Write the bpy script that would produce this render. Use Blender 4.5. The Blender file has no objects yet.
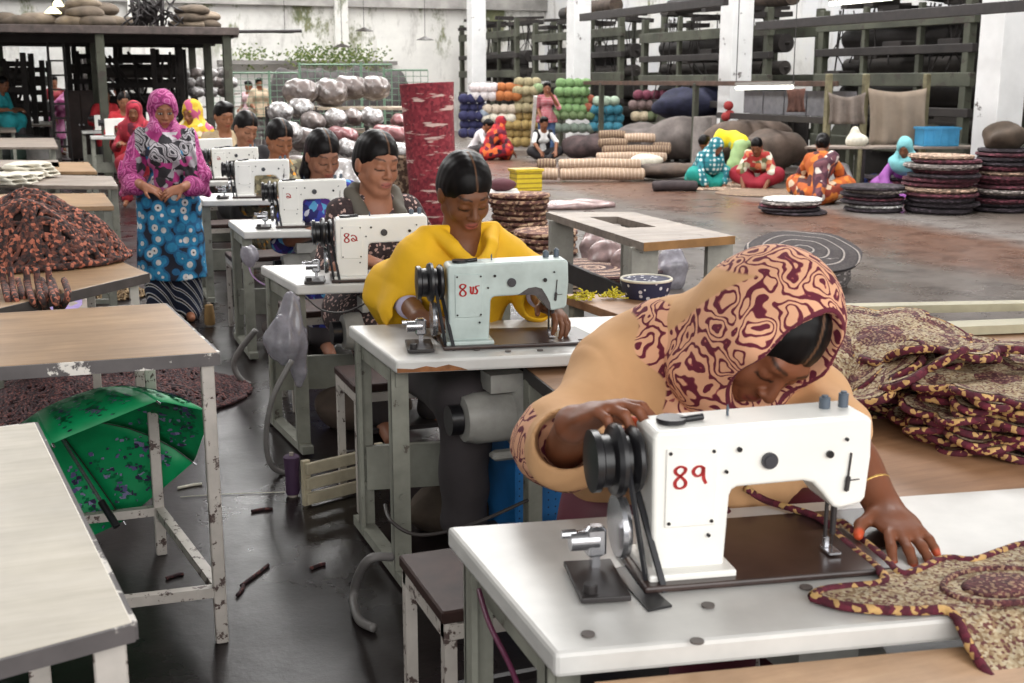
import bpy, bmesh, math, random
import numpy as np
from mathutils import Vector, Matrix, Euler
random.seed(7); np.random.seed(7)
SC = bpy.context.scene
COL = SC.collection
PI = math.pi
# ------------------------------------------------------------------ camera frame
FPX, H0 = 1200.0, 1.6
PITCH = math.atan(260.5 / FPX); YAW = math.radians(20.8)
FH = Vector((math.sin(YAW), math.cos(YAW), 0)); RT = Vector((math.cos(YAW), -math.sin(YAW), 0))
FW = FH * math.cos(PITCH) + Vector((0, 0, -math.sin(PITCH)))
UP = FH * math.sin(PITCH) + Vector((0, 0, math.cos(PITCH)))
CAM = Vector((0, 0, H0))
def ray(px, py): return FW + RT * ((px - 512) / FPX) + UP * ((341.5 - py) / FPX)
def P(px, py, z=0.0):
    d = ray(px, py); return CAM + d * ((z - H0) / d.z)
def PD(px, py, dep):
    d = ray(px, py); return CAM + d * (dep / d.dot(FH))
def PX(px, dep, z=0.0):
    v = PD(px, 80, dep); return Vector((v.x, v.y, z))
# ------------------------------------------------------------------ objects
def link(o, parent=None):
    COL.objects.link(o)
    if parent is not None: o.parent = parent
    return o
def tag(o, label=None, cat=None, group=None, kind=None):
    if label: o['label'] = label
    if cat: o['category'] = cat
    if group: o['group'] = group
    if kind: o['kind'] = kind
    return o
def empty(name, loc=(0, 0, 0), rz=0, label=None, cat=None, group=None):
    o = bpy.data.objects.new(name, None); o.empty_display_size = .1; link(o)
    o.location = loc; o.rotation_euler = (0, 0, rz)
    return tag(o, label, cat, group)
def kids(o): return [c for c in COL.objects if c.parent == o]
def copy_tree(o, parent=None, K=None):
    if K is None:
        K = {}
        for c in COL.objects:
            if c.parent: K.setdefault(c.parent.name, []).append(c)
    c = o.copy(); COL.objects.link(c)
    if parent is not None: c.parent = parent
    for ch in K.get(o.name, []): copy_tree(ch, c, K)
    return c
def rotm(rx=0, ry=0, rz=0): return Euler((rx, ry, rz)).to_matrix()
class MB:
    """collects shapes and links them as one mesh object"""
    def __init__(s): s.v = []; s.f = []; s.m = []; s.mi = 0
    def add(s, vs, fs):
        b = len(s.v); s.v += [tuple(v) for v in vs]
        s.f += [tuple(i + b for i in f) for f in fs]; s.m += [s.mi] * len(fs)
        return s
    def box(s, c, size, rot=None, taper=1.0, ch=0.0):
        hx, hy, hz = size[0] / 2, size[1] / 2, size[2] / 2; c = Vector(c)
        if ch > 0:
            ch = min(ch, hx * .9, hy * .9, hz * .9)
            vs = []
            for z, i in ((-hz, ch), (-hz + ch, 0), (hz - ch, 0), (hz, ch)):
                t = taper if z > 0 else 1
                X, Y = (hx - i) * t, (hy - i) * t
                k = ch * .7
                X2, Y2 = max(X - k, 0), max(Y - k, 0)
                vs += [(-X2, -Y, z), (X2, -Y, z), (X, -Y2, z), (X, Y2, z), (X2, Y, z), (-X2, Y, z), (-X, Y2, z), (-X, -Y2, z)]
            fs = [tuple(range(7, -1, -1)), tuple(range(24, 32))]
            for r in range(3):
                for k in range(8):
                    a, b = r * 8 + k, r * 8 + (k + 1) % 8
                    fs.append((a, b, b + 8, a + 8))
        else:
            vs = [(x * hx * (taper if z > 0 else 1), y * hy * (taper if z > 0 else 1), z * hz) for z in (-1, 1) for y in (-1, 1) for x in (-1, 1)]
            fs = [(0, 2, 3, 1), (4, 5, 7, 6), (0, 1, 5, 4), (1, 3, 7, 5), (3, 2, 6, 7), (2, 0, 4, 6)]
        R = rot if rot is not None else Matrix.Identity(3)
        return s.add([R @ Vector(v) + c for v in vs], fs)
    def beam(s, a, b, w, h=None, ch=0.0, up=(0, 0, 1)):
        a, b = Vector(a), Vector(b); h = h or w; d = b - a; L = d.length
        if L < 1e-6: return s
        z = d / L; u = Vector(up)
        if abs(z.dot(u)) > .99: u = Vector((0, 1, 0))
        x = u.cross(z).normalized(); y = z.cross(x)
        R = Matrix((x, y, z)).transposed()
        return s.box((a + b) / 2, (w, h, L), R, ch=ch)
    def tube(s, pts, r, n=8, caps=True, flat=1.0):
        pts = [Vector(p) for p in pts]; N = len(pts)
        rs = r if isinstance(r, (list, tuple)) else [r] * N
        vs = []; fs = []; prev = None
        for i, p in enumerate(pts):
            t = (pts[min(i + 1, N - 1)] - pts[max(i - 1, 0)])
            t = t.normalized() if t.length > 1e-9 else Vector((0, 0, 1))
            if prev is None:
                u = Vector((0, 0, 1)) if abs(t.z) < .9 else Vector((1, 0, 0))
                x = u.cross(t).normalized()
            else:
                x = prev - t * prev.dot(t)
                x = x.normalized() if x.length > 1e-6 else t.orthogonal().normalized()
            prev = x; y = t.cross(x)
            for k in range(n):
                a = 2 * PI * k / n
                vs.append(p + x * math.cos(a) * rs[i] + y * math.sin(a) * rs[i] * flat)
        for i in range(N - 1):
            for k in range(n):
                fs.append((i * n + k, i * n + (k + 1) % n, (i + 1) * n + (k + 1) % n, (i + 1) * n + k))
        if caps: fs += [tuple(range(n - 1, -1, -1)), tuple(range((N - 1) * n, N * n))]
        return s.add(vs, fs)
    def cyl(s, a, b, r, r2=None, n=16): return s.tube([a, b], [r, r if r2 is None else r2], n)
    def lathe(s, prof, c=(0, 0, 0), n=24, R=None, sx=1, sy=1, wob=0.0, cap=True):
        c = Vector(c); vs = []; fs = []
        for r, z in prof:
            for k in range(n):
                a = 2 * PI * k / n
                q = 1 + wob * (math.sin(3 * a + z * 40) * .6 + math.sin(5 * a + z * 90) * .4)
                v = Vector((r * math.cos(a) * sx * q, r * math.sin(a) * sy * q, z))
                vs.append((R @ v if R is not None else v) + c)
        m = len(prof)
        for i in range(m - 1):
            for k in range(n):
                fs.append((i * n + k, i * n + (k + 1) % n, (i + 1) * n + (k + 1) % n, (i + 1) * n + k))
        if cap:
            if prof[0][0] > 1e-5: fs.append(tuple(range(n - 1, -1, -1)))
            if prof[-1][0] > 1e-5: fs.append(tuple(range((m - 1) * n, m * n)))
        return s.add(vs, fs)
    def ball(s, c, r, n=10, R=None):
        rr = r if isinstance(r, (tuple, list)) else (r, r, r)
        vs = []; fs = []; m = n
        for i in range(n + 1):
            th = PI * i / n
            for k in range(m):
                ph = 2 * PI * k / m
                v = Vector((rr[0] * math.sin(th) * math.cos(ph), rr[1] * math.sin(th) * math.sin(ph), -rr[2] * math.cos(th)))
                vs.append((R @ v if R is not None else v) + Vector(c))
        for i in range(n):
            for k in range(m):
                fs.append((i * m + k, i * m + (k + 1) % m, (i + 1) * m + (k + 1) % m, (i + 1) * m + k))
        return s.add(vs, fs)
    def prism(s, outline, d, f=lambda a, b, c: (a, c, b)):
        """outline: list of (a,b); d: (c0,c1) extrusion; f maps a,b,c -> xyz"""
        n = len(outline)
        vs = [f(a, b, d[0]) for a, b in outline] + [f(a, b, d[1]) for a, b in outline]
        fs = [tuple(range(n)), tuple(range(2 * n - 1, n - 1, -1))]
        fs += [(k, k + n, (k + 1) % n + n, (k + 1) % n) for k in range(n)]
        return s.add(vs, fs)
    def sheet(s, g, th=0.0):
        """g: 2D list of points; a cloth-like sheet with thickness"""
        R_, C_ = len(g), len(g[0]); top = [Vector(p) for r in g for p in r]
        fs = [(i * C_ + j, i * C_ + j + 1, (i + 1) * C_ + j + 1, (i + 1) * C_ + j) for i in range(R_ - 1) for j in range(C_ - 1)]
        if th:
            nrm = [Vector((0, 0, 0)) for _ in top]
            for f in fs:
                nn = (top[f[1]] - top[f[0]]).cross(top[f[3]] - top[f[0]])
                for k in f: nrm[k] += nn
            bot = [p - n_.normalized() * th if n_.length > 0 else p for p, n_ in zip(top, nrm)]
            N = len(top)
            fb = [tuple(i + N for i in reversed(f)) for f in fs]
            rim = [j for j in range(C_)] + [i * C_ + C_ - 1 for i in range(1, R_)] + [(R_ - 1) * C_ + j for j in range(C_ - 2, -1, -1)] + [i * C_ for i in range(R_ - 2, 0, -1)]
            fr = [(rim[k], rim[k] + N, rim[(k + 1) % len(rim)] + N, rim[(k + 1) % len(rim)]) for k in range(len(rim))]
            return s.add(top + bot, fs + fb + fr)
        return s.add(top, fs)
    def build(s, name, mat, parent=None, smooth=None, bevel=0, loc=None, rz=None, rot=None, seg=2):
        me = bpy.data.meshes.new(name); me.from_pydata(s.v, [], s.f); me.validate(clean_customdata=False)
        bm = bmesh.new(); bm.from_mesh(me); bmesh.ops.recalc_face_normals(bm, faces=bm.faces); bm.to_mesh(me); bm.free()
        for m in (mat if isinstance(mat, (list, tuple)) else [mat]): me.materials.append(m)
        if len(s.m) == len(me.polygons) and max(s.m or [0]) > 0: me.polygons.foreach_set('material_index', s.m)
        if smooth is not None:
            me.polygons.foreach_set('use_smooth', [True] * len(me.polygons))
            if smooth > 0: me.set_sharp_from_angle(angle=math.radians(smooth))
        o = bpy.data.objects.new(name, me); link(o, parent)
        if bevel:
            md = o.modifiers.new('bevel', 'BEVEL'); md.width = bevel; md.segments = seg; md.limit_method = 'ANGLE'; md.angle_limit = math.radians(40)
        if loc is not None: o.location = loc
        if rz is not None: o.rotation_euler = (0, 0, rz)
        if rot is not None: o.rotation_euler = rot
        return o
# ------------------------------------------------------------------ materials
def lin(c):
    if max(c) > 1.0: c = [x / 255 for x in c]
    return tuple((x / 12.92 if x <= .04045 else ((x + .055) / 1.055) ** 2.4) for x in c[:3]) + (1,)
MATS = {}
class NT:
    def __init__(s, name):
        s.m = bpy.data.materials.new(name); s.m.use_nodes = True; s.t = s.m.node_tree; s.t.nodes.clear()
        s.out = s.n('ShaderNodeOutputMaterial'); s.b = s.n('ShaderNodeBsdfPrincipled'); s.l(s.b.outputs[0], s.out.inputs[0])
    def n(s, k, **kw):
        x = s.t.nodes.new(k)
        for a, v in kw.items(): setattr(x, a, v)
        return x
    def l(s, a, b): s.t.links.new(a, b)
    def math(s, op, a, b=None, clamp=False):
        x = s.n('ShaderNodeMath', operation=op, use_clamp=clamp)
        for i, v in enumerate((a, b)):
            if v is None: continue
            if isinstance(v, (int, float)): x.inputs[i].default_value = v
            else: s.l(v, x.inputs[i])
        return x.outputs[0]
    def ramp(s, fac, stops, const=True):
        r = s.n('ShaderNodeValToRGB'); r.color_ramp.interpolation = 'CONSTANT' if const else 'LINEAR'
        e = r.color_ramp.elements
        while len(e) < len(stops): e.new(.5)
        for k, (p, c) in enumerate(stops): e[k].position = p; e[k].color = lin(c)
        s.l(fac, r.inputs[0]); return r.outputs[0]
    def mix(s, fac, a, b, mode='MIX'):
        x = s.n('ShaderNodeMix', data_type='RGBA', blend_type=mode)
        for i, v in ((0, fac), (6, a), (7, b)):
            if isinstance(v, (int, float)): x.inputs[i].default_value = v
            elif isinstance(v, (tuple, list)): x.inputs[i].default_value = lin(v)
            else: s.l(v, x.inputs[i])
        return x.outputs[2]
    def coord(s, stretch=(1, 1, 1), rot=(0, 0, 0), warp=0, wscale=3):
        tc = s.n('ShaderNodeTexCoord'); mp = s.n('ShaderNodeMapping'); mp.inputs['Scale'].default_value = stretch; mp.inputs['Rotation'].default_value = rot
        src = tc.outputs['Object']
        if warp:
            nz = s.n('ShaderNodeTexNoise'); nz.inputs['Scale'].default_value = wscale; s.l(src, nz.inputs[0])
            ad = s.n('ShaderNodeVectorMath', operation='MULTIPLY_ADD'); s.l(nz.outputs[1], ad.inputs[0]); ad.inputs[1].default_value = (warp,) * 3; s.l(src, ad.inputs[2]); src = ad.outputs[0]
        s.l(src, mp.inputs[0]); return mp.outputs[0]
    def tex(s, kind, co, scale, detail=3, feature='F1', dist=0, band='X', rough=.6, rnd=1):
        if kind == 'noise':
            t = s.n('ShaderNodeTexNoise'); t.inputs['Scale'].default_value = scale; t.inputs['Detail'].default_value = detail; t.inputs['Roughness'].default_value = rough; t.inputs['Distortion'].default_value = dist; s.l(co, t.inputs[0]); return t.outputs[0]
        if kind == 'cell':
            t = s.n('ShaderNodeTexVoronoi'); t.inputs['Scale'].default_value = scale; t.inputs['Randomness'].default_value = rnd; s.l(co, t.inputs[0])
            w = s.n('ShaderNodeTexWhiteNoise'); s.l(t.outputs['Color'], w.inputs[0]); return w.outputs[0]
        if kind == 'dist':
            t = s.n('ShaderNodeTexVoronoi', feature=feature); t.inputs['Scale'].default_value = scale; t.inputs['Randomness'].default_value = rnd; s.l(co, t.inputs[0]); return t.outputs['Distance']
        if kind == 'wave':
            t = s.n('ShaderNodeTexWave', bands_direction=band); t.inputs['Scale'].default_value = scale; t.inputs['Distortion'].default_value = dist; t.inputs['Detail'].default_value = detail; s.l(co, t.inputs[0]); return t.outputs[1]
        if kind == 'rings':   # distance from the object's z axis, repeating
            sp = s.n('ShaderNodeSeparateXYZ'); s.l(co, sp.inputs[0])
            r = s.math('SQRT', s.math('ADD', s.math('POWER', s.math('ABSOLUTE', sp.outputs[0]), 2), s.math('POWER', s.math('ABSOLUTE', sp.outputs[1]), 2)))
            return s.math('FRACT', s.math('MULTIPLY', r, scale))
        if kind == 'scroll':
            t = s.n('ShaderNodeTexNoise'); t.inputs['Scale'].default_value = scale; t.inputs['Detail'].default_value = 0; s.l(co, t.inputs[0])
            return s.math('MULTIPLY', s.math('ABSOLUTE', s.math('SUBTRACT', s.math('FRACT', s.math('MULTIPLY', t.outputs[0], 7)), .5)), 2)
def M(name, col=(128, 128, 128), rough=.6, metal=0, pat=None, bump=0, bscale=60, var=.12, vscale=8, chip=None, spec=.5, layer=None, attr=None, emit=None, alpha=None, sheen=0, coat=0):
    """pat: dict(kind, scale, ramp=[(p,c)..], const, stretch, warp..) ; chip: (colour, amount, scale)"""
    if name in MATS: return MATS[name]
    t = NT(name); b = t.b; co = t.coord()
    if attr:
        a = t.n('ShaderNodeAttribute', attribute_name=attr); base = a.outputs[0]
    elif pat:
        k = dict(pat); ramp = k.pop('ramp'); const = k.pop('const', True)
        c2 = t.coord(k.pop('stretch', (1, 1, 1)), k.pop('rot', (0, 0, 0)), k.pop('warp', 0), k.pop('wscale', 3))
        f = t.tex(k.pop('kind'), c2, k.pop('scale'), **k); base = t.ramp(f, ramp, const)
    else:
        g = t.n('ShaderNodeRGB'); g.outputs[0].default_value = lin(col); base = g.outputs[0]
    if layer:   # second pattern over the first: dict(kind, scale, lo, hi, col)
        k = dict(layer); lo, hi, lc = k.pop('lo'), k.pop('hi'), k.pop('col')
        c3 = t.coord(k.pop('stretch', (1, 1, 1)), k.pop('rot', (0, 0, 0)), k.pop('warp', 0), k.pop('wscale', 3))
        f = t.tex(k.pop('kind'), c3, k.pop('scale'), **k)
        base = t.mix(t.ramp(f, [(lo, (0, 0, 0)), (hi, (1., 1., 1.))], False), base, lc)
    if var:
        nz = t.tex('noise', co, vscale, 4)
        base = t.mix(1.0, base, t.ramp(nz, [(.25, (1 - var * 1.2,) * 3), (.75, (1.0,) * 3)], False), 'MULTIPLY')
    if chip:
        cc, am, cs = chip
        f = t.tex('noise', co, cs, 6, rough=.7)
        base = t.mix(t.ramp(f, [(max(0, am - .02), (1., 1., 1.)), (am + .01, (0, 0, 0))], False), base, cc)
    t.l(base, b.inputs['Base Color'])
    b.inputs['Roughness'].default_value = rough; b.inputs['Metallic'].default_value = metal; b.inputs['Specular IOR Level'].default_value = spec
    if sheen: b.inputs['Sheen Weight'].default_value = sheen
    if coat: b.inputs['Coat Weight'].default_value = coat
    if bump:
        nb = t.tex('noise', co, bscale, 3); bp = t.n('ShaderNodeBump'); bp.inputs['Strength'].default_value = bump; bp.inputs['Distance'].default_value = .004
        t.l(nb, bp.inputs['Height']); t.l(bp.outputs[0], b.inputs['Normal'])
    if emit:
        b.inputs['Emission Color'].default_value = lin(emit[0]); b.inputs['Emission Strength'].default_value = emit[1]
    if alpha is not None: b.inputs['Alpha'].default_value = alpha
    MATS[name] = t.m; return t.m
# ------------------------------------------------------------------ distance-field modelling of bodies and cloth
def V3(*a): return np.array(a if len(a) == 3 else a[0], dtype=np.float64)
class SDF:
    def __init__(s): s.p = []; s.disp = None
    def cap(s, a, b, r0, r1=None, k=.02, sub=False): s.p.append(('c', V3(*[a]) if False else np.array(a, float), np.array(b, float), r0, r0 if r1 is None else r1, k, sub)); return s
    def ell(s, c, r, R=None, k=.02, sub=False): s.p.append(('e', np.array(c, float), np.array(r, float), np.eye(3) if R is None else np.array(R, float), 0, k, sub)); return s
    def plane(s, pt, n, k=.005): s.p.append(('p', np.array(pt, float), np.array(n, float), 0, 0, k, True)); return s   # removes the side n points to
    def chain(s, pts, rs, k=.02):
        for i in range(len(pts) - 1): s.cap(pts[i], pts[i + 1], rs[i], rs[i + 1], k)
        return s
    def bbox(s):
        lo = np.array([1e9] * 3); hi = -lo
        for q in s.p:
            if q[6]: continue
            if q[0] == 'c':
                m = max(q[3], q[4]); a = np.minimum(q[1], q[2]) - m; b = np.maximum(q[1], q[2]) + m
            else:
                e = np.sqrt(((q[3] * q[2]) ** 2).sum(1)); a = q[1] - e; b = q[1] + e
            lo = np.minimum(lo, a); hi = np.maximum(hi, b)
        return lo, hi
    def mesh(s, name, vox, mat, parent=None, color=None, matf=None, pad=.02):
        lo, hi = s.bbox(); lo -= pad + 2 * vox; hi += pad + 2 * vox
        n = np.ceil((hi - lo) / vox).astype(int) + 1
        ax = [(lo[i] + vox * np.arange(n[i])).astype(np.float32) for i in range(3)]
        F = np.full(n, 1.0, np.float32)
        for q in s.p:
            k = q[5]
            if q[0] == 'p': a, b = lo, hi
            elif q[0] == 'c':
                m = max(q[3], q[4]); a = np.minimum(q[1], q[2]) - m; b = np.maximum(q[1], q[2]) + m
            else:
                e = np.sqrt(((q[3] * q[2]) ** 2).sum(1)); a = q[1] - e; b = q[1] + e
            mg = k + 3 * vox
            i0 = np.clip(np.floor((a - mg - lo) / vox).astype(int), 0, n - 1); i1 = np.clip(np.ceil((b + mg - lo) / vox).astype(int) + 1, 1, n)
            if (i1 <= i0).any(): continue
            sl = tuple(slice(i0[t], i1[t]) for t in range(3))
            X = ax[0][sl[0]][:, None, None]; Y = ax[1][sl[1]][None, :, None]; Z = ax[2][sl[2]][None, None, :]
            if q[0] == 'p':
                d = (X - q[1][0]) * q[2][0] + (Y - q[1][1]) * q[2][1] + (Z - q[1][2]) * q[2][2]; d = -d / np.linalg.norm(q[2])
            elif q[0] == 'c':
                A, B, r0, r1 = q[1], q[2], q[3], q[4]; D = B - A; L = float((D * D).sum()) + 1e-12
                px, py, pz = X - A[0], Y - A[1], Z - A[2]
                t = np.clip((px * D[0] + py * D[1] + pz * D[2]) / L, 0, 1)
                d = np.sqrt((px - t * D[0]) ** 2 + (py - t * D[1]) ** 2 + (pz - t * D[2]) ** 2) - (r0 + (r1 - r0) * t)
            else:
                C, r, R = q[1], q[2], q[3]; px, py, pz = X - C[0], Y - C[1], Z - C[2]
                u = [R[0][j] * px + R[1][j] * py + R[2][j] * pz for j in range(3)]
                k0 = np.sqrt((u[0] / r[0]) ** 2 + (u[1] / r[1]) ** 2 + (u[2] / r[2]) ** 2)
                k1 = np.sqrt((u[0] / r[0] ** 2) ** 2 + (u[1] / r[1] ** 2) ** 2 + (u[2] / r[2] ** 2) ** 2) + 1e-9
                d = k0 * (k0 - 1) / k1
            G = F[sl]
            if q[6]:
                h = np.clip(.5 - .5 * (G + d) / k, 0, 1); F[sl] = G * (1 - h) + (-d) * h + k * h * (1 - h)
            else:
                h = np.clip(.5 + .5 * (G - d) / k, 0, 1); F[sl] = G * (1 - h) + d * h - k * h * (1 - h)
        if s.disp is not None:
            X, Y, Z = ax[0][:, None, None], ax[1][None, :, None], ax[2][None, None, :]
            msk = np.abs(F) < .06
            F = np.where(msk, F + s.disp(X, Y, Z), F)
        V, Q = surface_nets(F); V = V * vox + lo
        me = bpy.data.meshes.new(name); me.vertices.add(len(V)); me.vertices.foreach_set('co', V.astype(np.float32).ravel())
        me.loops.add(len(Q) * 4); me.loops.foreach_set('vertex_index', Q.astype(np.int32).ravel())
        me.polygons.add(len(Q)); me.polygons.foreach_set('loop_start', np.arange(0, len(Q) * 4, 4, dtype=np.int32))
        me.update(calc_edges=True); me.polygons.foreach_set('use_smooth', [True] * len(Q))
        for m in (mat if isinstance(mat, (list, tuple)) else [mat]): me.materials.append(m)
        if color is not None:
            c = color(V); at = me.color_attributes.new('tint', 'FLOAT_COLOR', 'POINT')
            at.data.foreach_set('color', np.concatenate([c, np.ones((len(c), 1))], 1).astype(np.float32).ravel())
        if matf is not None:
            ctr = V[Q].mean(1); me.polygons.foreach_set('material_index', matf(ctr).astype(np.int32))
        o = bpy.data.objects.new(name, me); link(o, parent); return o
def surface_nets(F):
    S = F < 0; n = F.shape
    C = np.zeros((n[0] - 1, n[1] - 1, n[2] - 1), np.uint8)
    offs = [(i, j, k) for i in (0, 1) for j in (0, 1) for k in (0, 1)]
    for i, j, k in offs: C += S[i:n[0] - 1 + i, j:n[1] - 1 + j, k:n[2] - 1 + k]
    act = np.argwhere((C > 0) & (C < 8))
    idx = np.full(C.shape, -1, np.int32); idx[tuple(act.T)] = np.arange(len(act))
    val = {o: F[act[:, 0] + o[0], act[:, 1] + o[1], act[:, 2] + o[2]] for o in offs}
    acc = np.zeros((len(act), 3)); cnt = np.zeros(len(act))
    for a in offs:
        for d in range(3):
            if a[d] == 1: continue
            b = list(a); b[d] = 1; b = tuple(b); va, vb = val[a], val[b]; m = (va < 0) != (vb < 0)
            t = va / np.where(np.abs(va - vb) < 1e-12, 1, va - vb); pos = np.array(a, float)[None, :].repeat(len(act), 0); pos[:, d] = t
            acc += pos * m[:, None]; cnt += m
    V = act + acc / np.maximum(cnt, 1)[:, None]
    Q = []
    for d in range(3):
        e1, e2 = [(1, 2), (2, 0), (0, 1)][d]
        sa = [slice(1, None)] * 3; sa[d] = slice(0, -1); sb = [slice(1, None)] * 3; sb[d] = slice(1, None)
        A, B = S[tuple(sa)], S[tuple(sb)]; w = np.argwhere(A != B)
        flip = A[tuple(w.T)]; base = w.copy(); base[:, e1] += 1; base[:, e2] += 1
        ok = (base < np.array(C.shape)[None, :]).all(1) & (base > 0).all(1)
        base = base[ok]; flip = flip[ok]
        def g(o1, o2):
            c = base.copy(); c[:, e1] -= o1; c[:, e2] -= o2; return idx[tuple(c.T)]
        q = np.stack([g(1, 1), g(0, 1), g(0, 0), g(1, 0)], 1)
        q[~flip] = q[~flip][:, ::-1]; Q.append(q[(q >= 0).all(1)])
    return V, np.concatenate(Q)
# ------------------------------------------------------------------ people
def unit(v): v = np.array(v, float); return v / (np.linalg.norm(v) + 1e-12)
def sstep(x, a, b): t = np.clip((x - a) / (b - a), 0, 1); return t * t * (3 - 2 * t)
def add_head(S, C, R, s, female=True):
    L = lambda p: R @ (np.array(p, float) * s) + C
    e = lambda c, r, k=.02, sub=False: S.ell(L(c), np.array(r) * s, R, k * s, sub)
    c = lambda a, b, r0, r1, k=.012: S.cap(L(a), L(b), r0 * s, r1 * s, k * s)
    e((0, .012, .032), (.073, .090, .083), .01)
    e((0, -.022, -.028), (.060, .064, .076), .03)
    e((0, -.060, -.092), (.022, .020, .018), .03)
    for x in (-1, 1):
        e((x * .036, -.056, -.030), (.023, .022, .027), .02)
        c((x * .056, .0, -.055), (x * .018, -.055, -.094), .014, .013, .03)
        e((x * .074, .012, -.010), (.009, .020, .031), .006)
    c((-.032, -.074, .028), (.032, -.074, .028), .012, .012, .02)
    for x in (-1, 1): e((x * .030, -.094, .006), (.017, .012, .012), .012, True)
    for x in (-1, 1): e((x * .030, -.070, .004), (.0165, .0155, .0135), .004)
    c((0, -.082, .014), (0, -.103, -.026), .0065, .0115, .010)
    for x in (-1, 1): e((x * .012, -.094, -.030), (.009, .010, .007), .006)
    e((0, -.080, -.058), (.026, .013, .018), .014)
    for x in (-1, 1): c((x * .004, -.0900, -.0550), (x * .020, -.082, -.0585), .0052, .003, .006)
    c((-.012, -.0855, -.0672), (.012, -.0855, -.0672), .0062, .0062, .007)
def head_tint(V, C, R, s, skin, lips, eyes='down'):
    h = ((V - C) @ R) / s; n = len(V); col = np.tile(lin(skin)[:3], (n, 1)).astype(float)
    x, y, z = np.abs(h[:, 0]), h[:, 1], h[:, 2]
    def blend(m, c): 
        nonlocal col
        col = col * (1 - m[:, None]) + np.array(lin(c)[:3])[None, :] * m[:, None]
    front = (y < -.045).astype(float)
    m = 1 - sstep(np.sqrt((x / .023) ** 2 + ((z + .0615) / .0125) ** 2), .75, 1.15); blend(m * (y < -.078), lips)
    m = (1 - sstep(np.abs(z + .0615 + .002 * np.cos(x * 150)), .0008, .0032)) * (x < .02); blend(m * (y < -.078) * .75, (52, 22, 18))
    zb = .030 + .006 * np.sin(np.clip((x - .012) / .042, 0, 1) * PI * .8)
    m = (1 - sstep(np.abs(z - zb), .0015, .0045)) * (x > .012) * (x < .052); blend(m * front * .85, (28, 18, 14))
    if eyes == 'down':
        ze = -.0045 - .003 * (1 - ((x - .030) / .018) ** 2)
        m = (1 - sstep(np.abs(z - ze), .0012, .0042)) * (np.abs(x - .030) < .018); blend(m * front * .95, (14, 9, 8))
    else:
        q = ((x - .030) / .016) ** 2 + ((z - .002) / .0075) ** 2
        blend((1 - sstep(q, .9, 1.6)) * front, (20, 12, 10)); blend((1 - sstep(q, .4, .8)) * front, (205, 195, 185))
        q = ((x - .030) / .006) ** 2 + ((z - .002) / .0065) ** 2; blend((1 - sstep(q, .7, 1.3)) * front, (22, 12, 8))
    m = 1 - sstep(np.sqrt(((x - .011) / .004) ** 2 + ((z + .036) / .003) ** 2), .6, 1.4); blend(m * (y < -.085) * .7, (40, 20, 15))
    return col
def add_hand(S, W, d, n, t, s=1.0, curl=.25, spread=.12, thumb=.2, lens=1.0):
    """W wrist, d towards the fingers, n way the palm faces, t thumb side"""
    W = np.array(W, float); d = unit(d); n = unit(np.array(n) - d * np.dot(n, d)); t = unit(np.array(t, float) - d * np.dot(t, d) - n * np.dot(t, n))
    R = np.stack([t, d, n], 1)
    S.ell(W + d * .050 * s, np.array((.040, .056, .016)) * s, R, .012 * s)
    S.cap(W, W + d * .04 * s, .022 * s, .020 * s, .02 * s)
    cl = curl if isinstance(curl, (list, tuple)) else [curl] * 4
    tips = []
    for i in range(4):
        b = W + (d * (.088, .093, .089, .078)[i] + t * (.029, .010, -.010, -.028)[i]) * s
        ln = (.068, .078, .072, .055)[i] * s * lens; a = cl[i]; p = b; dd = unit(d + t * spread * (1.2, .3, -.5, -1.4)[i])
        ang = a * .8
        for j, fr in enumerate((.46, .30, .24)):
            v = dd * math.cos(ang) + n * math.sin(ang); q = p + v * ln * fr
            r = (.0092, .0086, .0078, .0066); k = .92 if i == 3 else 1
            S.cap(p, q, r[j] * s * k, r[j + 1] * s * k, .004 * s); p = q; ang += a * (1.1 if j == 0 else .8)
        tips.append(p)
    p = W + (d * .026 + t * .030) * s; v = unit(d * .55 + t * .8 + n * thumb); q = p + v * .036 * s
    S.cap(W + d * .01 * s + t * .01 * s, p, .016 * s, .014 * s, .012 * s); S.cap(p, q, .013 * s, .0105 * s, .006 * s)
    v = unit(d * .85 + t * .45 + n * (thumb + curl_avg(cl) * .3)); S.cap(q, q + v * .030 * s, .0105 * s, .0082 * s, .004 * s); tips.append(q + v * .03 * s)
    return tips
def curl_avg(c): return sum(c) / 4
SIT = dict(pelvis=(0, 0, .60), waist=(0, -.02, .72), chest=(0, -.04, .88), neck=(0, -.05, 1.03), head=(0, -.075, 1.165),
           sh=(.138, -.045, .978), el=(.225, -.12, .76), wr=(.14, -.34, .84), hip=(.085, -.01, .58), knee=(.11, -.40, .57), ank=(.11, -.38, .10), toe=(.12, -.51, .035))
STAND = dict(pelvis=(0, 0, .84), waist=(0, -.01, .98), chest=(0, -.01, 1.14), neck=(0, .0, 1.28), head=(0, -.015, 1.41),
             sh=(.142, 0, 1.225), el=(.21, .03, .98), wr=(.17, -.15, .90), hip=(.085, 0, .80), knee=(.09, -.015, .45), ank=(.09, .01, .08), toe=(.10, -.12, .03))
FLOOR = dict(pelvis=(0, 0, .13), waist=(0, -.04, .27), chest=(0, -.12, .43), neck=(0, -.20, .56), head=(0, -.27, .68),
             sh=(.138, -.17, .51), el=(.22, -.30, .32), wr=(.15, -.46, .14), hip=(.085, -.02, .13), knee=(.27, -.28, .20), ank=(.05, -.36, .07), toe=(-.05, -.40, .06))
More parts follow.
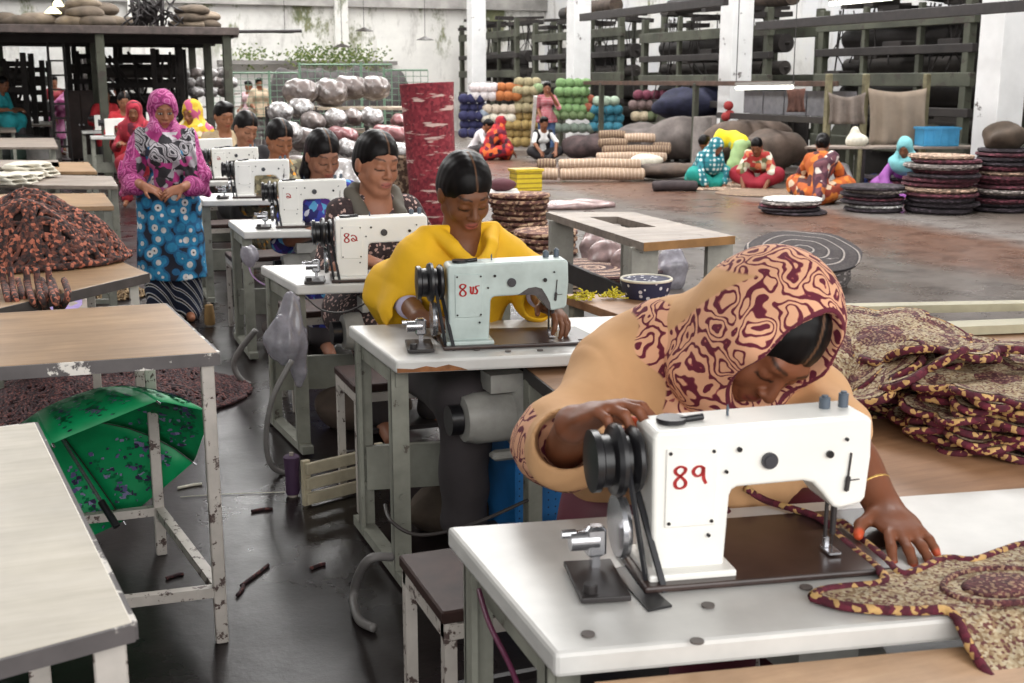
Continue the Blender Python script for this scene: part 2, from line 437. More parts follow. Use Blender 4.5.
def joints(base, dz=0, lean=0, over=None):
    J = {}
    pz = np.array(base['pelvis'], float)
    for k, v in base.items():
        v = np.array(v, float)
        if k in ('sh', 'el', 'wr', 'hip', 'knee', 'ank', 'toe'):
            for sd, sg in (('L', 1), ('R', -1)): J[k + sd] = v * np.array((sg, 1, 1))
        else: J[k] = v
    c, s_ = math.cos(lean), math.sin(lean)
    for k in J:
        if k[:2] in ('sh', 'el', 'wr') or k in ('waist', 'chest', 'neck', 'head'):
            y, z = J[k][1] - pz[1], J[k][2] - pz[2]
            J[k] = np.array((J[k][0], pz[1] + y * c - z * s_, pz[2] + y * s_ * 1 + z * c)) if False else np.array((J[k][0], pz[1] + y * c - z * s_, pz[2] + y * s_ + z * c))
    for k in J:
        if not k[:3] in ('ank', 'toe'): J[k] = J[k] + np.array((0, 0, dz))
    for k, v in (over or {}).items(): J[k] = np.array(v, float)
    return J
SKIN = M('skin', attr='tint', rough=.48, var=.06, vscale=30, spec=.35)
HAIRM = M('black_hair', attr='tint', rough=.42, var=.25, vscale=12, spec=.16)
def hair_mesh(C, R, s, style, vox, parent, mat=None, fc=True):
    S = SDF(); L = lambda p: R @ (np.array(p, float) * s) + C
    e = lambda c, r, k=.012, sub=False: S.ell(L(c), np.array(r) * s, R, k * s, sub)
    e((0, .016, .038), (.0805, .096, .0875)); e((0, .045, -.012), (.074, .066, .075), .03)
    if style == 'short':
        e((0, -.03, .095), (.066, .055, .034), .02)
        e((0, -.112, -.028), (.075, .075, .094), .008, True); e((0, .05, -.10), (.09, .10, .045), .01, True)
    else:
        e((0, -.125, -.030), (.077, .080, .098), .010, True)
        if style in ('bun', 'tail'): e((0, .112, -.02), (.036, .036, .038), .02)
        if style == 'tail': S.chain([L((0, .12, -.03)), L((0, .125, -.14)), L((0, .11, -.26)), L((0, .10, -.36))], [.024 * s, .022 * s, .018 * s, .009 * s], .02)
        if style == 'side': S.chain([L((-.055, .03, -.04)), L((-.070, .02, -.10)), L((-.062, .0, -.17))], [.034 * s, .03 * s, .018 * s], .02)
    for x in (-1, 1): e((x * .078, .004, -.022), (.018, .018, .026), .006, True)
    def tint(V):
        h = ((V - C) @ R) / s; n = len(V); col = np.tile(lin((15, 11, 11))[:3], (n, 1))
        st = .5 + .5 * np.sin(np.arctan2(h[:, 1], h[:, 2] + .02) * 3 + h[:, 0] * 380); col = col * (1 + .5 * st[:, None])
        if style != 'short':
            m = (1 - sstep(np.abs(h[:, 0] - .004), .0006, .0036)) * (h[:, 2] > .05) * (h[:, 1] < .045); col = col * (1 - m[:, None] * .8) + np.array(lin((130, 92, 66))[:3]) * m[:, None] * .8
        return col
    Rt_ = R.T
    if vox < .008:
        def dsp(X, Y, Z):
            hy = (Rt_[1][0] * (X - C[0]) + Rt_[1][1] * (Y - C[1]) + Rt_[1][2] * (Z - C[2])) / s; hx = (Rt_[0][0] * (X - C[0]) + Rt_[0][1] * (Y - C[1]) + Rt_[0][2] * (Z - C[2])) / s
            return .0004 * np.sin(hy * 260 + 2 * np.sin(hx * 40)) + .0024 * np.exp(-(hx / .006) ** 2)
        S.disp = dsp
    return S.mesh('hair', vox, mat or HAIRM, parent, tint)
def torso(S, J, g=0.0, low=True, bust=True, k=.05):
    S.cap(J['waist'], J['chest'], .080 + g, .088 + g, k); S.cap(J['pelvis'], J['waist'], .105 + g, .080 + g, k)
    ax = unit(J['shL'] - J['shR']); up = unit(J['neck'] - J['chest']); fw = np.cross(up, ax)
    R = np.stack([ax, np.cross(up, ax), up], 1)
    S.ell(J['chest'] + up * .02, (.130 + g, .086 + g, .12 + g), R, k)
    S.ell(J['pelvis'], (.145 + g, .11 + g, .10 + g), R, k)
    S.cap(J['shL'] * .9 + J['shR'] * .1, J['shR'] * .9 + J['shL'] * .1, .036 + g, .036 + g, .03)
    S.cap(J['chest'] + up * .05, J['neck'], .07 + g, .048 + g, k)
    if bust:
        f = np.cross(ax, up); f = f if f[1] < 0 else -f
        for sg in (-1, 1): S.ell(J['chest'] + ax * .062 * sg + f * .075 - up * .01, (.055 + g,) * 3, None, .04)
def person(label, loc, rz=0.0, base=SIT, s=1.0, dz=0.0, lean=0.0, over=None, head=(.3, 0, 0), skin=(122, 76, 52), lips=None, eyes='down',
           vox=.006, hands=None, hair='bun', garments=(), group=None, female=True, skin_rough=None, detail_hand=True, tips_col=None, headscale=1.0):
    J = joints(base, dz, lean, over)
    Rh = np.array(rotm(0, 0, head[1]) @ rotm(head[0], 0, 0) @ rotm(0, head[2], 0)); hs = 1.0 * headscale
    S = SDF(); C = J['head']
    add_head(S, C, Rh, hs)
    S.cap(J['neck'] + (C - J['neck']) * 0, C + Rh @ np.array((0, .025, -.055)) * hs, .050, .046, .02)
    torso(S, J, 0, bust=female)
    for a in 'LR':
        S.chain([J['sh' + a], J['el' + a], J['wr' + a]], [.044, .034, .024], .02)
        S.cap(J['el' + a] * .65 + J['wr' + a] * .35, J['wr' + a], .033, .022, .02)
        S.chain([J['hip' + a], J['knee' + a], J['ank' + a]], [.082, .052, .036], .03); S.cap(J['ank' + a] - np.array((0, 0, .02)), J['toe' + a], .034, .026, .02)
    tips = []
    for a, sg in (('L', 1), ('R', -1)):
        h = (hands or {}).get(a, {})
        d = h.get('d', unit(J['wr' + a] - J['el' + a]) + np.array((0, -.2, -.25))); n = h.get('n', (0, 0, -1)); t = h.get('t', (-sg, -.1, 0))
        tips += add_hand(S, J['wr' + a], d, n, t, h.get('s', .95), h.get('curl', .35), h.get('spread', .12), h.get('thumb', .2), h.get('len', 1.0))
    lp = lips or tuple(min(255, int(a * b)) for a, b in zip(skin, (1.03, .84, .86)))
    def tint(V):
        col = head_tint(V, C, Rh, hs, skin, lp, eyes)
        if tips_col:
            for tp in tips:
                m = (1 - sstep(np.linalg.norm(V - tp, axis=1), .010, .016))[:, None] * .8; col = col * (1 - m) + np.array(lin(tips_col)[:3]) * m
        return col
    body = S.mesh('person', vox, SKIN, None, tint)
    tag(body, label, 'person', group)
    if hair: hair_mesh(C, Rh, hs, hair, max(vox * .8, .0035), body)
    for g in garments: g(J, C, Rh, hs, vox, body)
    body.location = loc; body.rotation_euler = (0, 0, rz); body.scale = (s, s, s)
    body['_J'] = 0; del body['_J']
    return body
def crease(t): return np.sin(t) * .6 + .4 * (1 - 2 * np.abs(np.sin(t * .5 + .7)))
def folds(amp=.004, f=(30, 12, 22), w=2.0):
    return lambda X, Y, Z: amp * np.sin(f[0] * X + f[1] * Y + f[2] * Z + w * np.sin(9 * X - 7 * Z + 5 * Y))
def top_garment(mat, sleeve=.7, g=.014, neck=.06, skirt=None, name='blouse', fold=.003, loose=0.0, vneck=False, matf=None):
    """sleeve: 0..1 shoulder to elbow, 1..2 elbow to wrist; skirt: 'lap' | length downward in metres"""
    def f(J, C, R, hs, vox, body):
        S = SDF(); torso(S, J, g + loose, k=.05)
        for a in 'LR':
            sh, el, wr = J['sh' + a], J['el' + a], J['wr' + a]
            if sleeve <= 1: S.chain([sh, sh + (el - sh) * sleeve], [.040 + g, .040 + g + loose], .03)
            else: S.chain([sh, el, el + (wr - el) * (sleeve - 1)], [.040 + g, .036 + g + loose * .7, .028 + g + loose], .03)
            if sleeve <= 1: S.plane(sh + (el - sh) * sleeve * 1.0, unit(el - sh), .006) if False else None
        if skirt == 'lap':
            for a in 'LR': S.chain([J['hip' + a], J['knee' + a], J['knee' + a] - np.array((0, -.02, .14))], [.10 + g, .075 + g, .075 + g], .08)
            S.cap(J['hipL'] * .5 + J['hipR'] * .5, J['kneeL'] * .5 + J['kneeR'] * .5, .09, .07, .08)
        elif skirt:
            m = J['pelvis']; S.cap(m, m - np.array((0, 0, skirt)), .15 + g, .185 + g, .05)
            for a in 'LR': S.cap(J['hip' + a], J['hip' + a] * np.array((1.1, 1, 1)) - np.array((0, 0, skirt - .04)), .11 + g, .12 + g, .05)
            S.plane(m - np.array((0, 0, skirt)), (0, 0, -1))
        S.plane(J['neck'] + np.array((0, 0, .018 + g * .3)), unit(C - J['neck']) + np.array((0, .1, 0)), .012)
        fr = J['neck'] + np.array((0, -.075, -.012)); S.ell(fr, (neck, .07, neck * (1.5 if vneck else .9)), None, .01, True)
        S.disp = folds(fold); return S.mesh(name, max(vox, .005), mat, body, matf=matf)
    return f
def trousers(mat, g=.02, cuff=.03, name='trousers'):
    def f(J, C, R, hs, vox, body):
        S = SDF()
        S.ell(J['pelvis'], (.16 + g * .6, .12 + g * .5, .10), None, .04)
        for a in 'LR': S.chain([J['hip' + a], J['knee' + a], J['ank' + a] + (J['knee' + a] - J['ank' + a]) * cuff], [.095 + g * .4, .062 + g, .050 + g], .04)
        S.disp = folds(.004, (20, 10, 40)); return S.mesh(name, max(vox, .007), mat, body)
    return f
def stole(mat, pts, rs, name='dupatta', k=.03, fold=.005, ff=(25, 10, 35), cut=None, vmul=1.0, matf=None, ells=()):
    """cloth laid over the body as a run of thick soft strokes; pts are functions of J or points"""
    def f(J, C, R, hs, vox, body):
        S = SDF()
        for run, r in zip(pts, rs):
            q = [np.array(p(J) if callable(p) else p, float) for p in run]; S.chain(q, r if isinstance(r, (list, tuple)) else [r] * len(q), k)
        for c, r in ells: S.ell(np.array(c(J) if callable(c) else c, float), r, None, k)
        if cut: cut(S, J, C, R)
        S.disp = folds(fold, ff); return S.mesh(name, max(vox * vmul, .005), mat, body, matf=matf)
    return f
def hood(mat, open_=(.060, .09, .088), oc=(0, -.115, -.022), big=1.0, drape=.16, name='headscarf', fold=.0035, back=True, matf=None):
    def f(J, C, R, hs, vox, body):
        S = SDF(); L = lambda p: R @ (np.array(p, float) * hs) + C
        S.ell(L((0, .018, .030)), np.array((.094, .112, .108)) * hs * big, R, .02)
        S.cap(L((0, .02, -.05)), J['neck'] + np.array((0, .0, .0)), .085 * big, .095 * big, .05)
        for a in 'LR': S.cap(J['neck'] + np.array((0, 0, .0)), J['sh' + a] + np.array((0, -.005, .0)), .080, .072, .05)
        S.cap(J['neck'], J['neck'] * .3 + J['chest'] * .7 + np.array((0, -.05, .0)), .10, .12, .06)
        S.ell(J['neck'] + np.array((0, -.04, -drape * .5)), (.17, .135, drape), None, .05)
        S.ell(L(oc), np.array(open_) * hs * big, R, .008, True)
        S.disp = folds(fold, (20, 14, 38)); return S.mesh(name, max(vox, .005), mat, body, matf=matf)
    return f
# ------------------------------------------------------------------ the hall
EXPOSURE = 0.42
def st(o): o['kind'] = 'structure'; return o
def floor_mat():
    t = NT('hall_floor'); b = t.b; co = t.coord(); sp = t.n('ShaderNodeSeparateXYZ'); t.l(co, sp.inputs[0])
    nz = t.tex('noise', co, .9, 5); xx = t.math('ADD', sp.outputs[0], t.math('MULTIPLY', t.math('SUBTRACT', nz, .5), .8))
    f = t.math('MULTIPLY', xx, 1 / 16.0)
    lanes = t.ramp(f, [(0, (31, 25, 25)), (.20, (35, 28, 28)), (.28, (84, 76, 72)), (.44, (98, 90, 85)), (.475, (104, 78, 66)), (.55, (112, 84, 70)), (.585, (138, 132, 128)), (.66, (112, 102, 95)), (1, (90, 80, 74))], False)
    g = t.tex('noise', co, 3.2, 8, rough=.72)
    c = t.mix(1.0, lanes, t.ramp(g, [(.3, (.62, .6, .6)), (.52, (.95, .95, .95)), (.75, (1., 1., 1.))], False), 'MULTIPLY')
    sc = t.tex('noise', t.coord((1, .12, 1), (0, 0, .5)), 22, 4); c = t.mix(t.ramp(sc, [(.66, (0, 0, 0)), (.76, (.35, .35, .35))], False), c, (150, 140, 132))
    t.l(c, b.inputs['Base Color']); b.inputs['Specular IOR Level'].default_value = .22
    t.l(t.ramp(t.tex('noise', co, 1.7, 5), [(.3, (.50, .50, .50)), (.7, (.66, .66, .66))], False), b.inputs['Roughness'])
    bp = t.n('ShaderNodeBump'); bp.inputs['Strength'].default_value = .25; bp.inputs['Distance'].default_value = .01; t.l(g, bp.inputs['Height']); t.l(bp.outputs[0], b.inputs['Normal'])
    return t.m
def wall_mat(name, base, green, greenlow):
    t = NT(name); b = t.b; co = t.coord(); sp = t.n('ShaderNodeSeparateXYZ'); t.l(co, sp.inputs[0])
    n1 = t.tex('noise', co, .35, 6, rough=.7)
    c = t.ramp(n1, [(.30, (168, 164, 160)), (.44, (206, 204, 200)), (.60, base)], False)
    n2 = t.tex('noise', t.coord((1, 1, .28)), 1.5, 7, rough=.75); c = t.mix(t.ramp(n2, [(.54, (0, 0, 0)), (.66, (.85, .85, .85))], False), c, (150, 146, 142))
    n3 = t.tex('noise', co, 3.5, 6, rough=.8); c = t.mix(t.ramp(n3, [(.64, (0, 0, 0)), (.70, (1., 1., 1.))], False), c, (112, 104, 98))
    # moss and exposed plaster in patches
    n4 = t.tex('noise', t.coord((1, 1, .5)), .55, 7, rough=.75)
    hi = t.ramp(t.math('MULTIPLY', sp.outputs[2], .125), [(greenlow, (.0, .0, .0)), (greenlow + .12, (1., 1., 1.))], False)
    m = t.math('MULTIPLY', t.ramp(n4, [(green, (0, 0, 0)), (green + .06, (1., 1., 1.))], False), hi)
    c = t.mix(m, c, t.ramp(n3, [(.35, (86, 96, 66)), (.6, (128, 128, 98))], False))
    br = t.tex('wave', t.coord(), 1.6, 2, band='Z', dist=.6); c = t.mix(t.ramp(br, [(0, (.14, .14, .14)), (.14, (0, 0, 0))], False), c, (120, 116, 110))
    t.l(c, b.inputs['Base Color']); b.inputs['Roughness'].default_value = .85; return t.m
WALL = wall_mat('stained_white_plaster', (220, 218, 213), .52, .25)
WALLR = wall_mat('grey_white_plaster', (200, 200, 203), .58, .1)
CONC = M('raw_concrete', (150, 146, 142), rough=.85, var=.3, vscale=1.2)
PILLAR = M('whitewashed_pillar', (226, 226, 226), rough=.75, var=.06, vscale=3, chip=((96, 90, 88), .36, 2.2))
XL, XR, YB, YF, ZC = -9.0, 15.6, 38.0, -5.0, 7.0
st(MB().box(((XL + XR) / 2, (YB + YF) / 2, -.1), (XR - XL + .6, YB - YF, .2)).build('floor', floor_mat()))
st(MB().box(((XL + XR) / 2, YB + .15, ZC / 2), (XR - XL + .6, .3, ZC)).build('wall_back', WALL))
st(MB().box((XR + .15, (YB + YF) / 2, ZC / 2), (.3, YB - YF, ZC)).build('wall_right', WALLR))
st(MB().box((XL - .15, (YB + YF) / 2, ZC / 2), (.3, YB - YF, ZC)).build('wall_left', WALLR))
cm = MB()
for x0, x1 in ((XL, -4.5), (-2.5, 3.0), (5.5, 10.2), (12.2, XR)): cm.box(((x0 + x1) / 2, (YB + YF) / 2, ZC + .1), (x1 - x0, YB - YF, .2))
for y in (-4, 5, 14, 23, 32): cm.box(((XL + XR) / 2, y, ZC - .15), (XR - XL, .35, .3))
st(cm.build('ceiling', CONC))
# back wall plinth, beams and pilasters
tm = MB()
tm.box(((XL + XR) / 2, YB - .12, 4.02), (XR - XL, .24, .34))
st(tm.build('trim_1', M('grey_wall_beam', (176, 172, 168), rough=.8, var=.3, vscale=1.5)))
for i, x in enumerate((-3.5, 2.6, 8.7)): st(MB().box((x, YB - .14, 3.2), (.42, .28, 6.4)).build('trim_%d' % (i + 2), WALL))
for w in (12.66, 19.25, 26.2, 33.4):
    pm = MB(); pm.box((11.6, w, ZC / 2), (.43, .43, ZC), ch=.012)
    tag(pm.build('pillar', PILLAR), kind='structure')
# skylight daylight
def area(name, loc, size, energy, rot=(0, 0, 0), col=(1, 1, 1)):
    l = bpy.data.lights.new(name, 'AREA'); l.shape = 'RECTANGLE'; l.size, l.size_y = size; l.energy = energy; l.color = col
    o = bpy.data.objects.new(name, l); COL.objects.link(o); o.location = loc; o.rotation_euler = rot; return o
area('skylight', (-3.5, 22, ZC - .02), (2.0, 31), 1350, col=(1, .99, .97))
area('skylight', (4.25, 21, ZC - .02), (2.5, 33), 2350, col=(1, .99, .97))
area('skylight', (11.2, 22, ZC - .02), (2.0, 31), 1900, col=(1, .99, .97))
area('open_front_daylight', (3.0, YF + .1, 3.6), (16, 5.5), 760, rot=(math.radians(90), 0, 0), col=(1, .985, .96))
w = bpy.data.worlds.new('overcast'); SC.world = w; w.use_nodes = True
w.node_tree.nodes['Background'].inputs[0].default_value = (.95, .98, 1, 1); w.node_tree.nodes['Background'].inputs[1].default_value = .5
# ------------------------------------------------------------------ shared materials
LAM = M('white_laminate', (214, 212, 208), rough=.32, var=.10, vscale=6, chip=((128, 92, 66), .27, 9), spec=.5)
LAMG = M('greyed_laminate', (176, 172, 168), rough=.4, var=.2, vscale=7, chip=((110, 92, 80), .30, 7))
EDGEW = M('white_edge', (236, 235, 232), rough=.3, var=.06, chip=((150, 104, 66), .30, 7))
IRON = M('grey_green_iron', (150, 150, 138), rough=.5, var=.22, vscale=7, chip=((84, 76, 68), .36, 14))
DIRON = M('dark_iron', (52, 46, 46), rough=.5, var=.3, vscale=10)
BLACK = M('black_metal', (26, 25, 28), rough=.33, var=.15)
STEEL = M('bright_steel', (200, 200, 204), rough=.25, metal=.9, var=.1)
RUBBER = M('black_rubber', (40, 40, 44), rough=.45, var=.1)
CHIPLEG = M('chipped_white_leg', (196, 188, 180), rough=.5, var=.15, chip=((78, 62, 58), .42, 22))
SEAT = M('dark_brown_seat', (66, 46, 42), rough=.6, spec=.2, var=.3, vscale=10, chip=((140, 130, 122), .27, 18))
MWHITE = M('cream_enamel', (238, 236, 230), rough=.30, var=.05, vscale=5, chip=((120, 112, 104), .262, 16), spec=.6)
MBLUE = M('pale_blue_green_enamel', (196, 210, 206), rough=.32, var=.16, vscale=7, chip=((104, 104, 98), .34, 16), spec=.6)
BEDM = M('dark_bed_plate', (66, 50, 46), rough=.28, var=.3, vscale=12)
REDP = M('red_paint', (192, 44, 44), rough=.6, var=.1)
WOODM = dict(kind='noise', scale=3.2, detail=8, rough=.7, stretch=(1, 14, 14))
def wood(name, a, b, c=None, **kw):
    return M(name, pat=dict(kind='noise', scale=3.0, detail=8, rough=.7, stretch=kw.pop('stretch', (1, 9, 9)), const=False, ramp=[(.3, a), (.55, b), (.75, c or b)]), **kw)
PLY = wood('worn_tan_plywood', (146, 114, 82), (172, 138, 102), (186, 154, 120), rough=.42, var=.18, vscale=3)
PLYCREAM = wood('cream_board', (196, 188, 172), (212, 204, 190), (218, 212, 200), rough=.45, var=.12, vscale=4, chip=((150, 132, 116), .27, 5))
BENCHW = wood('brown_bench_board', (140, 102, 72), (160, 120, 88), (172, 132, 100), rough=.5, var=.15, vscale=5)
OLDW = wood('grey_worn_board', (130, 116, 106), (156, 142, 130), (170, 158, 146), rough=.5, var=.2, vscale=4, chip=((84, 72, 66), .33, 6))
EDGE = M('chipped_steel_edge', (98, 92, 92), rough=.45, var=.2, vscale=8, chip=((214, 208, 200), .45, 7))
def quad_top(mb, q, z, th):
    vs = [(p[0], p[1], z - th) for p in q] + [(p[0], p[1], z) for p in q]
    return mb.add(vs, [(3, 2, 1, 0), (4, 5, 6, 7), (0, 1, 5, 4), (1, 2, 6, 5), (2, 3, 7, 6), (3, 0, 4, 7)])
def lerp(a, b, t): return a + (b - a) * t
def qpt(q, u, v):   # u left->right, v front->back ; q = FL, FR, BR, BL
    a = Vector(q[0]).lerp(Vector(q[1]), u); b = Vector(q[3]).lerp(Vector(q[2]), u); return a.lerp(b, v)
# ------------------------------------------------------------------ sewing tables
def motor(parent, x, y, z, rz=0):
    m = MB(); R = rotm(0, PI / 2, 0)
    m.lathe([(.03, -.15), (.075, -.14), (.085, -.10), (.085, .02), (.11, .03), (.125, .05), (.125, .12), (.10, .14), (.04, .15)], (x, y, z), 20, R)
    m.box((x, y, z + .12), (.12, .10, .06)); m.box((x + .05, y - .02, z - .13), (.2, .05, .03), ch=.01)
    for k in range(6):
        a = k * PI / 3; m.cyl((x + .11, y + math.cos(a) * .10, z + math.sin(a) * .10), (x + .16, y + math.cos(a) * .10, z + math.sin(a) * .10), .012, n=6)
    o = m.build('motor', M('grey_cast_metal', (176, 174, 168), rough=.42, var=.2), parent, smooth=35)
    MB().cyl((x - .19, y, z), (x - .15, y, z), .05, n=18).build('motor_pulley', BLACK, o, smooth=35)
    return o
def sewing_table(q, label, holes=True, top=LAM, legmat=IRON, mot=True, z=.76, detail=True, th=.042):
    """q = FL, FR, BR, BL corner points"""
    base = Vector((q[0][0], q[0][1], 0)); t = empty('sewing_table', base, 0, label, 'table')
    Q = [(p[0] - base.x, p[1] - base.y) for p in q]
    quad_top(MB(), Q, z, th).build('tabletop', top, t, bevel=.008)
    n = MB(); ap = [qpt(Q, u, v) for u, v in ((.03, .06), (.97, .06), (.97, .94), (.03, .94))]
    W = .055
    for u in (.03, .97):
        for v in (.12, .88):
            p = qpt(Q, u, v); l = MB(); s_ = 1 if u < .5 else -1
            l.beam((p.x, p.y, .02), (p.x, p.y, z - th), W, .012); l.beam((p.x - s_ * W / 2 + s_ * .006, p.y + .02 * (1 if v < .5 else -1), .02), (p.x - s_ * W / 2 + s_ * .006, p.y + .02 * (1 if v < .5 else -1), z - th), .012, .04)
            for zz in (.20, .30): l.cyl((p.x, p.y - .010, zz), (p.x, p.y - .016, zz), .010, n=8)
            l.build('leg', legmat, t)
        a, b = qpt(Q, u, .02), qpt(Q, u, 1.05)
        MB().beam((a.x, a.y, .03), (b.x, b.y, .03), .05, .035).build('foot_rail', legmat, t)
        a, b = qpt(Q, u, .1), qpt(Q, u, .9)
        MB().beam((a.x, a.y, z - th - .03), (b.x, b.y, z - th - .03), .03, .05).build('side_rail', legmat, t)
    a, b = qpt(Q, .03, .86), qpt(Q, .97, .86)
    MB().beam((a.x, a.y, .26), (b.x, b.y, .26), .025, .16).build('cross_board', legmat, t)
    if detail:
        a, b = qpt(Q, .35, .45), qpt(Q, .75, .45)
        m = MB(); m.box(((a.x + b.x) / 2, (a.y + b.y) / 2, .07), (.34, .26, .02)); m.cyl((a.x, a.y, .06), (b.x, b.y, .06), .012); m.build('treadle', DIRON, t)
        m = MB(); c = qpt(Q, .72, .45); m.cyl((c.x, c.y, .08), (c.x - .03, c.y + .05, .52), .008, n=6); m.build('treadle_rod', STEEL, t)
    if mot: c = qpt(Q, .40, .30); motor(t, c.x, c.y, .52)
    return t
# numerals painted in red; each is a list of pen strokes (x, z) in a 1 x 1.5 box
G8 = [[(.5, .8), (.2, 1.0), (.15, 1.25), (.45, 1.45), (.8, 1.3), (.75, 1.05), (.45, .8), (.15, .45), (.2, .12), (.5, 0), (.8, .15), (.82, .45), (.5, .8)]]
G9 = [[(.75, 1.0), (.7, 1.3), (.4, 1.4), (.12, 1.2), (.1, .95), (.35, .75), (.68, .9), (.75, 1.3), (.78, .6), (.95, .25)]]
G48 = [[(.05, 1.1), (.2, 1.0), (.18, .45), (.4, .25), (.5, .7), (.5, 1.1)], [(.6, .3), (.85, .25), (1.0, .6), (.8, .9), (.85, 1.15), (1.25, 1.2)]]
G49 = [[(.1, 1.0), (.35, 1.15), (.75, 1.0), (.95, .6), (.75, .25), (.35, .2), (.15, .45), (.4, .65), (.6, .45), (1.1, .25)]]
def numeral(strokes, x, z, h, y=-.0015, wd=None):
    m = MB(); k = h / 1.5; wd = wd or h * .085
    for gs, ox in strokes:
        for s_ in gs:
            pts = [(x + (ox + a) * k, y, z + b * k) for a, b in s_]; fine = []
            for i in range(len(pts) - 1):
                p0, p1, p2, p3 = [Vector(pts[max(0, min(len(pts) - 1, i + j))]) for j in (-1, 0, 1, 2)]
                for u in (0, .25, .5, .75): fine.append(.5 * ((2 * p1) + (p2 - p0) * u + (2 * p0 - 5 * p1 + 4 * p2 - p3) * u * u + (3 * p1 - p0 - 3 * p2 + p3) * u ** 3))
            fine.append(Vector(pts[-1]))
            for i in range(len(fine) - 1):
                a, b = fine[i], fine[i + 1]; d = (b - a).normalized(); w_ = wd * (.55 + .6 * abs(d.z)) ; e = Vector((-d.z, 0, d.x)) * w_
                m.add([a - e - d * wd * .3, a + e - d * wd * .3, b + e + d * wd * .3, b - e + d * wd * .3], [(0, 1, 2, 3)])
    return m
def sewing_machine(loc, rz, label, body=MWHITE, num=None, chip=False, detail=2, s=1.0, group=None):
    """origin at the front-left foot of the pillar, arm along +x, back along +y"""
    t = empty('sewing_machine', loc, rz, label, 'sewing machine', group); t.scale = (s, s, s)
    out = [(.004, .0), (.0, .10), (-.002, .255), (.004, .266), (.20, .272), (.378, .276), (.392, .268), (.394, .20), (.388, .125), (.380, .114), (.340, .108), (.328, .112), (.305, .140), (.288, .158), (.270, .163), (.150, .160), (.141, .155), (.137, .145), (.130, .0)]
    MB().prism(out, (0, .105)).build('machine_body', body, t, bevel=.007, seg=3)
    m = MB(); m.box((.20, .05, .006), (.45, .20, .012)); m.build('bed', BEDM, t, bevel=.004)
    MB().box((.066, .045, .016), (.155, .15, .014)).build('bed_flange', body, t, bevel=.004)
    # handwheel
    m = MB(); R = rotm(0, -PI / 2, 0)
    m.lathe([(.012, .03), (.050, .03), (.056, .035), (.058, .042), (.050, .050), (.044, .052), (.044, .060), (.062, .064), (.064, .072), (.060, .080), (.046, .085), (.046, .10), (.054, .104), (.054, .116), (.02, .120)], (.02, .052, .205), 32, R)
    m.build('handwheel', BLACK, t, smooth=30)
    if detail >= 1:
        m = MB(); m.lathe([(.03, 0), (.055, .004), (.058, .012), (.055, .02), (.02, .022)], (-.030, .052, .085), 28, R); m.build('lower_pulley', STEEL, t, smooth=30)
        for dx, sgn in ((-.042, 1), (-.020, -1)):
            m = MB(); m.beam((dx, .052 - .045 * sgn, .205), (dx + .03, .052 - .10 + (.03 if sgn > 0 else 0), .0), .010, .006); m.build('drive_belt', RUBBER, t)
        # bobbin winder
        m = MB(); m.box((-.095, .005, .008), (.085, .16, .010), rotm(0, 0, -.05)); m.cyl((-.12, -.05, .01), (-.12, -.05, .028), .012); m.build('winder_base', DIRON, t, bevel=.002)
        m = MB(); m.box((-.085, .055, .060), (.035, .030, .055), ch=.006); m.cyl((-.13, .055, .062), (-.08, .055, .062), .018, n=14); m.cyl((-.145, .055, .075), (-.12, .055, .075), .008, n=10); m.box((-.085, .055, .025), (.014, .02, .04)); m.build('bobbin_winder', STEEL, t, smooth=35)
        # access panel, screws
        MB().box((.066, -.0012, .166), (.090, .004, .140), ch=.0018).build('access_panel', body, t)
        for x, z in ((.028, .104), (.104, .104), (.028, .228), (.104, .228), (.100, .078), (.128, .19), (.150, .228), (.345, .235)): MB().cyl((x, .004, z), (x, -.005, z), .0032 if x != .150 else .0045, n=10).build('screw', BLACK, t, smooth=40)
        m = MB(); m.cyl((.205, .004, .205), (.205, -.006, .205), .0145, n=20); m.cyl((.205, -.005, .205), (.205, -.008, .205), .010, n=20); m.build('stitch_dial', M('grey_dial', (62, 62, 68), rough=.4), t, smooth=40)
        MB().cyl((.315, .004, .210), (.315, -.006, .210), .0065, n=14).build('oil_cap', BLACK, t, smooth=40)
        m = MB(); m.box((.352, -.002, .175), (.0025, .004, .07), rotm(0, .08, 0)); m.box((.350, -.004, .155), (.008, .006, .028), rotm(0, .1, 0), ch=.002); m.beam((.345, -.004, .160), (.372, -.004, .162), .0016); m.build('thread_take_up', DIRON, t)
        # needle bar and foot
        m = MB(); m.cyl((.352, .045, .115), (.352, .045, .045), .0055); m.cyl((.338, .045, .115), (.338, .045, .030), .0035); m.cyl((.352, .045, .045), (.352, .045, .012), .0012, n=6); m.build('needle_bar', DIRON, t, smooth=40)
        m = MB(); m.box((.345, .035, .018), (.022, .040, .004)); m.box((.340, .045, .030), (.010, .010, .022), ch=.002); m.build('presser_foot', STEEL, t)
        m = MB(); m.cyl((.045, .05, .268), (.045, .05, .276), .026, n=16); m.cyl((.06, .045, .272), (.10, .045, .276), .006); m.build('top_cover', BLACK, t, smooth=40)
        for x, z, r in ((.150, .286, .0025), (.33, .294, .010), (.365, .300, .009)): m = MB(); m.cyl((x, .06, .270), (x, .06, z), r, n=14); m.cyl((x, .06, z), (x, .06, z + .004), r * .6, n=12); m.build('tension_post', M('blue_grey_knob', (88, 98, 110), rough=.4), t, smooth=40)
    if chip:
        m = MB(); m.prism([(.225, .163), (.26, .185), (.285, .188), (.305, .182), (.322, .155), (.332, .135), (.335, .112), (.328, .112), (.305, .140), (.288, .158), (.270, .163)], (-.0010, .02)); m.build('paint_worn_patch', M('worn_dark_metal', (84, 78, 78), rough=.6, var=.3, vscale=40), t)
    if num: numeral(num, .033, .166, .040, y=-.0042, wd=.0028).build('painted_number', REDP, t)
    return t
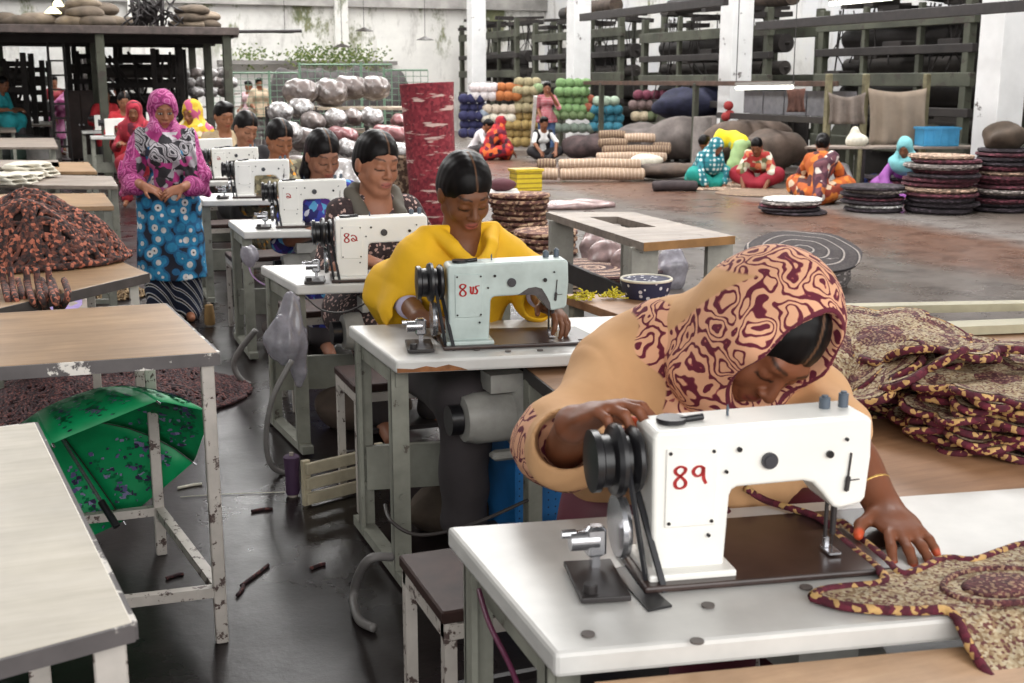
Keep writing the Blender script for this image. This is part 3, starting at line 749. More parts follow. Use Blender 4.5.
def bench_seat(x0, x1, y0, y1, label, z=.5, slat=True, mat=SEAT):
    t = empty('bench', ((x0 + x1) / 2, (y0 + y1) / 2, 0), 0, label, 'bench'); w, d = (x1 - x0) / 2, (y1 - y0) / 2
    MB().box((0, 0, z - .015), (2 * w, 2 * d, .03), ch=.004).build('seat', mat, t)
    m = MB()
    for a, b in (((-w, -d), (w, -d)), ((w, -d), (w, d)), ((w, d), (-w, d)), ((-w, d), (-w, -d))): m.beam((a[0] * .96, a[1] * .94, z - .05), (b[0] * .96, b[1] * .94, z - .05), .02, .035)
    m.build('apron', CHIPLEG, t)
    for a in (-1, 1):
        for b in (-1, 1): MB().beam((a * w * .95, b * d * .9, 0), (a * w * .95, b * d * .9, z - .03), .028).build('leg', CHIPLEG, t)
    m = MB()
    for b in (-1, 1): m.beam((-w * .95, b * d * .9, .14), (w * .95, b * d * .9, .14), .02)
    m.build('stretcher', DIRON, t)
    return t
def worktable(q, label, z=.87, top=PLY, th=.03, edge=EDGE, leg=None, lw=.035, rail=True, legs=((.04, .06), (.96, .06), (.96, .94), (.04, .94)), name='work_table', edges=(0, 1, 2, 3)):
    base = Vector((q[1][0], q[1][1], 0)); t = empty(name, base, 0, label, 'table'); Q = [(p[0] - base.x, p[1] - base.y) for p in q]
    quad_top(MB(), Q, z, th).build('tabletop', top, t, bevel=.003)
    if edge:
        m = MB()
        for k in edges:
            a, b = Q[k], Q[(k + 1) % 4]; m.beam((a[0], a[1], z - th * .5 - .004), (b[0], b[1], z - th * .5 - .004), .012, th + .006)
        m.build('edge_strip', edge, t)
    leg = leg or CHIPLEG
    for u, v in legs:
        p = qpt(Q, u, v); MB().beam((p.x, p.y, 0), (p.x, p.y, z - th), lw, ch=.004).build('leg', leg, t)
    if rail:
        m = MB()
        for i in range(4):
            a, b = qpt(Q, *legs[i]), qpt(Q, *legs[(i + 1) % 4]); m.beam((a.x, a.y, .16), (b.x, b.y, .16), .03)
        m.build('lower_rail', leg, t)
    return t
def PQ(px, z): return [tuple(P(a, b, z)[:2]) for a, b in px]
# row of machine tables --------------------------------------------------------
def tq(fl, bl, ang, w):
    d = Vector((math.cos(ang), math.sin(ang))); fl, bl = Vector(fl), Vector(bl); return [tuple(fl), tuple(fl + d * w), tuple(bl + d * w), tuple(bl)]
sk = math.radians(-10)
ST = [  # FL, BL, width, label
    ((.65, 1.53), (.66, 2.09), 1.30, 'white sewing table nearest the camera, under the machine numbered 89'),
    ((.94, 3.48), (.93, 4.07), 1.00, 'white sewing table with chipped front edge, where the woman in yellow sews'),
    ((.92, 4.98), (.87, 5.59), .95, 'white sewing table with a plastic bag tied beneath, second behind the nearest'),
    ((.99, 6.91), (.99, 7.55), .95, 'white sewing table of the woman in the blue and violet print'),
    ((.99, 8.86), (1.0, 9.45), .95, 'white sewing table just right of the standing woman in a pink headscarf'),
    ((1.0, 10.6), (1.0, 11.2), .95, 'white sewing table of the girl in the black top'),
    ((1.0, 12.5), (1.0, 13.1), .95, 'white sewing table in front of the yellow and pink headscarf'),
]
SQ = []
for i, (fl, bl, w_, lb) in enumerate(ST):
    q = tq(fl, bl, sk, w_); SQ.append(q)
    tb = sewing_table(q, lb, top=LAM if i != 2 else LAM, detail=i < 4, mot=i < 4)
    if i == 1:
        d_ = Vector((math.cos(sk), math.sin(sk), 0)); n_ = Vector((d_.y, -d_.x, 0)); m = MB(); z0 = .722
        pts = [(0.0, 0), (.0, .014), (.05, .010), (.09, .018), (.12, .012), (.16, .020), (.20, .008), (.22, 0)]
        m.prism([(a, z0 + b) for a, b in pts], (-.0012, .004), lambda a, b, c: tuple(d_ * (a + .004) - n_ * c + Vector((0, 0, b)))); m.build('chipped_edge', M('bare_chipboard', (160, 104, 62), rough=.8, var=.3, vscale=30), tb)
FAR = [((91, 137), 'far white sewing table beside the standing woman\'s elbow'), ((82, 131.5), 'far white sewing table, second beyond the standing woman'), ((76, 121), 'far white sewing table with a machine seen end on'), ((61, 114.5), 'farthest white sewing table, by the person bent in a pink shawl')]
FQ = []
for (px, py), lb in FAR:
    p = P(px, py, .76); q = tq((p.x, p.y), (p.x, p.y + .6), sk, 1.0); FQ.append(q); sewing_table(q, lb, detail=False, mot=False)
# machines
e8 = (G8, 0)
def on(px, py, z=.762): return P(px, py, z)
sewing_machine(on(651, 574, .776) - Vector((0, 0, .014)), sk, 'large cream sewing machine numbered 89 nearest the camera', num=[e8, (G9, 1.25)])
sewing_machine(on(449, 343, .776) - Vector((0, 0, .014)), sk, 'pale blue green sewing machine with worn dark patch under its arm', body=MBLUE, num=[e8, (G48, 1.25)], chip=True)
sewing_machine(on(337, 278, .776) - Vector((0, 0, .014)), sk, 'white sewing machine with red numerals, used by the woman in brown print', num=[e8, (G49, 1.1)])
sewing_machine(on(280, 225, .776) - Vector((0, 0, .014)), sk, 'white sewing machine in front of the woman in blue and violet', num=[(G49, 0.3)])
sewing_machine(on(236, 196, .776) - Vector((0, 0, .014)), sk, 'white sewing machine in front of the woman with orange cuffs')
sewing_machine(on(213, 178, .776) - Vector((0, 0, .014)), sk, 'white sewing machine in front of the girl in black', num=[(G49, 0.3)])
mp = sewing_machine(on(193, 165, .776) - Vector((0, 0, .014)), sk, 'small white sewing machine in front of the yellow headscarf', detail=0)
for q, lb in zip(FQ, ('far white sewing machine left of the standing woman\'s shoulder', 'far white sewing machine behind the first far one', 'far white sewing machine in the middle of the distant row', 'farthest white sewing machine beside the pink shawl')):
    c = copy_tree(mp); p = qpt(q, .22, .3); c.location = (p.x, p.y, .762); c['label'] = lb
# dark work plates and dots on the near tabletops, with the belt slots
def plate(mq, px, name, lab, cat, mat=BEDM, z=.7625):
    q = PQ(px, z); m = quad_top(MB(), q, z + .002, .004); return tag(m.build(name, mat, None), lab, cat)
def disc_marks(k, pts, r=.011):
    t = empty('table_screw_caps', P(*pts[0], .762), 0, ['dark round screw caps on the nearest white tabletop', 'dark round screw caps on the tabletop of the woman in yellow'][k], 'screw cap')
    for p in pts:
        v = P(*p, .7615) - Vector(t.location); MB().cyl(v, v + Vector((0, 0, .003)), r, n=18).build('cap', M('grey_cap', (96, 88, 84), rough=.5), t, smooth=40)
plate(0, [(735, 573), (905, 545), (872, 508), (716, 520)], 'bed_plate', 'dark brown sheet metal plate beside the nearest machine arm', 'plate')
plate(0, [(648, 611), (672, 606), (626, 566), (612, 570)], 'belt_slot_plate', 'black belt slot cut beside the nearest machine', 'slot', BLACK)
plate(1, [(487, 343), (600, 339), (575, 327), (484, 329)], 'bed_plate', 'dark metal plate under the arm of the pale blue green machine', 'plate')
plate(1, [(448, 350), (456, 349), (438, 336), (432, 337)], 'belt_slot_plate', 'black belt slot cut beside the pale blue green machine', 'slot', BLACK)
disc_marks(0, [(708, 606), (588, 635), (806, 588), (697, 642)])
disc_marks(1, [(477, 350), (540, 350.5), (508, 351.5), (531, 346)], .010)
m = MB(); a, b = P(716, 545, .767), P(790, 557, .767); m.beam(a, b, .006, .004); tag(m.build('steel_rule', DIRON), 'thin dark steel rod lying under the nearest machine arm', 'rod')
# benches behind each table
bench_seat(.70, 1.50, 2.26, 2.60, 'dark brown bench with chipped legs at the bottom centre')
bench_seat(.98, 1.70, 4.22, 4.56, 'dark brown bench with white speckled legs behind the yellow woman\'s table')
for i in range(2, 7):
    y = SQ[i][3][1] + .14
    bench_seat(1.02, 1.72, y, y + .34, ['dark bench used by the woman in brown print', 'dark bench used by the woman in blue and violet', 'dark bench used by the woman with orange cuffs', 'dark bench used by the girl in black', 'dark bench used by the yellow headscarf worker'][i - 2])
# left-hand work tables
worktable([(-1.05, 1.30), tuple(P(133, 622, .87)[:2]), tuple(P(35, 422, .87)[:2]), (-1.1, 2.55)], 'cream topped work table in the bottom left corner', top=PLYCREAM, th=.02, edge=EDGE, lw=.045, legs=((.04, .06), (.975, .04), (.96, .94), (.04, .94)))
worktable([(-1.4, 3.40), tuple(P(218, 352, .87)[:2]), tuple(P(165, 303, .87)[:2]), (-1.45, 4.15)], 'tan plywood work table with scuffed top and chipped white edge', legs=((.04, .06), (.985, .03), (.96, .94), (.04, .94)))
worktable([tuple(P(-60, 322, .87)[:2]), tuple(P(148, 273, .87)[:2]), tuple(P(96, 250, .87)[:2]), tuple(P(-90, 282, .87)[:2])], 'tan work table carrying the pile of brown braided rope', legs=((.04, .06), (.93, .06), (.93, .94), (.04, .94)), edge=M('dark_edge', (84, 76, 74), rough=.6, var=.3))
LT = [([(-60, 209), (114, 206), (104, 193), (-60, 195)], 'worn tan table just beyond the rope pile', PLY),
      ([(24, 185), (118, 186), (112, 176), (50, 175)], 'pale grey table beside the standing woman\'s pink sleeve', OLDW),
      ([(-60, 183), (22, 184), (48, 172), (-60, 172)], 'table carrying white cloth bundles at the left edge', OLDW),
      ([(-60, 167), (60, 167), (58, 160), (-60, 160)], 'narrow brown table behind the cloth bundles', OLDW),
      ([(46, 171.5), (97, 171.5), (88, 162), (50, 162)], 'small brown table left of the standing woman', PLY),
      ([(-60, 147), (58, 147), (54, 138), (-60, 138)], 'long grey plank table in the left middle distance', OLDW),
      ([(20, 125), (56, 125), (53, 121), (19, 121)], 'small far table with a white sheet on top', OLDW),
      ([(-60, 131), (16, 131), (15, 127), (-60, 127)], 'far plank table at the left edge', OLDW)]
for px, lb, mt in LT: worktable(PQ(px, .80), lb, z=.80, top=mt, edge=None, leg=IRON, lw=.05)
# brown bench boards on the right
def board_table(q, label, z, top=BENCHW, th=.035, edge=None): return worktable(q, label, z=z, top=top, th=th, edge=edge, leg=IRON, lw=.05, name='work_bench')
e0 = PQ([(525, 368)], .74)[0]
board_table(PQ([(582, 412), (700, 412), (655, 363), (525, 367)], .70), 'small dark edged brown bench between the two front tables', .70, edge=DIRON)
board_table([(1.98, 3.62), (2.55, 3.45), (3.00, 4.05), (1.92, 4.50)], 'brown bench with yellow scraps behind the woman in the beige scarf', .74)
board_table([tuple(P(858, 500, .745)[:2]), (2.9, 1.70), (4.1, 3.30), (2.30, 3.50)], 'wide brown bench under the heap of maroon flower rugs', .745)
board_table([(.70, .98), (2.2, .72), (2.2, 1.24), (.70, 1.50)], 'bare brown board bench at the bottom right corner', .72, top=wood('light_tan_board', (176, 136, 98), (196, 156, 118), (206, 168, 130), rough=.5, var=.12))
bm = MB(); bm.beam(P(845, 309, .765) , P(1100, 304, .765), .07, .03); tag(bm.build('wooden_beam', M('cream_wood_bar', (178, 170, 142), rough=.5, var=.15)), 'pale cream wooden bar along the far edge of the rug bench', 'beam')
bm = MB(); bm.beam(P(935, 329, .765), P(1110, 322, .765), .10, .03); tag(bm.build('wooden_beam', MATS['cream_wood_bar']), 'wider pale cream wooden bar nearer the maroon rugs', 'beam')
# spare table with a machine hole, mid right
q = PQ([(644, 243), (735, 236), (633, 212), (546, 212)], .76)
t = empty('work_table', (q[0][0], q[0][1], 0), 0, 'low wooden table with an empty machine hole behind the beige scarf', 'table')
Q = [Vector((a[0] - q[0][0], a[1] - q[0][1])) for a in q]
hole = [qpt(Q, u, v) for u, v in ((.30, .40), (.62, .40), (.62, .80), (.30, .80))]
m = MB(); o_ = [tuple(v) for v in Q]; h_ = [tuple(v) for v in hole]
for zz in (.76, .715): m.add([(x, y, zz) for x, y in o_ + h_], [(0, 1, 5, 4), (1, 2, 6, 5), (2, 3, 7, 6), (3, 0, 4, 7)])
for ring in (o_, h_):
    for k in range(4):
        a, b = ring[k], ring[(k + 1) % 4]; m.add([(a[0], a[1], .715), (b[0], b[1], .715), (b[0], b[1], .76), (a[0], a[1], .76)], [(0, 1, 2, 3)])
m.build('tabletop', OLDW, t)
m = MB(); m.beam((o_[0][0], o_[0][1], .738), (o_[1][0], o_[1][1], .738), .006, .046); m.build('front_edge', M('orange_raw_edge', (176, 128, 76), rough=.6, var=.2), t)
for u, v in ((.1, .08), (.93, .08), (.93, .92), (.1, .92)):
    p = qpt(Q, u, v); MB().box((p.x, p.y, .36), (.16, .04, .72)).build('leg', M('cream_grey_leg', (176, 172, 162), rough=.6, var=.2, chip=((96, 84, 76), .36, 9)), t)
a, b = qpt(Q, .1, .92), qpt(Q, .1, .08); MB().beam((a.x, a.y, .4), (b.x, b.y, .4), .03, .12).build('side_rail', DIRON, t)
def smooth_path(pts, n=6):
    pts = [Vector(p) for p in pts]; out = []
    for i in range(len(pts) - 1):
        p0, p1, p2, p3 = pts[max(i - 1, 0)], pts[i], pts[i + 1], pts[min(i + 2, len(pts) - 1)]
        for k in range(n):
            u = k / n; out.append(.5 * ((2 * p1) + (p2 - p0) * u + (2 * p0 - 5 * p1 + 4 * p2 - p3) * u * u + (3 * p1 - p0 - 3 * p2 + p3) * u ** 3))
    return out + [pts[-1]]
# ------------------------------------------------------------------ braided rugs, ropes and cloth
MAROON = (98, 26, 46); CREAMY = (206, 176, 128); TANB = (170, 138, 104)
def braid(name, cols, scale=55, stretch=(1, 1, 1), **kw):
    n = len(cols); return M(name, pat=dict(kind='cell', scale=scale, stretch=stretch, ramp=[(i / n, c) for i, c in enumerate(cols)]), rough=.85, var=.25, vscale=30, bump=.5, bscale=140, **kw)
BR_MAROON = braid('maroon_braid', [(94, 24, 44), (110, 32, 52), (84, 20, 38), (214, 172, 110)], 95)
BR_BEIGE = braid('beige_braid', [(196, 176, 142), (176, 152, 118), (112, 62, 58), (206, 190, 160), (150, 120, 88)], 190)
BR_CENTRE = braid('plum_braid', [(96, 46, 52), (120, 66, 66), (80, 34, 42), (176, 140, 112)], 190)
ROPEM = braid('brown_coral_rope', [(92, 54, 46), (66, 42, 40), (190, 112, 88), (112, 66, 54), (46, 34, 34)], 85)
ROPED = braid('dark_maroon_rope', [(70, 38, 40), (46, 30, 34), (112, 66, 62), (58, 34, 40)], 120)
def flower_rug(name, loc, R, label, rz=0, tilt=(0, 0), petals=8, droop=0.0, group=None, seed=0, th=.012, mats=None, lobes=.24, sx=1.0):
    """flat braided rug shaped like a flower: petals, beige field, plum centre, corded rim"""
    rnd = random.Random(seed); n = petals * 10; ph = rnd.random()
    def rad(a): return R * (1 - lobes * .5 + lobes * .5 * (abs(math.cos(a * petals / 2 + ph)) * 2 - 1))
    def zz(x, y):
        r = math.hypot(x, y) / R; a = math.atan2(y, x); return -droop * R * r ** 2.2 * (.6 + .4 * math.sin(a * 2 + ph * 9)) + .010 * math.sin(5 * a + ph * 7) * r
    t = empty(name, loc, rz, label, 'rug', group); t.rotation_euler = (tilt[0], tilt[1], rz)
    mb = MB(); rings = [0, .16, .30, .45, .60, .74, .86, .97]; vs = []; fs = []
    for s_ in (0, 1):
        for r in rings[1:]:
            for k in range(n):
                a = 2 * PI * k / n; q = r * rad(a) if r > .45 else r * R * .85
                vs.append((q * math.cos(a) * sx, q * math.sin(a), zz(q * math.cos(a), q * math.sin(a)) + (th if s_ == 0 else 0) + (.004 * math.sin(r * 40) if s_ == 0 else 0)))
        vs.append((0, 0, zz(0, 0) + (th if s_ == 0 else 0)))
    m = len(rings) - 1; half = m * n + 1; mi = []
    for s_ in (0, 1):
        b = s_ * half
        for i in range(m - 1):
            for k in range(n):
                f = (b + i * n + k, b + i * n + (k + 1) % n, b + (i + 1) * n + (k + 1) % n, b + (i + 1) * n + k); fs.append(f if s_ == 0 else f[::-1]); mi.append(2 if i < 1 else (0 if i < 2 else (2 if i == 4 else 0)))
        for k in range(n):
            f = (b + m * n, b + k, b + (k + 1) % n); fs.append(f if s_ == 0 else f[::-1]); mi.append(2)
    mb.add(vs, fs); mb.m = mi
    mats = mats or (BR_BEIGE, BR_MAROON, BR_CENTRE); mb.build('rug_field', list(mats), t, smooth=0)
    m2 = MB(); pts = [(rad(2 * PI * k / n) * math.cos(2 * PI * k / n) * sx, rad(2 * PI * k / n) * math.sin(2 * PI * k / n), 0) for k in range(n + 1)]
    pts = [(x, y, zz(x, y) + th * .5) for x, y, _ in pts]; m2.tube(pts, th * .75, 8, caps=False); m2.build('rug_border', mats[1], t, smooth=0)
    return t
def rope_mass(name, center, rx, ry, h, n, r, mat, label, parent=None, seed=1, core=True, drip=None, ex=2.2):
    """a heap of loose braided rope"""
    rnd = random.Random(seed); mb = MB(); C = Vector(center)
    def surf(u, v):
        d = min(1, math.hypot(u, v)); return h * (1 - d ** ex) * (1 + .12 * math.sin(u * 7 + seed) + .10 * math.sin(v * 9 + u * 4))
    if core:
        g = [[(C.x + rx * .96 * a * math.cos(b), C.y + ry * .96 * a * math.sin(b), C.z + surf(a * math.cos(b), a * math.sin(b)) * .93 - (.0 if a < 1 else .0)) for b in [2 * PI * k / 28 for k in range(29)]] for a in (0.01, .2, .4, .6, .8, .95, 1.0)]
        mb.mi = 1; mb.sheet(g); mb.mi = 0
    for i in range(n):
        a = rnd.uniform(0, 2 * PI); d = math.sqrt(rnd.random()) * 1.0; u, v = d * math.cos(a), d * math.sin(a); hd = rnd.uniform(0, 2 * PI); pts = []
        for k in range(12):
            hd += rnd.uniform(-.55, .55); u += math.cos(hd) * .05 * .6 / max(rx, .3); v += math.sin(hd) * .05 * .6 / max(ry, .3)
            dd = math.hypot(u, v)
            if dd > 1.03: u, v = u / dd * 1.0, v / dd * 1.0; hd += 1.2
            pts.append((C.x + u * rx, C.y + v * ry, C.z + max(r, surf(u, v)) + rnd.uniform(-.2, .7) * r))
        mb.tube(pts, r, 5)
    for dr in (drip or []): mb.tube(dr, r, 6)
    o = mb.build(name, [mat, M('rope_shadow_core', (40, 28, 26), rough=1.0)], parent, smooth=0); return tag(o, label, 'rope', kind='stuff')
# rope heap on the tan table, with loose ends hanging over
c = P(32, 262, .872); T = P(8, 300, .87)
rope_mass('rope_heap', (c.x - .02, c.y + .02, .872), .40, .32, .235, 240, .0115, ROPEM, 'tangled heap of brown and coral braided rope on the tan table',
          drip=[smooth_path([P(x, 268, .95), P(x + 2, 284, .90), P(x + 5, 296, .885), P(x + 8, 304, .86), P(x + 12 + dd, 312 + dd, .80), P(x + 18 + dd, 306, .84), P(x + 20, 294, .885), P(x + 16, 280, .90)]) for x, dd in ((-12, 6), (2, 2), (10, 9), (26, 0), (36, 4), (48, -3))], ex=3.2)
c = P(105, 400, 0); rope_mass('rope_heap', (c.x, c.y, 0), .72, .55, .17, 850, .0085, ROPED, 'dark maroon braided rope heap on the floor under the plywood table', seed=4)
c = P(108, 296, 0); rope_mass('rope_heap', (c.x, c.y, 0), .30, .28, .10, 60, .009, braid('tan_rope', [(150, 122, 86), (112, 88, 62), (176, 150, 110)], 60), 'small heap of tan braided cord on the floor behind the tan table', seed=6)
# ---------------------------------------------------------------- umbrella
def umbrella():
    t = empty('umbrella', PX(60, 3.62, 0), 0, 'open green umbrella with lilac flowers lying on the floor under the left tables', 'umbrella')
    GR = M('green_umbrella_cloth', pat=dict(kind='noise', scale=2, ramp=[(0, (0, 136, 80)), (.5, (8, 156, 94))], const=False), rough=.5, var=.15)
    R_, hgt = .43, .26; n = 8; sub = 6; zx = Vector((-.40, .62, .68)).normalized(); xx_ = Vector((1, 0, .4)).cross(zx).normalized(); axis = Matrix((xx_, zx.cross(xx_), zx)).transposed(); cen = Vector((0, 0, .36))
    def pt(a, r, panel=0.0):
        sc = 1 - .07 * math.sin(panel * PI) * r ** 2; q = R_ * math.sin(r * 1.25) / math.sin(1.25) * sc; z = hgt * (math.cos(r * 1.25) - math.cos(1.25)) / (1 - math.cos(1.25))
        return axis @ Vector((q * math.cos(a), q * math.sin(a), z)) + cen
    flower = M('lilac_flower_band', pat=dict(kind='cell', scale=55, ramp=[(0, (6, 122, 74)), (.42, (150, 140, 186)), (.66, (108, 96, 150)), (.82, (60, 48, 84))]), rough=.5)
    for k in range(n):
        m = MB(); g = []
        for i in range(9):
            r = i / 8; g.append([pt(2 * PI * (k + j / sub) / n, r, j / sub) for j in range(sub + 1)])
        m.sheet(g, .0015); p = m.build('canopy_panel', GR, t, smooth=0)
        f = MB(); rr = random.Random(k)
        for c_ in range(3):
            ca = (c_ + .7) / 3.4; cr = .84 + .05 * (c_ % 2)
            for l_ in range(70):
                a_ = ca + rr.gauss(0, .055); r_ = cr + rr.gauss(0, .045) - (rr.random() ** 3) * .35; r_ = min(.97, r_)
                q = pt(2 * PI * (k + a_) / n, r_, a_) ; nn = (q - cen + axis @ Vector((0, 0, .4))).normalized(); e1 = nn.orthogonal().normalized() * rr.uniform(.005, .010); e2 = nn.cross(e1)
                [f.add([q + nn * o_ - e1, q + nn * o_ - e2, q + nn * o_ + e1, q + nn * o_ + e2], [(0, 1, 2, 3)]) for o_ in (.0030, -.0040)] 
        tag(f.build('flower_print', flower, p), kind='stuff')
    for k in range(n):
        a = 2 * PI * k / n; MB().tube([pt(a, r / 6) - axis @ Vector((0, 0, .004)) for r in range(7)], .0022, 5).build('rib', DIRON, t)
        MB().cyl(pt(a, 1), pt(a, 1.03), .004, n=8).build('rib_tip', STEEL, t)
    top = pt(0, 0); bt = cen - axis @ Vector((0, 0, .42)); bt = cen + axis @ Vector((0, 0, -.06))
    MB().cyl(top + axis @ Vector((0, 0, .05)), bt, .006, n=10).build('shaft', STEEL, t); MB().tube([bt, bt + axis @ Vector((0, 0, -.10))], .012, 10).build('handle', BLACK, t)
    lo = min(pt(2 * PI * k / n, 1).z for k in range(n)); t.location.z = -lo + .03
umbrella()
m = MB(); g = [[P(12 + 70 * i / 6, 318 - 30 * j / 4, .45 + .02 * math.sin(i * 1.7 + j)) for i in range(7)] for j in range(5)]; m.sheet(g, .004)
tag(m.build('folded_cloth', M('lilac_cloth', (150, 128, 186), rough=.8, var=.25), smooth=0), 'lilac cloth spread below the rope table', 'cloth')
b0 = PQ([(-10, 322), (98, 318), (90, 290), (-10, 292)], .44)
worktable(b0, 'low bench under the rope table carrying the lilac cloth', z=.44, top=OLDW, edge=None, leg=IRON, name='bench', rail=False)['category'] = 'bench'
# white cloth bundles on the left tables
WC = M('white_folded_cloth', (226, 220, 204), rough=.85, var=.18, vscale=12, bump=.4)
for i, (a, b, w_, lb) in enumerate(((30, 178, .24, 'white folded cloth bundle on the left, upper of the pile'), (8, 186, .22, 'white cloth heap at the left edge behind the rope'), (20, 181, .20, 'white cloth folded between the two larger bundles'))):
    c = P(a, b, .80); S = SDF(); 
    for k in range(4 - i): S.ell((0, .0, .02 + k * .032), (w_ * (1 - .06 * k), .15, .018), None, .012)
    S.disp = folds(.006, (30, 20, 60)); o = S.mesh('cloth_bundle', .01, WC); o.location = (c.x, c.y, .803); tag(o, lb, 'cloth', 'white cloth on the left tables')
m = MB(); q = PQ([(24, 124.2), (50, 124.2), (48, 121.6), (23, 121.6)], .81); quad_top(m, q, .815, .012); tag(m.build('paper_sheet', M('white_paper', (238, 236, 228), rough=.7)), 'white sheet lying on a small far table at left', 'paper')
# ---------------------------------------------------------------- things in the aisle
def cone(px, py, r, h, col, label, name='thread_cone', z=0.0, top=.5):
    c = P(px, py, z); t = empty(name, c, 0, label, 'thread')
    MB().lathe([(r * .9, .01), (r, .02), (r * .98, h * .5), (r * (top + .25), h * .9), (r * top, h * .93)], (0, 0, 0), 18).build('thread', M('thread_%d_%d_%d' % col, col, rough=.7, bump=.3), t, smooth=40)
    m = MB(); m.lathe([(r * .7, 0), (r * .7, .01)], (0, 0, 0), 14); m.lathe([(r * .3, h * .9), (r * .3, h)], (0, 0, 0), 12); m.build('core', M('cone_core', (170, 160, 150), rough=.6), t, smooth=40)
cone(210, 326, .035, .16, (150, 118, 72), 'gold thread cone standing in the aisle beside the far table leg')
cone(293, 496, .028, .18, (70, 44, 74), 'purple thread tube standing on the floor by the third table leg', top=.9)
def hose(pts, r, mat, name, label, cat): return tag(MB().tube(smooth_path(pts), r, 8).build(name, mat, smooth=0), label, cat)
GH = M('grey_hose', (128, 124, 122), rough=.45, var=.2); DC = M('dark_cable', (66, 60, 58), rough=.5)
PDm = lambda px, py, d: PD(px, py, d)
hose([PD(292, 360, 4.75), PD(272, 400, 4.7), PD(266, 440, 4.7), PD(272, 466, 4.72), PD(290, 474, 4.8), PD(305, 470, 4.9)], .012, GH, 'hose', 'grey hose curving down beside the third sewing table', 'hose')
hose([PD(256, 330, 6.3), PD(240, 350, 6.3), PD(234, 366, 6.3), PD(244, 382, 6.3), PD(262, 386, 6.4)], .016, GH, 'hose', 'thick grey hose looping behind the third sewing table leg', 'hose')
hose([PD(392, 557, 3.35), PD(368, 560, 3.32), P(354, 590, .05), P(358, 618, .016), P(374, 628, .016)], .014, GH, 'hose', 'grey hose loop on the floor beside the front bench', 'hose')
hose([PD(385, 505, 3.62), PD(392, 522, 3.5), PD(420, 535, 3.5), PD(470, 525, 3.6), PD(528, 500, 3.7)], .006, DC, 'power_cable', 'dark cable strung under the yellow woman\'s table', 'cable')
hose([PD(305, 296, 4.9), PD(322, 310, 4.85), PD(345, 312, 4.7), PD(366, 303, 4.5)], .004, DC, 'power_cable', 'thin dark cable hanging from the third sewing table', 'cable')
hose([PD(246, 250, 6.7), PD(252, 275, 6.6), PD(272, 288, 5.9), PD(296, 290, 5.2)], .004, M('violet_wire', (120, 84, 130), rough=.5), 'power_cable', 'thin violet wire under the fourth sewing table', 'cable')
hose([PD(479, 590, 2.05), PD(490, 625, 1.95), PD(512, 670, 1.85), PD(530, 720, 1.8)], .005, M('maroon_wire', (96, 34, 66), rough=.5), 'power_cable', 'maroon wire running down beside the nearest sewing table', 'cable')
# plastic bag tied under the third table
S = SDF(); top, mid, bot = (0, 0, 0), (-.03, .0, -.17), (.02, 0, -.30)
S.cap(top, mid, .035, .085, .03); S.cap(mid, bot, .085, .03, .03); S.cap(bot, (.01, 0, -.36), .03, .012, .02); S.disp = lambda X, Y, Z: .006 * np.sin(70 * X + 60 * Y + 8 * Z) + .003 * np.sin(130 * X - 20 * Z)
PB = M('clear_grey_plastic', (172, 168, 178), rough=.22, var=.2, vscale=20, alpha=.72, spec=.8)
o = S.mesh('plastic_bag', .006, PB); o.location = PD(292, 300, 4.9); tag(o, 'crumpled grey translucent plastic bag hanging under the third sewing table', 'bag')
S = SDF(); S.ell((0, 0, 0), (.05, .04, .06)); S.disp = folds(.006, (80, 60, 50)); o = S.mesh('plastic_bag', .006, PB); o.location = PD(249, 256, 6.6); tag(o, 'small plastic bag hanging under the fourth sewing table', 'bag')
# scraps on the floor
for i, (x, y, l_, a) in enumerate(((255, 575, .09, .9), (190, 486, .05, .2), (262, 510, .04, 0), (318, 566, .03, .4), (175, 576, .03, .3), (240, 590, .04, 1.2))):
    c = P(x, y, .006); d = Vector((math.cos(a), math.sin(a), 0)) * l_
    o = MB().tube(smooth_path([c - d, c + Vector((.01, .01, 0)), c + d]), .006, 6).build('rope_scrap', ROPED if i != 1 else WC, smooth=0)
    tag(o, ['short red brown rope scrap beside the plywood table leg', 'pale rag scrap on the floor behind the umbrella', 'dark rope scrap in the middle of the aisle', 'tiny rope scrap near the front bench leg', 'rope scrap beside the umbrella edge', 'bent rope scrap near the left table foot'][i], 'scrap', 'rope scraps in the aisle')
hose([P(180, 497, .004), P(225, 494, .004), P(285, 492, .004)], .0016, WC, 'thread_end', 'loose white thread lying across the aisle floor', 'thread')
# crates, boards and the box below the machine tables
CW = M('cream_crate_board', (190, 178, 152), rough=.6, var=.2)
t = empty('wooden_crate', P(380, 520, 0), math.radians(20), 'cream slatted box on the floor under the yellow woman\'s table', 'crate')
for dz in (0.03, .09, .15): MB().box((.05, .3, dz), (.36, .02, .045), ch=.003).build('slat', CW, t)
for dx in (-.12, .22): MB().box((dx, .32, .09), (.03, .02, .18)).build('post', CW, t)
t = empty('plastic_crate', P(478, 505, 0), 0, 'blue perforated plastic crate under the yellow woman\'s table', 'crate'); t.location = (1.62, 3.72, 0)
BLU = M('blue_plastic', (34, 104, 168), rough=.4, var=.1, layer=dict(kind='dist', scale=42, lo=.12, hi=.2, col=(34, 104, 168), rnd=0))
m = MB(); m.box((0, 0, .24), (.5, .3, .46), ch=.01); m.build('crate_body', M('blue_plastic_net', pat=dict(kind='dist', scale=38, rnd=0, ramp=[(0, (14, 34, 60)), (.32, (40, 118, 186))]), rough=.45), t); MB().box((0, 0, .48), (.53, .33, .03), ch=.004).build('rim', BLU, t)
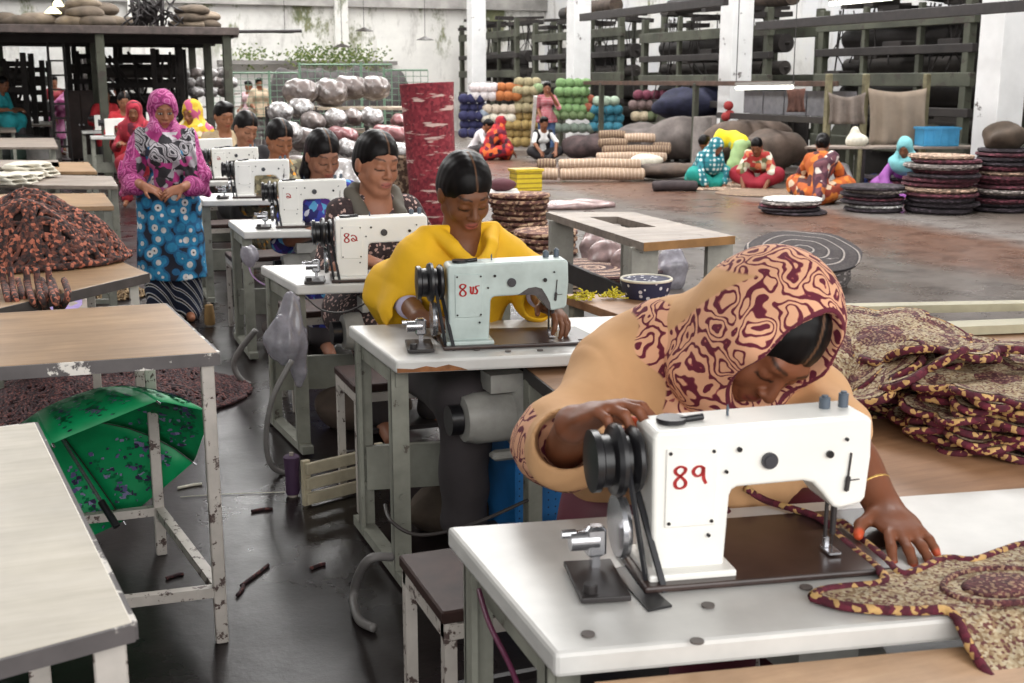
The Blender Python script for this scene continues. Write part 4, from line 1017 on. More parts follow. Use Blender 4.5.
# ---------------------------------------------------------------- on the bench behind the beige scarf
def basket(px, py, z, r, h, label):
    t = empty('basket', P(px, py, z), 0, label, 'basket')
    m = MB(); m.lathe([(r * .78, 0), (r * .92, h * .4), (r, h)], (0, 0, 0), 36); m.lathe([(r, h), (r * .93, h), (r * .86, h * .4), (r * .7, .01)], (0, 0, 0), 36, cap=False)
    m.build('basket_wall', M('navy_dotted_braid', pat=dict(kind='dist', scale=34, ramp=[(0, (214, 210, 214)), (.26, (44, 44, 72))]), rough=.8, bump=.5), t, smooth=40)
    MB().lathe([(r * .90, h * .72), (r * .5, h * .78), (.001, h * .8)], (0, 0, 0), 30, cap=False).build('white_filling', M('white_filling', (232, 230, 228), rough=.9, bump=.5), t, smooth=0)
    MB().tube([(r * .97 * math.cos(a * PI / 18), r * .97 * math.sin(a * PI / 18), h) for a in range(37)], .006, 6, caps=False).build('rim', WC, t, smooth=0)
basket(646, 297, .742, .105, .075, 'navy white-dotted round basket filled with white beside the beige scarf')
YS = M('yellow_scraps', (222, 206, 48), rough=.8, var=.25)
for i, (x, y, r) in enumerate(((582, 299, .045), (613, 297, .042))):
    c = P(x, y, .748); mb = MB(); rr = random.Random(i)
    for k in range(42):
        a = rr.uniform(0, 6.28); d = rr.random() * r; p = Vector((d * math.cos(a) * 1.4, d * math.sin(a), rr.uniform(0, .03) * (1 - d / r) + .003)); pp = [p]
        for q in range(4): pp.append(pp[-1] + Vector((rr.uniform(-.014, .014), rr.uniform(-.012, .012), rr.uniform(-.006, .008))))
        mb.tube([(v.x, v.y, max(.003, v.z)) for v in pp], [.003, .005, .004, .005, .002], 5, flat=.5)
    o = mb.build('cloth_scraps', YS, loc=c); tag(o, ['yellow cloth scraps just right of the pale blue green machine', 'yellow cloth scraps beside the navy dotted basket'][i], 'scraps', kind='stuff')
# ---------------------------------------------------------------- heap of flower rugs at the right
def rug_heap(px, py, z, n, R, lab, grp, seed, droop=.10, dz=.0155, petals=9, jit=.03):
    c = P(px, py, z); rr = random.Random(seed)
    first = flower_rug('flower_rug', (c.x, c.y, z), R, lab[0], rz=rr.random() * 6, droop=0, group=grp, seed=seed, petals=petals)
    K = None
    for i in range(1, n):
        k = copy_tree(first); k.location = (c.x + rr.uniform(-jit, jit), c.y + rr.uniform(-jit, jit), z + i * dz); k.rotation_euler = (rr.uniform(-.03, .03), rr.uniform(-.03, .03), rr.random() * 6); k['label'] = lab[1] if i < n - 1 else lab[2]
    return c
g1 = 'maroon flower rugs in the front pile'
rug_heap(996, 437, .746, 10, .215, ('maroon yellow-flecked flower rug at the bottom of the front pile', 'maroon yellow-flecked flower rug inside the front pile', 'maroon yellow-flecked flower rug on top of the front pile'), g1, 3)
g2 = 'beige flower rugs in the tall rear pile'
rug_heap(905, 398, .746, 10, .25, ('beige and plum flower rug at the bottom of the rear pile', 'beige and plum flower rug inside the rear pile', 'beige and plum flower rug topmost of the flat rear layers'), g2, 5)
spec_ = [((880, 338), .93, .24, (.10, -.30), .30, 'beige flower rug with plum centre draped over the rear pile top'), ((850, 350), .90, .21, (.45, -.35), .35, 'flower rug sagging at the left of the rear pile beside the scarf'),
         ((948, 352), .905, .24, (.22, .30), .25, 'flower rug slanting down right from the rear pile'), ((915, 372), .87, .20, (.50, .10), .30, 'flower rug hanging forward from the middle of the rear pile'),
         ((858, 385), .83, .19, (.75, -.30), .3, 'crumpled flower rug low on the left of the rear pile'), ((985, 372), .85, .22, (.12, .18), .2, 'flower rug bridging the rear and front piles')]
for i, (p_, z, R_, tl, dr, lb) in enumerate(spec_): flower_rug('flower_rug', P(*p_, z), R_, lb, rz=i * 1.1, tilt=tl, droop=dr, seed=20 + i, petals=8, th=.014)
# the rug being sewn, laid over the right end of the nearest table
def sewn_rug():
    c = P(1000, 592, .766); t = empty('flower_rug', c, 0, 'flower shaped maroon and beige rug being sewn on the nearest table', 'rug')
    poly_px = [(812, 598), (842, 607), (880, 611), (915, 612), (950, 612), (972, 630), (1000, 648), (1040, 662), (1085, 650), (1110, 610), (1095, 575), (1060, 548), (1024, 546), (1000, 553), (972, 562), (945, 560), (918, 572), (900, 575), (880, 556), (858, 538), (842, 524), (832, 530), (850, 548), (868, 562), (884, 577), (880, 585), (850, 588), (822, 592)]
    loop = [P(x, y, .768) - Vector(c) for x, y in poly_px]; lp = smooth_path(loop + [loop[0]], 3)[:-1]
    def hz(v):
        w_ = Vector(v) + Vector(c); edge = w_.y - (1.53 + (w_.x - .65) * -.176); return 0 if edge > 0 else -.0 + edge * .5
    me_v = [(v.x, v.y, hz(v)) for v in lp]; cen = Vector((0.02, .0, .008)); m = MB()
    from mathutils.geometry import tessellate_polygon
    tris = tessellate_polygon([[Vector((v[0], v[1], 0)) for v in me_v]])
    n = len(me_v); vs = [(a, b, c_ + .006) for a, b, c_ in me_v] + [(a, b, c_ - .004) for a, b, c_ in me_v]
    fs = [tuple(x) for x in tris] + [tuple(i + n for i in reversed(x)) for x in tris] + [(k, (k + 1) % n, (k + 1) % n + n, k + n) for k in range(n)]
    m.add(vs, fs); m.build('rug_field', BR_BEIGE, t)
    MB().tube([(a, b, c_ + .004) for a, b, c_ in me_v + [me_v[0]]], .0085, 8, caps=False).build('rug_border', BR_MAROON, t, smooth=0)
    e = P(1000, 588, .768) - Vector(c)
    MB().lathe([(.058, .006), (.05, .011), (.001, .012)], (e.x, e.y, 0), 30, sx=1.25, sy=.8).build('rug_centre', BR_CENTRE, t, smooth=0)
    pts = []
    for k in range(33):
        a = 2 * PI * k / 32; pts.append((e.x + .105 * math.cos(a), e.y + .066 * math.sin(a), .007))
    MB().tube(pts, .006, 6, caps=False).build('rug_ring', BR_CENTRE, t, smooth=0)
    # working cord running back under the needle
    MB().tube(smooth_path([P(834, 528, .772) - Vector(c), P(815, 516, .772) - Vector(c), P(790, 508, .772) - Vector(c), P(765, 500, .774) - Vector(c), P(745, 488, .80) - Vector(c)]), .0075, 8).build('loose_cord', BR_MAROON, t, smooth=0)
sewn_rug()
# ------------------------------------------------------------------ the people
def w2l(loc, rz, s, p):
    v = (Vector(p) - Vector(loc)) / s; return np.array(rotm(0, 0, -rz) @ v)
def cast(label, px, py, dep, s=1.2, rz=0.0, base=SIT, lean=.12, wr=None, el=None, over=None, ground=True, **kw):
    """puts the middle of the head at the given world point and the feet on the floor"""
    tgt = PD(px, py, dep); J = joints(base, 0, lean); h = J['head']
    dz = (tgt.z / s - h[2]) if base is SIT else 0
    o = rotm(0, 0, rz) @ (Vector(h) * s); loc = Vector((tgt.x - o.x, tgt.y - o.y, 0))
    ov = {}
    for k, v in (over or {}).items(): ov[k] = w2l(loc, rz, s, v)
    for d, nm in ((wr, 'wr'), (el, 'el')):
        for a, v in (d or {}).items(): ov[nm + a] = w2l(loc, rz, s, v)
    if base is not SIT and ground is True: pass
    return person(label, loc, rz, base, s, dz, lean, ov, **kw)
def cloth(name, ramp, scale=30, kind='cell', **kw):
    k = {a: kw.pop(a) for a in ('stretch', 'rot', 'warp', 'wscale', 'dist', 'band', 'detail', 'const', 'rnd') if a in kw}
    return M(name, pat=dict(kind=kind, scale=scale, ramp=ramp, **k), rough=kw.pop('rough', .85), var=kw.pop('var', .15), **kw)
YEL = M('yellow_cotton', (232, 178, 16), rough=.75, var=.10, vscale=5, bump=.15, bscale=260)
LILS = M('lilac_sleeve', (196, 188, 214), rough=.8, var=.15)
PRB = cloth('brown_dotted_print', [(0, (58, 44, 46)), (.55, (70, 54, 54)), (.86, (206, 170, 160))], 110)
PBLU = cloth('blue_violet_print', [(0, (42, 40, 112)), (.3, (58, 70, 170)), (.5, (90, 50, 140)), (.68, (92, 168, 214)), (.82, (40, 30, 84)), (.93, (220, 220, 232))], 34)
DKG = M('dark_grey_cloth', (64, 58, 60), rough=.85); BLK = M('black_cloth', (34, 30, 34), rough=.85, var=.2)
OLV = cloth('olive_orange_print', [(0, (110, 104, 84)), (.5, (150, 140, 110)), (.75, (222, 150, 40)), (.9, (70, 60, 50))], 40)
SCR = M('maroon_scroll_print', pat=dict(kind='scroll', scale=21, warp=.07, wscale=16, ramp=[(0, (98, 20, 44)), (.32, (160, 80, 80)), (.40, (226, 172, 138))]), rough=.85, var=.12, vscale=9)
BEI = M('beige_scarf_cloth', (212, 166, 120), rough=.85, var=.10, vscale=4, bump=.15, bscale=240)
BAND = M('scroll_band_print', pat=dict(kind='scroll', scale=12, warp=.05, wscale=12, ramp=[(0, (96, 18, 42)), (.30, (226, 186, 146))]), rough=.85, var=.1)
MAR = M('maroon_cloth', (92, 24, 44), rough=.8, var=.2)
STRAP = M('grey_green_strap', (98, 92, 82), rough=.8)
def scarf_mix():
    t = NT('scarf_cloth'); b = t.b; a = t.n('ShaderNodeAttribute', attribute_name='tint'); sp = t.n('ShaderNodeSeparateColor'); t.l(a.outputs[0], sp.inputs[0])
    f = t.tex('scroll', t.coord((1, 1, 1), (0, 0, 0), .07, 16), 21); pat = t.ramp(f, [(0, (98, 20, 44)), (.32, (160, 80, 80)), (.40, (226, 172, 138))])
    m1 = t.ramp(sp.outputs[0], [(.48, (0, 0, 0)), (.52, (1., 1., 1.))], False); m2 = t.ramp(sp.outputs[1], [(.48, (0, 0, 0)), (.52, (1., 1., 1.))], False)
    c = t.mix(m1, (212, 166, 120), pat); c = t.mix(m2, c, (98, 26, 46)); nz = t.tex('noise', t.coord(), 6, 4); c = t.mix(1.0, c, t.ramp(nz, [(.25, (.88, .86, .84)), (.75, (1., 1., 1.))], False), 'MULTIPLY')
    t.l(c, b.inputs['Base Color']); b.inputs['Roughness'].default_value = .85; return t.m
SCARFMIX = scarf_mix()
# -- woman in the beige and maroon headscarf, nearest
def near_woman():
    s, rz = 1.15, .12; tgt = PD(768, 338, 2.36); loc = Vector((1.27, 2.46, 0))
    L = lambda p: w2l(loc, rz, s, p)
    C = L(tgt); shR = L(PD(628, 362, 2.56)); shL = L(PD(800, 400, 2.50)); neck = L(PD(705, 345, 2.52))
    wh = Vector(COL.objects['sewing_machine'].location) + rotm(0, 0, sk) @ Vector((-.085, .052, .262))
    wrR = L(PD(573, 424, 2.10)); elR = L(PD(563, 458, 2.38)); wrL = L(P(884, 508, .805)); elL = L(PD(846, 440, 2.28))
    ov = dict(head=C, neck=neck, shR=shR, shL=shL, elR=elR, wrR=wrR, elL=elL, wrL=wrL)
    ch = (shR + shL) / 2 - np.array((0, .0, .12)); ov['chest'] = ch; ov['waist'] = np.array((-.02, -.02, .66)); ov['pelvis'] = np.array((0, 0, .53)); ov['hipL'] = (.085, 0, .5); ov['hipR'] = (-.085, 0, .5)
    tipv = rotm(0, 0, -rz) @ (P(925, 556, .775) - P(884, 508, .80)); ex = rotm(0, 0, -rz) @ Vector((math.cos(sk), math.sin(sk), 0))
    gv = rotm(0, 0, -rz) @ (PD(619, 404, 2.03) - PD(573, 424, 2.10))
    hands = dict(L=dict(d=tipv, n=(0, 0, -1), t=(-.75, -.6, 0), curl=[.30, .22, .22, .28], spread=.20, thumb=.1, s=.98),
                 R=dict(d=gv, n=(.15, -.45, -.9), t=(.6, .5, .35), curl=[.62, .70, .78, .85], spread=.16, thumb=.45, s=1.0))
    def shawl(J, Cc, R, hs, vox, body):
        S = SDF(); Lh = lambda p: R @ (np.array(p, float) * hs) + Cc
        a = J['neck']; bk = np.array((0, .06, 0))
        S.chain([J['shR'] + (0, 0, .0), J['shR'] * .5 + J['neck'] * .5 + (0, .01, .01), a + (0, .03, -.01)], [.058, .076, .085], .05)
        S.chain([a, J['shL'] * .6 + a * .4, J['shL']], [.09, .085, .075], .05)
        S.chain([J['shR'], J['shR'] * .5 + J['elR'] * .5 + (0, -.01, 0), J['elR'] + (0, 0, .03)], [.060, .068, .078], .05)
        S.cap(J['elR'] + (0, 0, .03), J['elR'] * .55 + J['wrR'] * .45 + (0, .0, -.01), .078, .070, .05)
        S.chain([J['shR'] + (0, .02, -.04), J['chest'] + (-.03, -.02, -.02), J['waist'] + (-.02, 0, .0)], [.10, .14, .15], .06)
        S.chain([J['shL'] + (0, .02, -.04), J['chest'] + (.03, -.02, -.02), J['waist'] + (.02, 0, .0)], [.09, .14, .15], .06)
        S.chain([J['shL'], J['elL'] * .75 + J['shL'] * .25], [.07, .062], .04)
        # open sleeve mouth
        d = unit(J['wrR'] - J['elR']); S.cap(J['elR'] * .62 + J['wrR'] * .38, J['wrR'] + d * .06, .056, .075, .012) if False else None
        S.p.append(('c', J['elR'] * .60 + J['wrR'] * .40, J['wrR'] + d * .05, .050, .072, .008, True))
        f = lambda X, Y, Z: .0125 * crease(40 * X - 26 * Z + 2.2 * np.sin(11 * X + 9 * Z)) + .003 * crease(60 * X + 55 * Z + 8 * Y)
        S.disp = f
        def mf(c):
            # scrolls on a band by the sleeve mouth and on the strip hanging from the hood
            dm = np.linalg.norm(c - J['elR'], axis=1); m = (dm < .125) & (c[:, 2] < J['elR'][2] + .10)
            p0, p1 = L(PD(660, 262, 2.45)), L(PD(692, 410, 2.40)); ab = p1 - p0; tt = np.clip(((c - p0) @ ab) / (ab @ ab), 0, 1); st_ = np.linalg.norm((c - p0 - tt[:, None] * ab)[:, [0, 2]], axis=1) < .040 + .012 * np.sin(tt * 14)
            a1 = .5 + (.125 - dm) * 12; a1 = np.where(c[:, 2] < J['elR'][2] + .10, a1, 0); a2 = .5 + (.040 + .012 * np.sin(tt * 14) - np.linalg.norm((c - p0 - tt[:, None] * ab)[:, [0, 2]], axis=1)) * 12
            k_ = np.clip(np.maximum(a1, a2), 0, 1); return np.stack([k_, k_ * 0, k_ * 0], 1)
        o = S.mesh('shawl', .0055, SCARFMIX, body, color=mf); return o
    def hood_(J, Cc, R, hs, vox, body):
        S = SDF(); Lh = lambda p: R @ (np.array(p, float) * hs) + Cc
        S.ell(Lh((0, .028, .030)), np.array((.105, .128, .120)) * hs, R, .02)
        S.cap(Lh((-.01, .05, -.03)), J['neck'] + (0, .01, -.01), .095, .10, .06)
        S.cap(Lh((.03, -.03, -.085)), Lh((-.035, -.02, -.135)), .052, .050, .04)
        S.cap(Lh((.075, -.03, .02)), Lh((.060, -.035, -.10)), .040, .045, .04); S.cap(Lh((-.075, -.03, .02)), Lh((-.060, -.02, -.12)), .036, .045, .04)
        S.cap(J['neck'], J['neck'] * .5 + J['chest'] * .5 + (-.01, -.08, 0), .085, .085, .05)
        S.ell(Lh((0, -.105, .040)), np.array((.080, .125, .135)) * hs, R, .008, True)
        S.disp = lambda X, Y, Z: .0045 * crease(38 * X - 30 * Z + 2 * np.sin(14 * Y)) + .0025 * crease(60 * Z + 34 * X)
        def mf(c):
            h = ((c - Cc) @ R) / hs; edge = (np.abs(((h - np.array((0, -.105, -.010))) / np.array((.070, .105, .108)) )**2).sum(1) < 1.35)
            plain = (h[:, 1] > .060) & (c[:, 2] < Cc[2] + .12); q = (((h - np.array((0, -.105, .040))) / np.array((.080, .125, .135))) ** 2).sum(1); a2 = np.where(h[:, 1] < .05, .5 + (.075 - np.abs(q - 1.10)) * 4, 0); a1 = .5 - np.minimum((h[:, 1] - .060), (Cc[2] + .12 - c[:, 2])) * 10
            return np.stack([np.clip(a1, 0, 1), np.clip(a2, 0, 1), a1 * 0], 1)
        return S.mesh('headscarf', .005, SCARFMIX, body, color=mf)
    b = person('woman in beige and maroon scroll headscarf bent over the machine numbered 89', loc, rz, SIT, s, 0, 0, ov, head=(.90, -.30, .50), skin=(124, 74, 50), lips=(128, 62, 52), vox=.0045, hands=hands, hair='plain',
               garments=[shawl, hood_, trousers(MAR)], tips_col=(214, 84, 44))
    MB().tube([tuple(w2l((0, 0, 0), 0, 1, (0, 0, 0)))] * 2, .001) if False else None
    # bangle on the flat hand's wrist
    a = Vector(wrL); d = (Vector(wrL) - Vector(elL)).normalized(); u = d.orthogonal().normalized(); v = d.cross(u); c = a - d * .045
    MB().tube([c + (u * math.cos(k * PI / 10) + v * math.sin(k * PI / 10)) * .030 for k in range(21)], .0035, 6, caps=False).build('bangle', M('gold_bangle', (200, 160, 90), rough=.3, metal=.6), b, smooth=0)
near_woman()
# -- woman in the yellow shawl
def yellow_woman():
    s, rz = 1.14, .05
    def cape(J, C, R, hs, vox, body):
        S = SDF(); n = J['neck']; fr = np.array((0, -.07, 0))
        S.chain([J['shR'] + (.02, 0, -.01), n + (-.07, .01, .02), n + (0, .055, .04), n + (.07, .01, .02), J['shL'] + (-.02, 0, -.01)], [.050, .046, .046, .046, .050], .03)
        for a, w_ in (('R', 1), ('L', .9)):
            S.chain([J['sh' + a] + (0, 0, -.02), J['el' + a] + (0, 0, .02), J['el' + a] * .5 + J['wr' + a] * .5 + (0, .03, -.02)], [.044, .074 * w_, .082 * w_], .05)
            S.chain([J['sh' + a] + (0, .0, -.05), J['chest'] * (1, 1, 1) + (0, .0, -.02), J['waist']], [.08, .125, .13], .07)
        S.cap(J['elR'] + (-.02, .02, -.02), J['elR'] + (-.0, .04, -.12), .085, .05, .05)
        # crossed folds at the throat
        S.chain([n + (-.10, -.01, .02), n + (-.055, -.090, -.03), n + (.005, -.142, -.105)], [.022, .026, .024], .006)
        S.chain([n + (.10, -.01, .02), n + (.060, -.090, -.03), n + (.01, -.145, -.10), n + (-.06, -.145, -.125), n + (-.14, -.11, -.11)], [.022, .026, .026, .022, .018], .006)
        S.ell(n + (0, -.085, .008), (.050, .065, .085), None, .010, True); S.plane(n + (0, 0, .03), (0, .15, 1), .01)
        for a, r in (('R', .055), ('L', .05)):
            S.p.append(('c', J['el' + a] * .55 + J['wr' + a] * .45 + np.array((0, 0, -.03)), J['wr' + a], r, r * 1.1, .012, True))
        hm = w2l((0, 0, 0), 0, 1, (0, 0, 0)); S.ell(J['wrR'] * .55 + J['elR'] * .45 + (.02, -.06, -.075), (.105, .15, .075), None, .010, True)
        S.disp = lambda X, Y, Z: .0060 * crease(26 * X * np.sign(X + .02) - 40 * Z + 2.0 * np.sin(7 * Z + 6 * X) + 1) + .0025 * crease(60 * X + 44 * Z)
        return S.mesh('shawl', .0055, YEL, body)
    def sleeves(J, C, R, hs, vox, body):
        S = SDF()
        for a in 'LR': S.chain([J['el' + a], J['el' + a] * .45 + J['wr' + a] * .55], [.048, .042], .02)
        S.chain([J['pelvis'], J['waist']], [.15, .13], .05); S.disp = folds(.003, (40, 60, 50)); return S.mesh('lilac_sleeves', .006, LILS, body)
    def skirt(J, C, R, hs, vox, body):
        S = SDF()
        for a in 'LR': S.chain([J['hip' + a], J['knee' + a], J['knee' + a] - np.array((0, -.02, .20))], [.10, .085, .085], .08)
        S.disp = folds(.006, (30, 20, 40)); return S.mesh('yellow_skirt', .008, YEL, body)
    b = cast('woman in a yellow shawl sewing at the pale blue green machine', 465, 192, 4.22, s, rz, lean=.10, head=(.55, .02, -.06), skin=(112, 70, 46), lips=(150, 84, 74), vox=.005, hair='bun',
         wr=dict(R=PD(420, 318, 3.98), L=PD(545, 303, 3.98)), el=dict(R=PD(398, 290, 4.32), L=PD(535, 285, 4.4)), hands=dict(R=dict(d=(.55, -.8, -.1), n=(.1, -.1, -1), t=(.8, .5, 0)), L=dict(d=(.15, -1, -.35), n=(-.3, -.1, -1), t=(-.9, -.2, .2), curl=.5)), garments=[cape, sleeves, trousers(DKG)])
    g_ = [[PD(497 + 26 * i / 5, 455 + 65 * j / 5, 4.0 + .01 * math.sin(i * 2)) - PD(510, 455, 4.0) for i in range(6)] for j in range(6)]
    m = MB(); m.sheet(g_, .004); o = m.build('scarf_end', YEL, None, smooth=0, loc=PD(510, 455, 4.0)); tag(o, 'end of yellow cloth hanging under the table of the woman in yellow', 'cloth')
    return b
yellow_woman()
def strap(J, C, R, hs, vox, body):
    S = SDF()
    for sg, a in ((-1, 'R'), (1, 'L')): S.chain([J['neck'] + (0, .075, .03), J['sh' + a] * .45 + J['neck'] * .55 + (0, .05, .05), J['sh' + a] * .62 + J['neck'] * .38 + (0, .02, .045), J['sh' + a] * .55 + J['neck'] * .45 + (0, -.075, -.03), J['chest'] + (sg * .075, -.115, -.02), J['waist'] + (sg * .07, -.10, 0)], [.028, .028, .030, .026, .024, .03], .01)
    S.disp = folds(.002, (90, 20, 60)); return S.mesh('dupatta', .005, STRAP, body)
cast('woman in dark brown dotted print sewing at the third machine', 377, 163, 5.62, 1.22, .10, lean=.05, head=(.22, .14, .05), skin=(154, 104, 80), lips=(156, 92, 82), vox=.005, hair='bun', garments=[top_garment(PRB, 1.2, skirt='lap', name='kameez', neck=.062), strap, trousers(DKG)])
cast('woman in blue and violet print looking down at the fourth machine', 323, 155, 7.30, 1.25, .10, lean=.06, head=(.45, .10, -.05), skin=(140, 94, 72), vox=.006, hair='side', garments=[top_garment(PBLU, 1.1, skirt='lap', name='kameez'), trousers(DKG)])
cast('woman with orange and olive dress sewing behind the woman in blue', 280, 139, 9.25, 1.24, .12, lean=.05, head=(.42, .10, .0), skin=(142, 92, 64), vox=.007, hair='bun', garments=[top_garment(OLV, 1.5, skirt='lap', name='kameez'), trousers(DKG)])
cast('girl in a black top with wide neck sewing left of the orange and olive dress', 246, 128, 10.95, 1.24, .15, lean=.05, head=(.42, .20, .10), skin=(148, 102, 78), vox=.007, hair='bun', garments=[top_garment(BLK, .9, skirt='lap', name='kameez', neck=.09), trousers(DKG)])
cast('short haired boy in a tan shirt just behind the girl in black', 224, 116, 12.7, 1.22, .15, lean=.05, head=(.30, .15, 0), skin=(140, 92, 66), vox=.009, hair='short', female=False, garments=[top_garment(M('tan_shirt', (170, 150, 120), rough=.85), .9, name='shirt'), trousers(DKG)])
YPH = cloth('yellow_pink_scarf', [(0, (214, 176, 40)), (.5, (228, 196, 70)), (.72, (200, 90, 130)), (.88, (236, 226, 190))], 16)
cast('woman in yellow and pink headscarf turned aside, right of the standing woman', 192, 113, 14.2, 1.15, -.5, lean=.12, head=(.30, -.3, 0), skin=(150, 98, 70), vox=.009, hair=None, garments=[top_garment(YPH, 1.5, name='kameez'), hood(YPH), trousers(DKG)])
# -- standing woman
PKB = cloth('pink_black_white_print', [(0, (188, 40, 128)), (.26, (204, 80, 150)), (.40, (40, 34, 40)), (.60, (176, 168, 172)), (.74, (70, 62, 68)), (.88, (216, 206, 210))], 7, kind='noise', detail=3, dist=2.5) if False else M('pink_black_white_print', pat=dict(kind='cell', scale=17, warp=.10, wscale=10, ramp=[(0, (176, 52, 124)), (.30, (198, 104, 156)), (.44, (38, 34, 40)), (.62, (168, 160, 166)), (.80, (62, 56, 62)), (.90, (222, 214, 218))]), rough=.8, var=.2, vscale=20)
GSW = M('grey_white_swirl', pat=dict(kind='scroll', scale=9, warp=.1, wscale=7, ramp=[(0, (44, 40, 46)), (.40, (196, 190, 194)), (.85, (110, 104, 110))]), rough=.8, var=.2)
PINK = M('magenta_print', pat=dict(kind='scroll', scale=14, warp=.05, wscale=12, ramp=[(0, (140, 34, 100)), (.35, (190, 72, 142)), (.9, (216, 150, 188))]), rough=.75, var=.15)
BFL = M('blue_flower_print', pat=dict(kind='dist', scale=13, ramp=[(0, (44, 40, 48)), (.10, (232, 228, 224)), (.30, (42, 140, 186)), (.52, (30, 104, 152)), (.66, (24, 28, 48))]), rough=.8, var=.25, vscale=16)
STR = M('blue_white_stripes', pat=dict(kind='wave', scale=9, band='DIAGONAL', dist=.6, detail=1, ramp=[(0, (28, 34, 56)), (.60, (60, 100, 150)), (.72, (226, 222, 216)), (.92, (30, 32, 44))]), rough=.85)
def stand_scarf(J, C, R, hs, vox, body):
    S = SDF(); L = lambda p: R @ (np.array(p, float) * hs) + C
    S.ell(L((0, .018, .034)), np.array((.094, .112, .106)), R, .02); S.cap(L((0, .02, -.05)), J['neck'], .085, .085, .05)
    for a in 'LR': S.cap(J['neck'], J['sh' + a] + (0, 0, .0), .072, .062, .05); S.chain([J['sh' + a], J['el' + a] + (0, -.02, .03)], [.066, .080], .05)
    S.cap(J['neck'] + (0, -.05, -.03), J['chest'] + (0, -.075, -.02), .10, .105, .06); S.cap(J['chest'] + (0, -.075, -.02), J['waist'] + (0, -.09, -.07), .110, .075, .06)
    S.ell(L((0, -.115, -.014)), (.060, .09, .083), R, .008, True)
    S.disp = lambda X, Y, Z: .006 * np.sin(26 * (X * X * 14 + Z * 1.4) + 10 * X) + .003 * np.sin(50 * X + 30 * Z)
    def mf(c):
        h = (c - C) @ R; d = np.sqrt((c[:, 0] * 1.15) ** 2 + (c[:, 2] - J['neck'][2] - .10) ** 2)
        return np.where(h[:, 2] > -.10, 1, np.where((c[:, 0] > .19) | (c[:, 0] < -.19), 1, np.where((d > .18) & (d < .30), 2, 0)))
    return S.mesh('headscarf', .007, [PKB, PINK, GSW], body, matf=mf)
def wide_sleeves(J, C, R, hs, vox, body):
    S = SDF()
    for a, sg in (('L', 1), ('R', -1)):
        S.chain([J['sh' + a], J['el' + a], J['el' + a] * .45 + J['wr' + a] * .55 + (0, 0, -.02)], [.06, .060, .062], .03)
        S.cap(J['el' + a] * .6 + J['wr' + a] * .4 + (sg * .02, .0, -.02), J['el' + a] + (sg * .055, .02, -.10), .055, .022, .04)
    S.disp = folds(.004, (30, 30, 40)); return S.mesh('wide_sleeves', .007, PINK, body)
sw = cast('standing woman in pink and black headscarf and blue flowered dress in the aisle', 163, 109, 8.05, 1.0, -.06, base=STAND, lean=.0, head=(.26, .12, 0), skin=(150, 98, 72), lips=(150, 80, 72), eyes='open', vox=.0055, hair=None,
          wr=dict(R=PD(143, 186, 7.78), L=PD(182, 188, 7.80)), el=dict(R=PD(130, 178, 8.0), L=PD(199, 180, 8.02)), hands=dict(R=dict(d=(.9, -.2, -.35), n=(0, .6, -.8), t=(.2, -.8, .6)), L=dict(d=(-.9, -.2, -.25), n=(0, .7, -.7), t=(-.2, -.8, .6), curl=.4)),
          garments=[top_garment(BFL, .8, skirt=.54, name='kameez'), stand_scarf, wide_sleeves, trousers(STR, g=.045, cuff=.0)])
# -- people far down the row
RED = M('red_cloth', (196, 40, 50), rough=.8, var=.2); DRED = cloth('dark_red_print', [(0, (150, 26, 44)), (.6, (190, 50, 70)), (.85, (90, 20, 40))], 14)
def far(label, px, py, d, s, rz, col, base=SIT, hair='bun', vox=.014, **kw):
    hd = kw.pop('hd', (.25, 0, 0)); g = kw.pop('garments', None); fem = kw.pop('female', True)
    return cast(label, px, py, d, s, rz, base=base, head=hd, skin=kw.pop('skin', (130, 84, 60)), hair=hair, vox=vox, female=fem, garments=g or [top_garment(col, 1.1, skirt='lap' if base is SIT else None, name='shirt'), trousers(DKG)], **kw)
far('person with red top at the nearer far machine, left of the standing woman', 124, 101, 19.3, 1.2, .1, RED)
far('person in a red shirt third from the left in the distant row', 105, 95, 22.5, 1.2, .1, RED)
far('dark clothed person at the far end of the sewing row', 97, 98, 25.5, 1.2, .1, BLK)
far('dark clothed person whose head shows highest in the distant row', 118, 91, 27.0, 1.15, .1, DKG)
far('woman draped in dark red beside the standing woman\'s right shoulder', 134, 112, 15.9, 1.1, -.2, DRED, hair=None, garments=[top_garment(DRED, 1.4, skirt='lap', name='kameez'), hood(DRED), trousers(DRED)])
PKS = cloth('pink_shawl_print', [(0, (206, 120, 170)), (.5, (222, 160, 196)), (.8, (180, 84, 140))], 12)
far('person bent forward in a long pink shawl by the farthest machine', 69, 97, 26.5, 1.05, .9, PKS, base=STAND, lean=.75, hair=None, hd=(.9, 0, 0), garments=[top_garment(PKS, 1.6, skirt=.5, name='kameez', loose=.02), hood(PKS, drape=.22), trousers(PKS)])
TEAL = M('teal_cloth', (36, 156, 164), rough=.8, var=.2)
far('person in a teal top at the left edge, near the drums', 3, 84, 21.8, 1.15, .9, TEAL, lean=.3)
far('person in a dark red shirt standing by the ladder', 53, 74, 28.0, 1.12, .3, M('brick_shirt', (140, 40, 50), rough=.8), base=STAND, hair='short', female=False, lean=0)
far('man in a pinkish shirt standing with face turned by the green fence', 248, 80, 29.6, 1.05, -.8, M('pinkish_shirt', (206, 170, 176), rough=.8), base=STAND, hair='short', female=False, lean=0, garments=[top_garment(M('pinkish_shirt'), 1.0, skirt=.12, name='shirt'), trousers(M('dark_blue_jeans', (50, 58, 84), rough=.8))])
far('stout man in a cream shirt standing by the green fence', 259, 79, 29.0, 1.1, .1, DKG, base=STAND, hair='short', female=False, lean=0, garments=[top_garment(M('cream_shirt', (206, 182, 154), rough=.8, var=.2), 1.0, skirt=.14, name='shirt', loose=.03), trousers(M('grey_trousers', (112, 104, 104), rough=.8))])
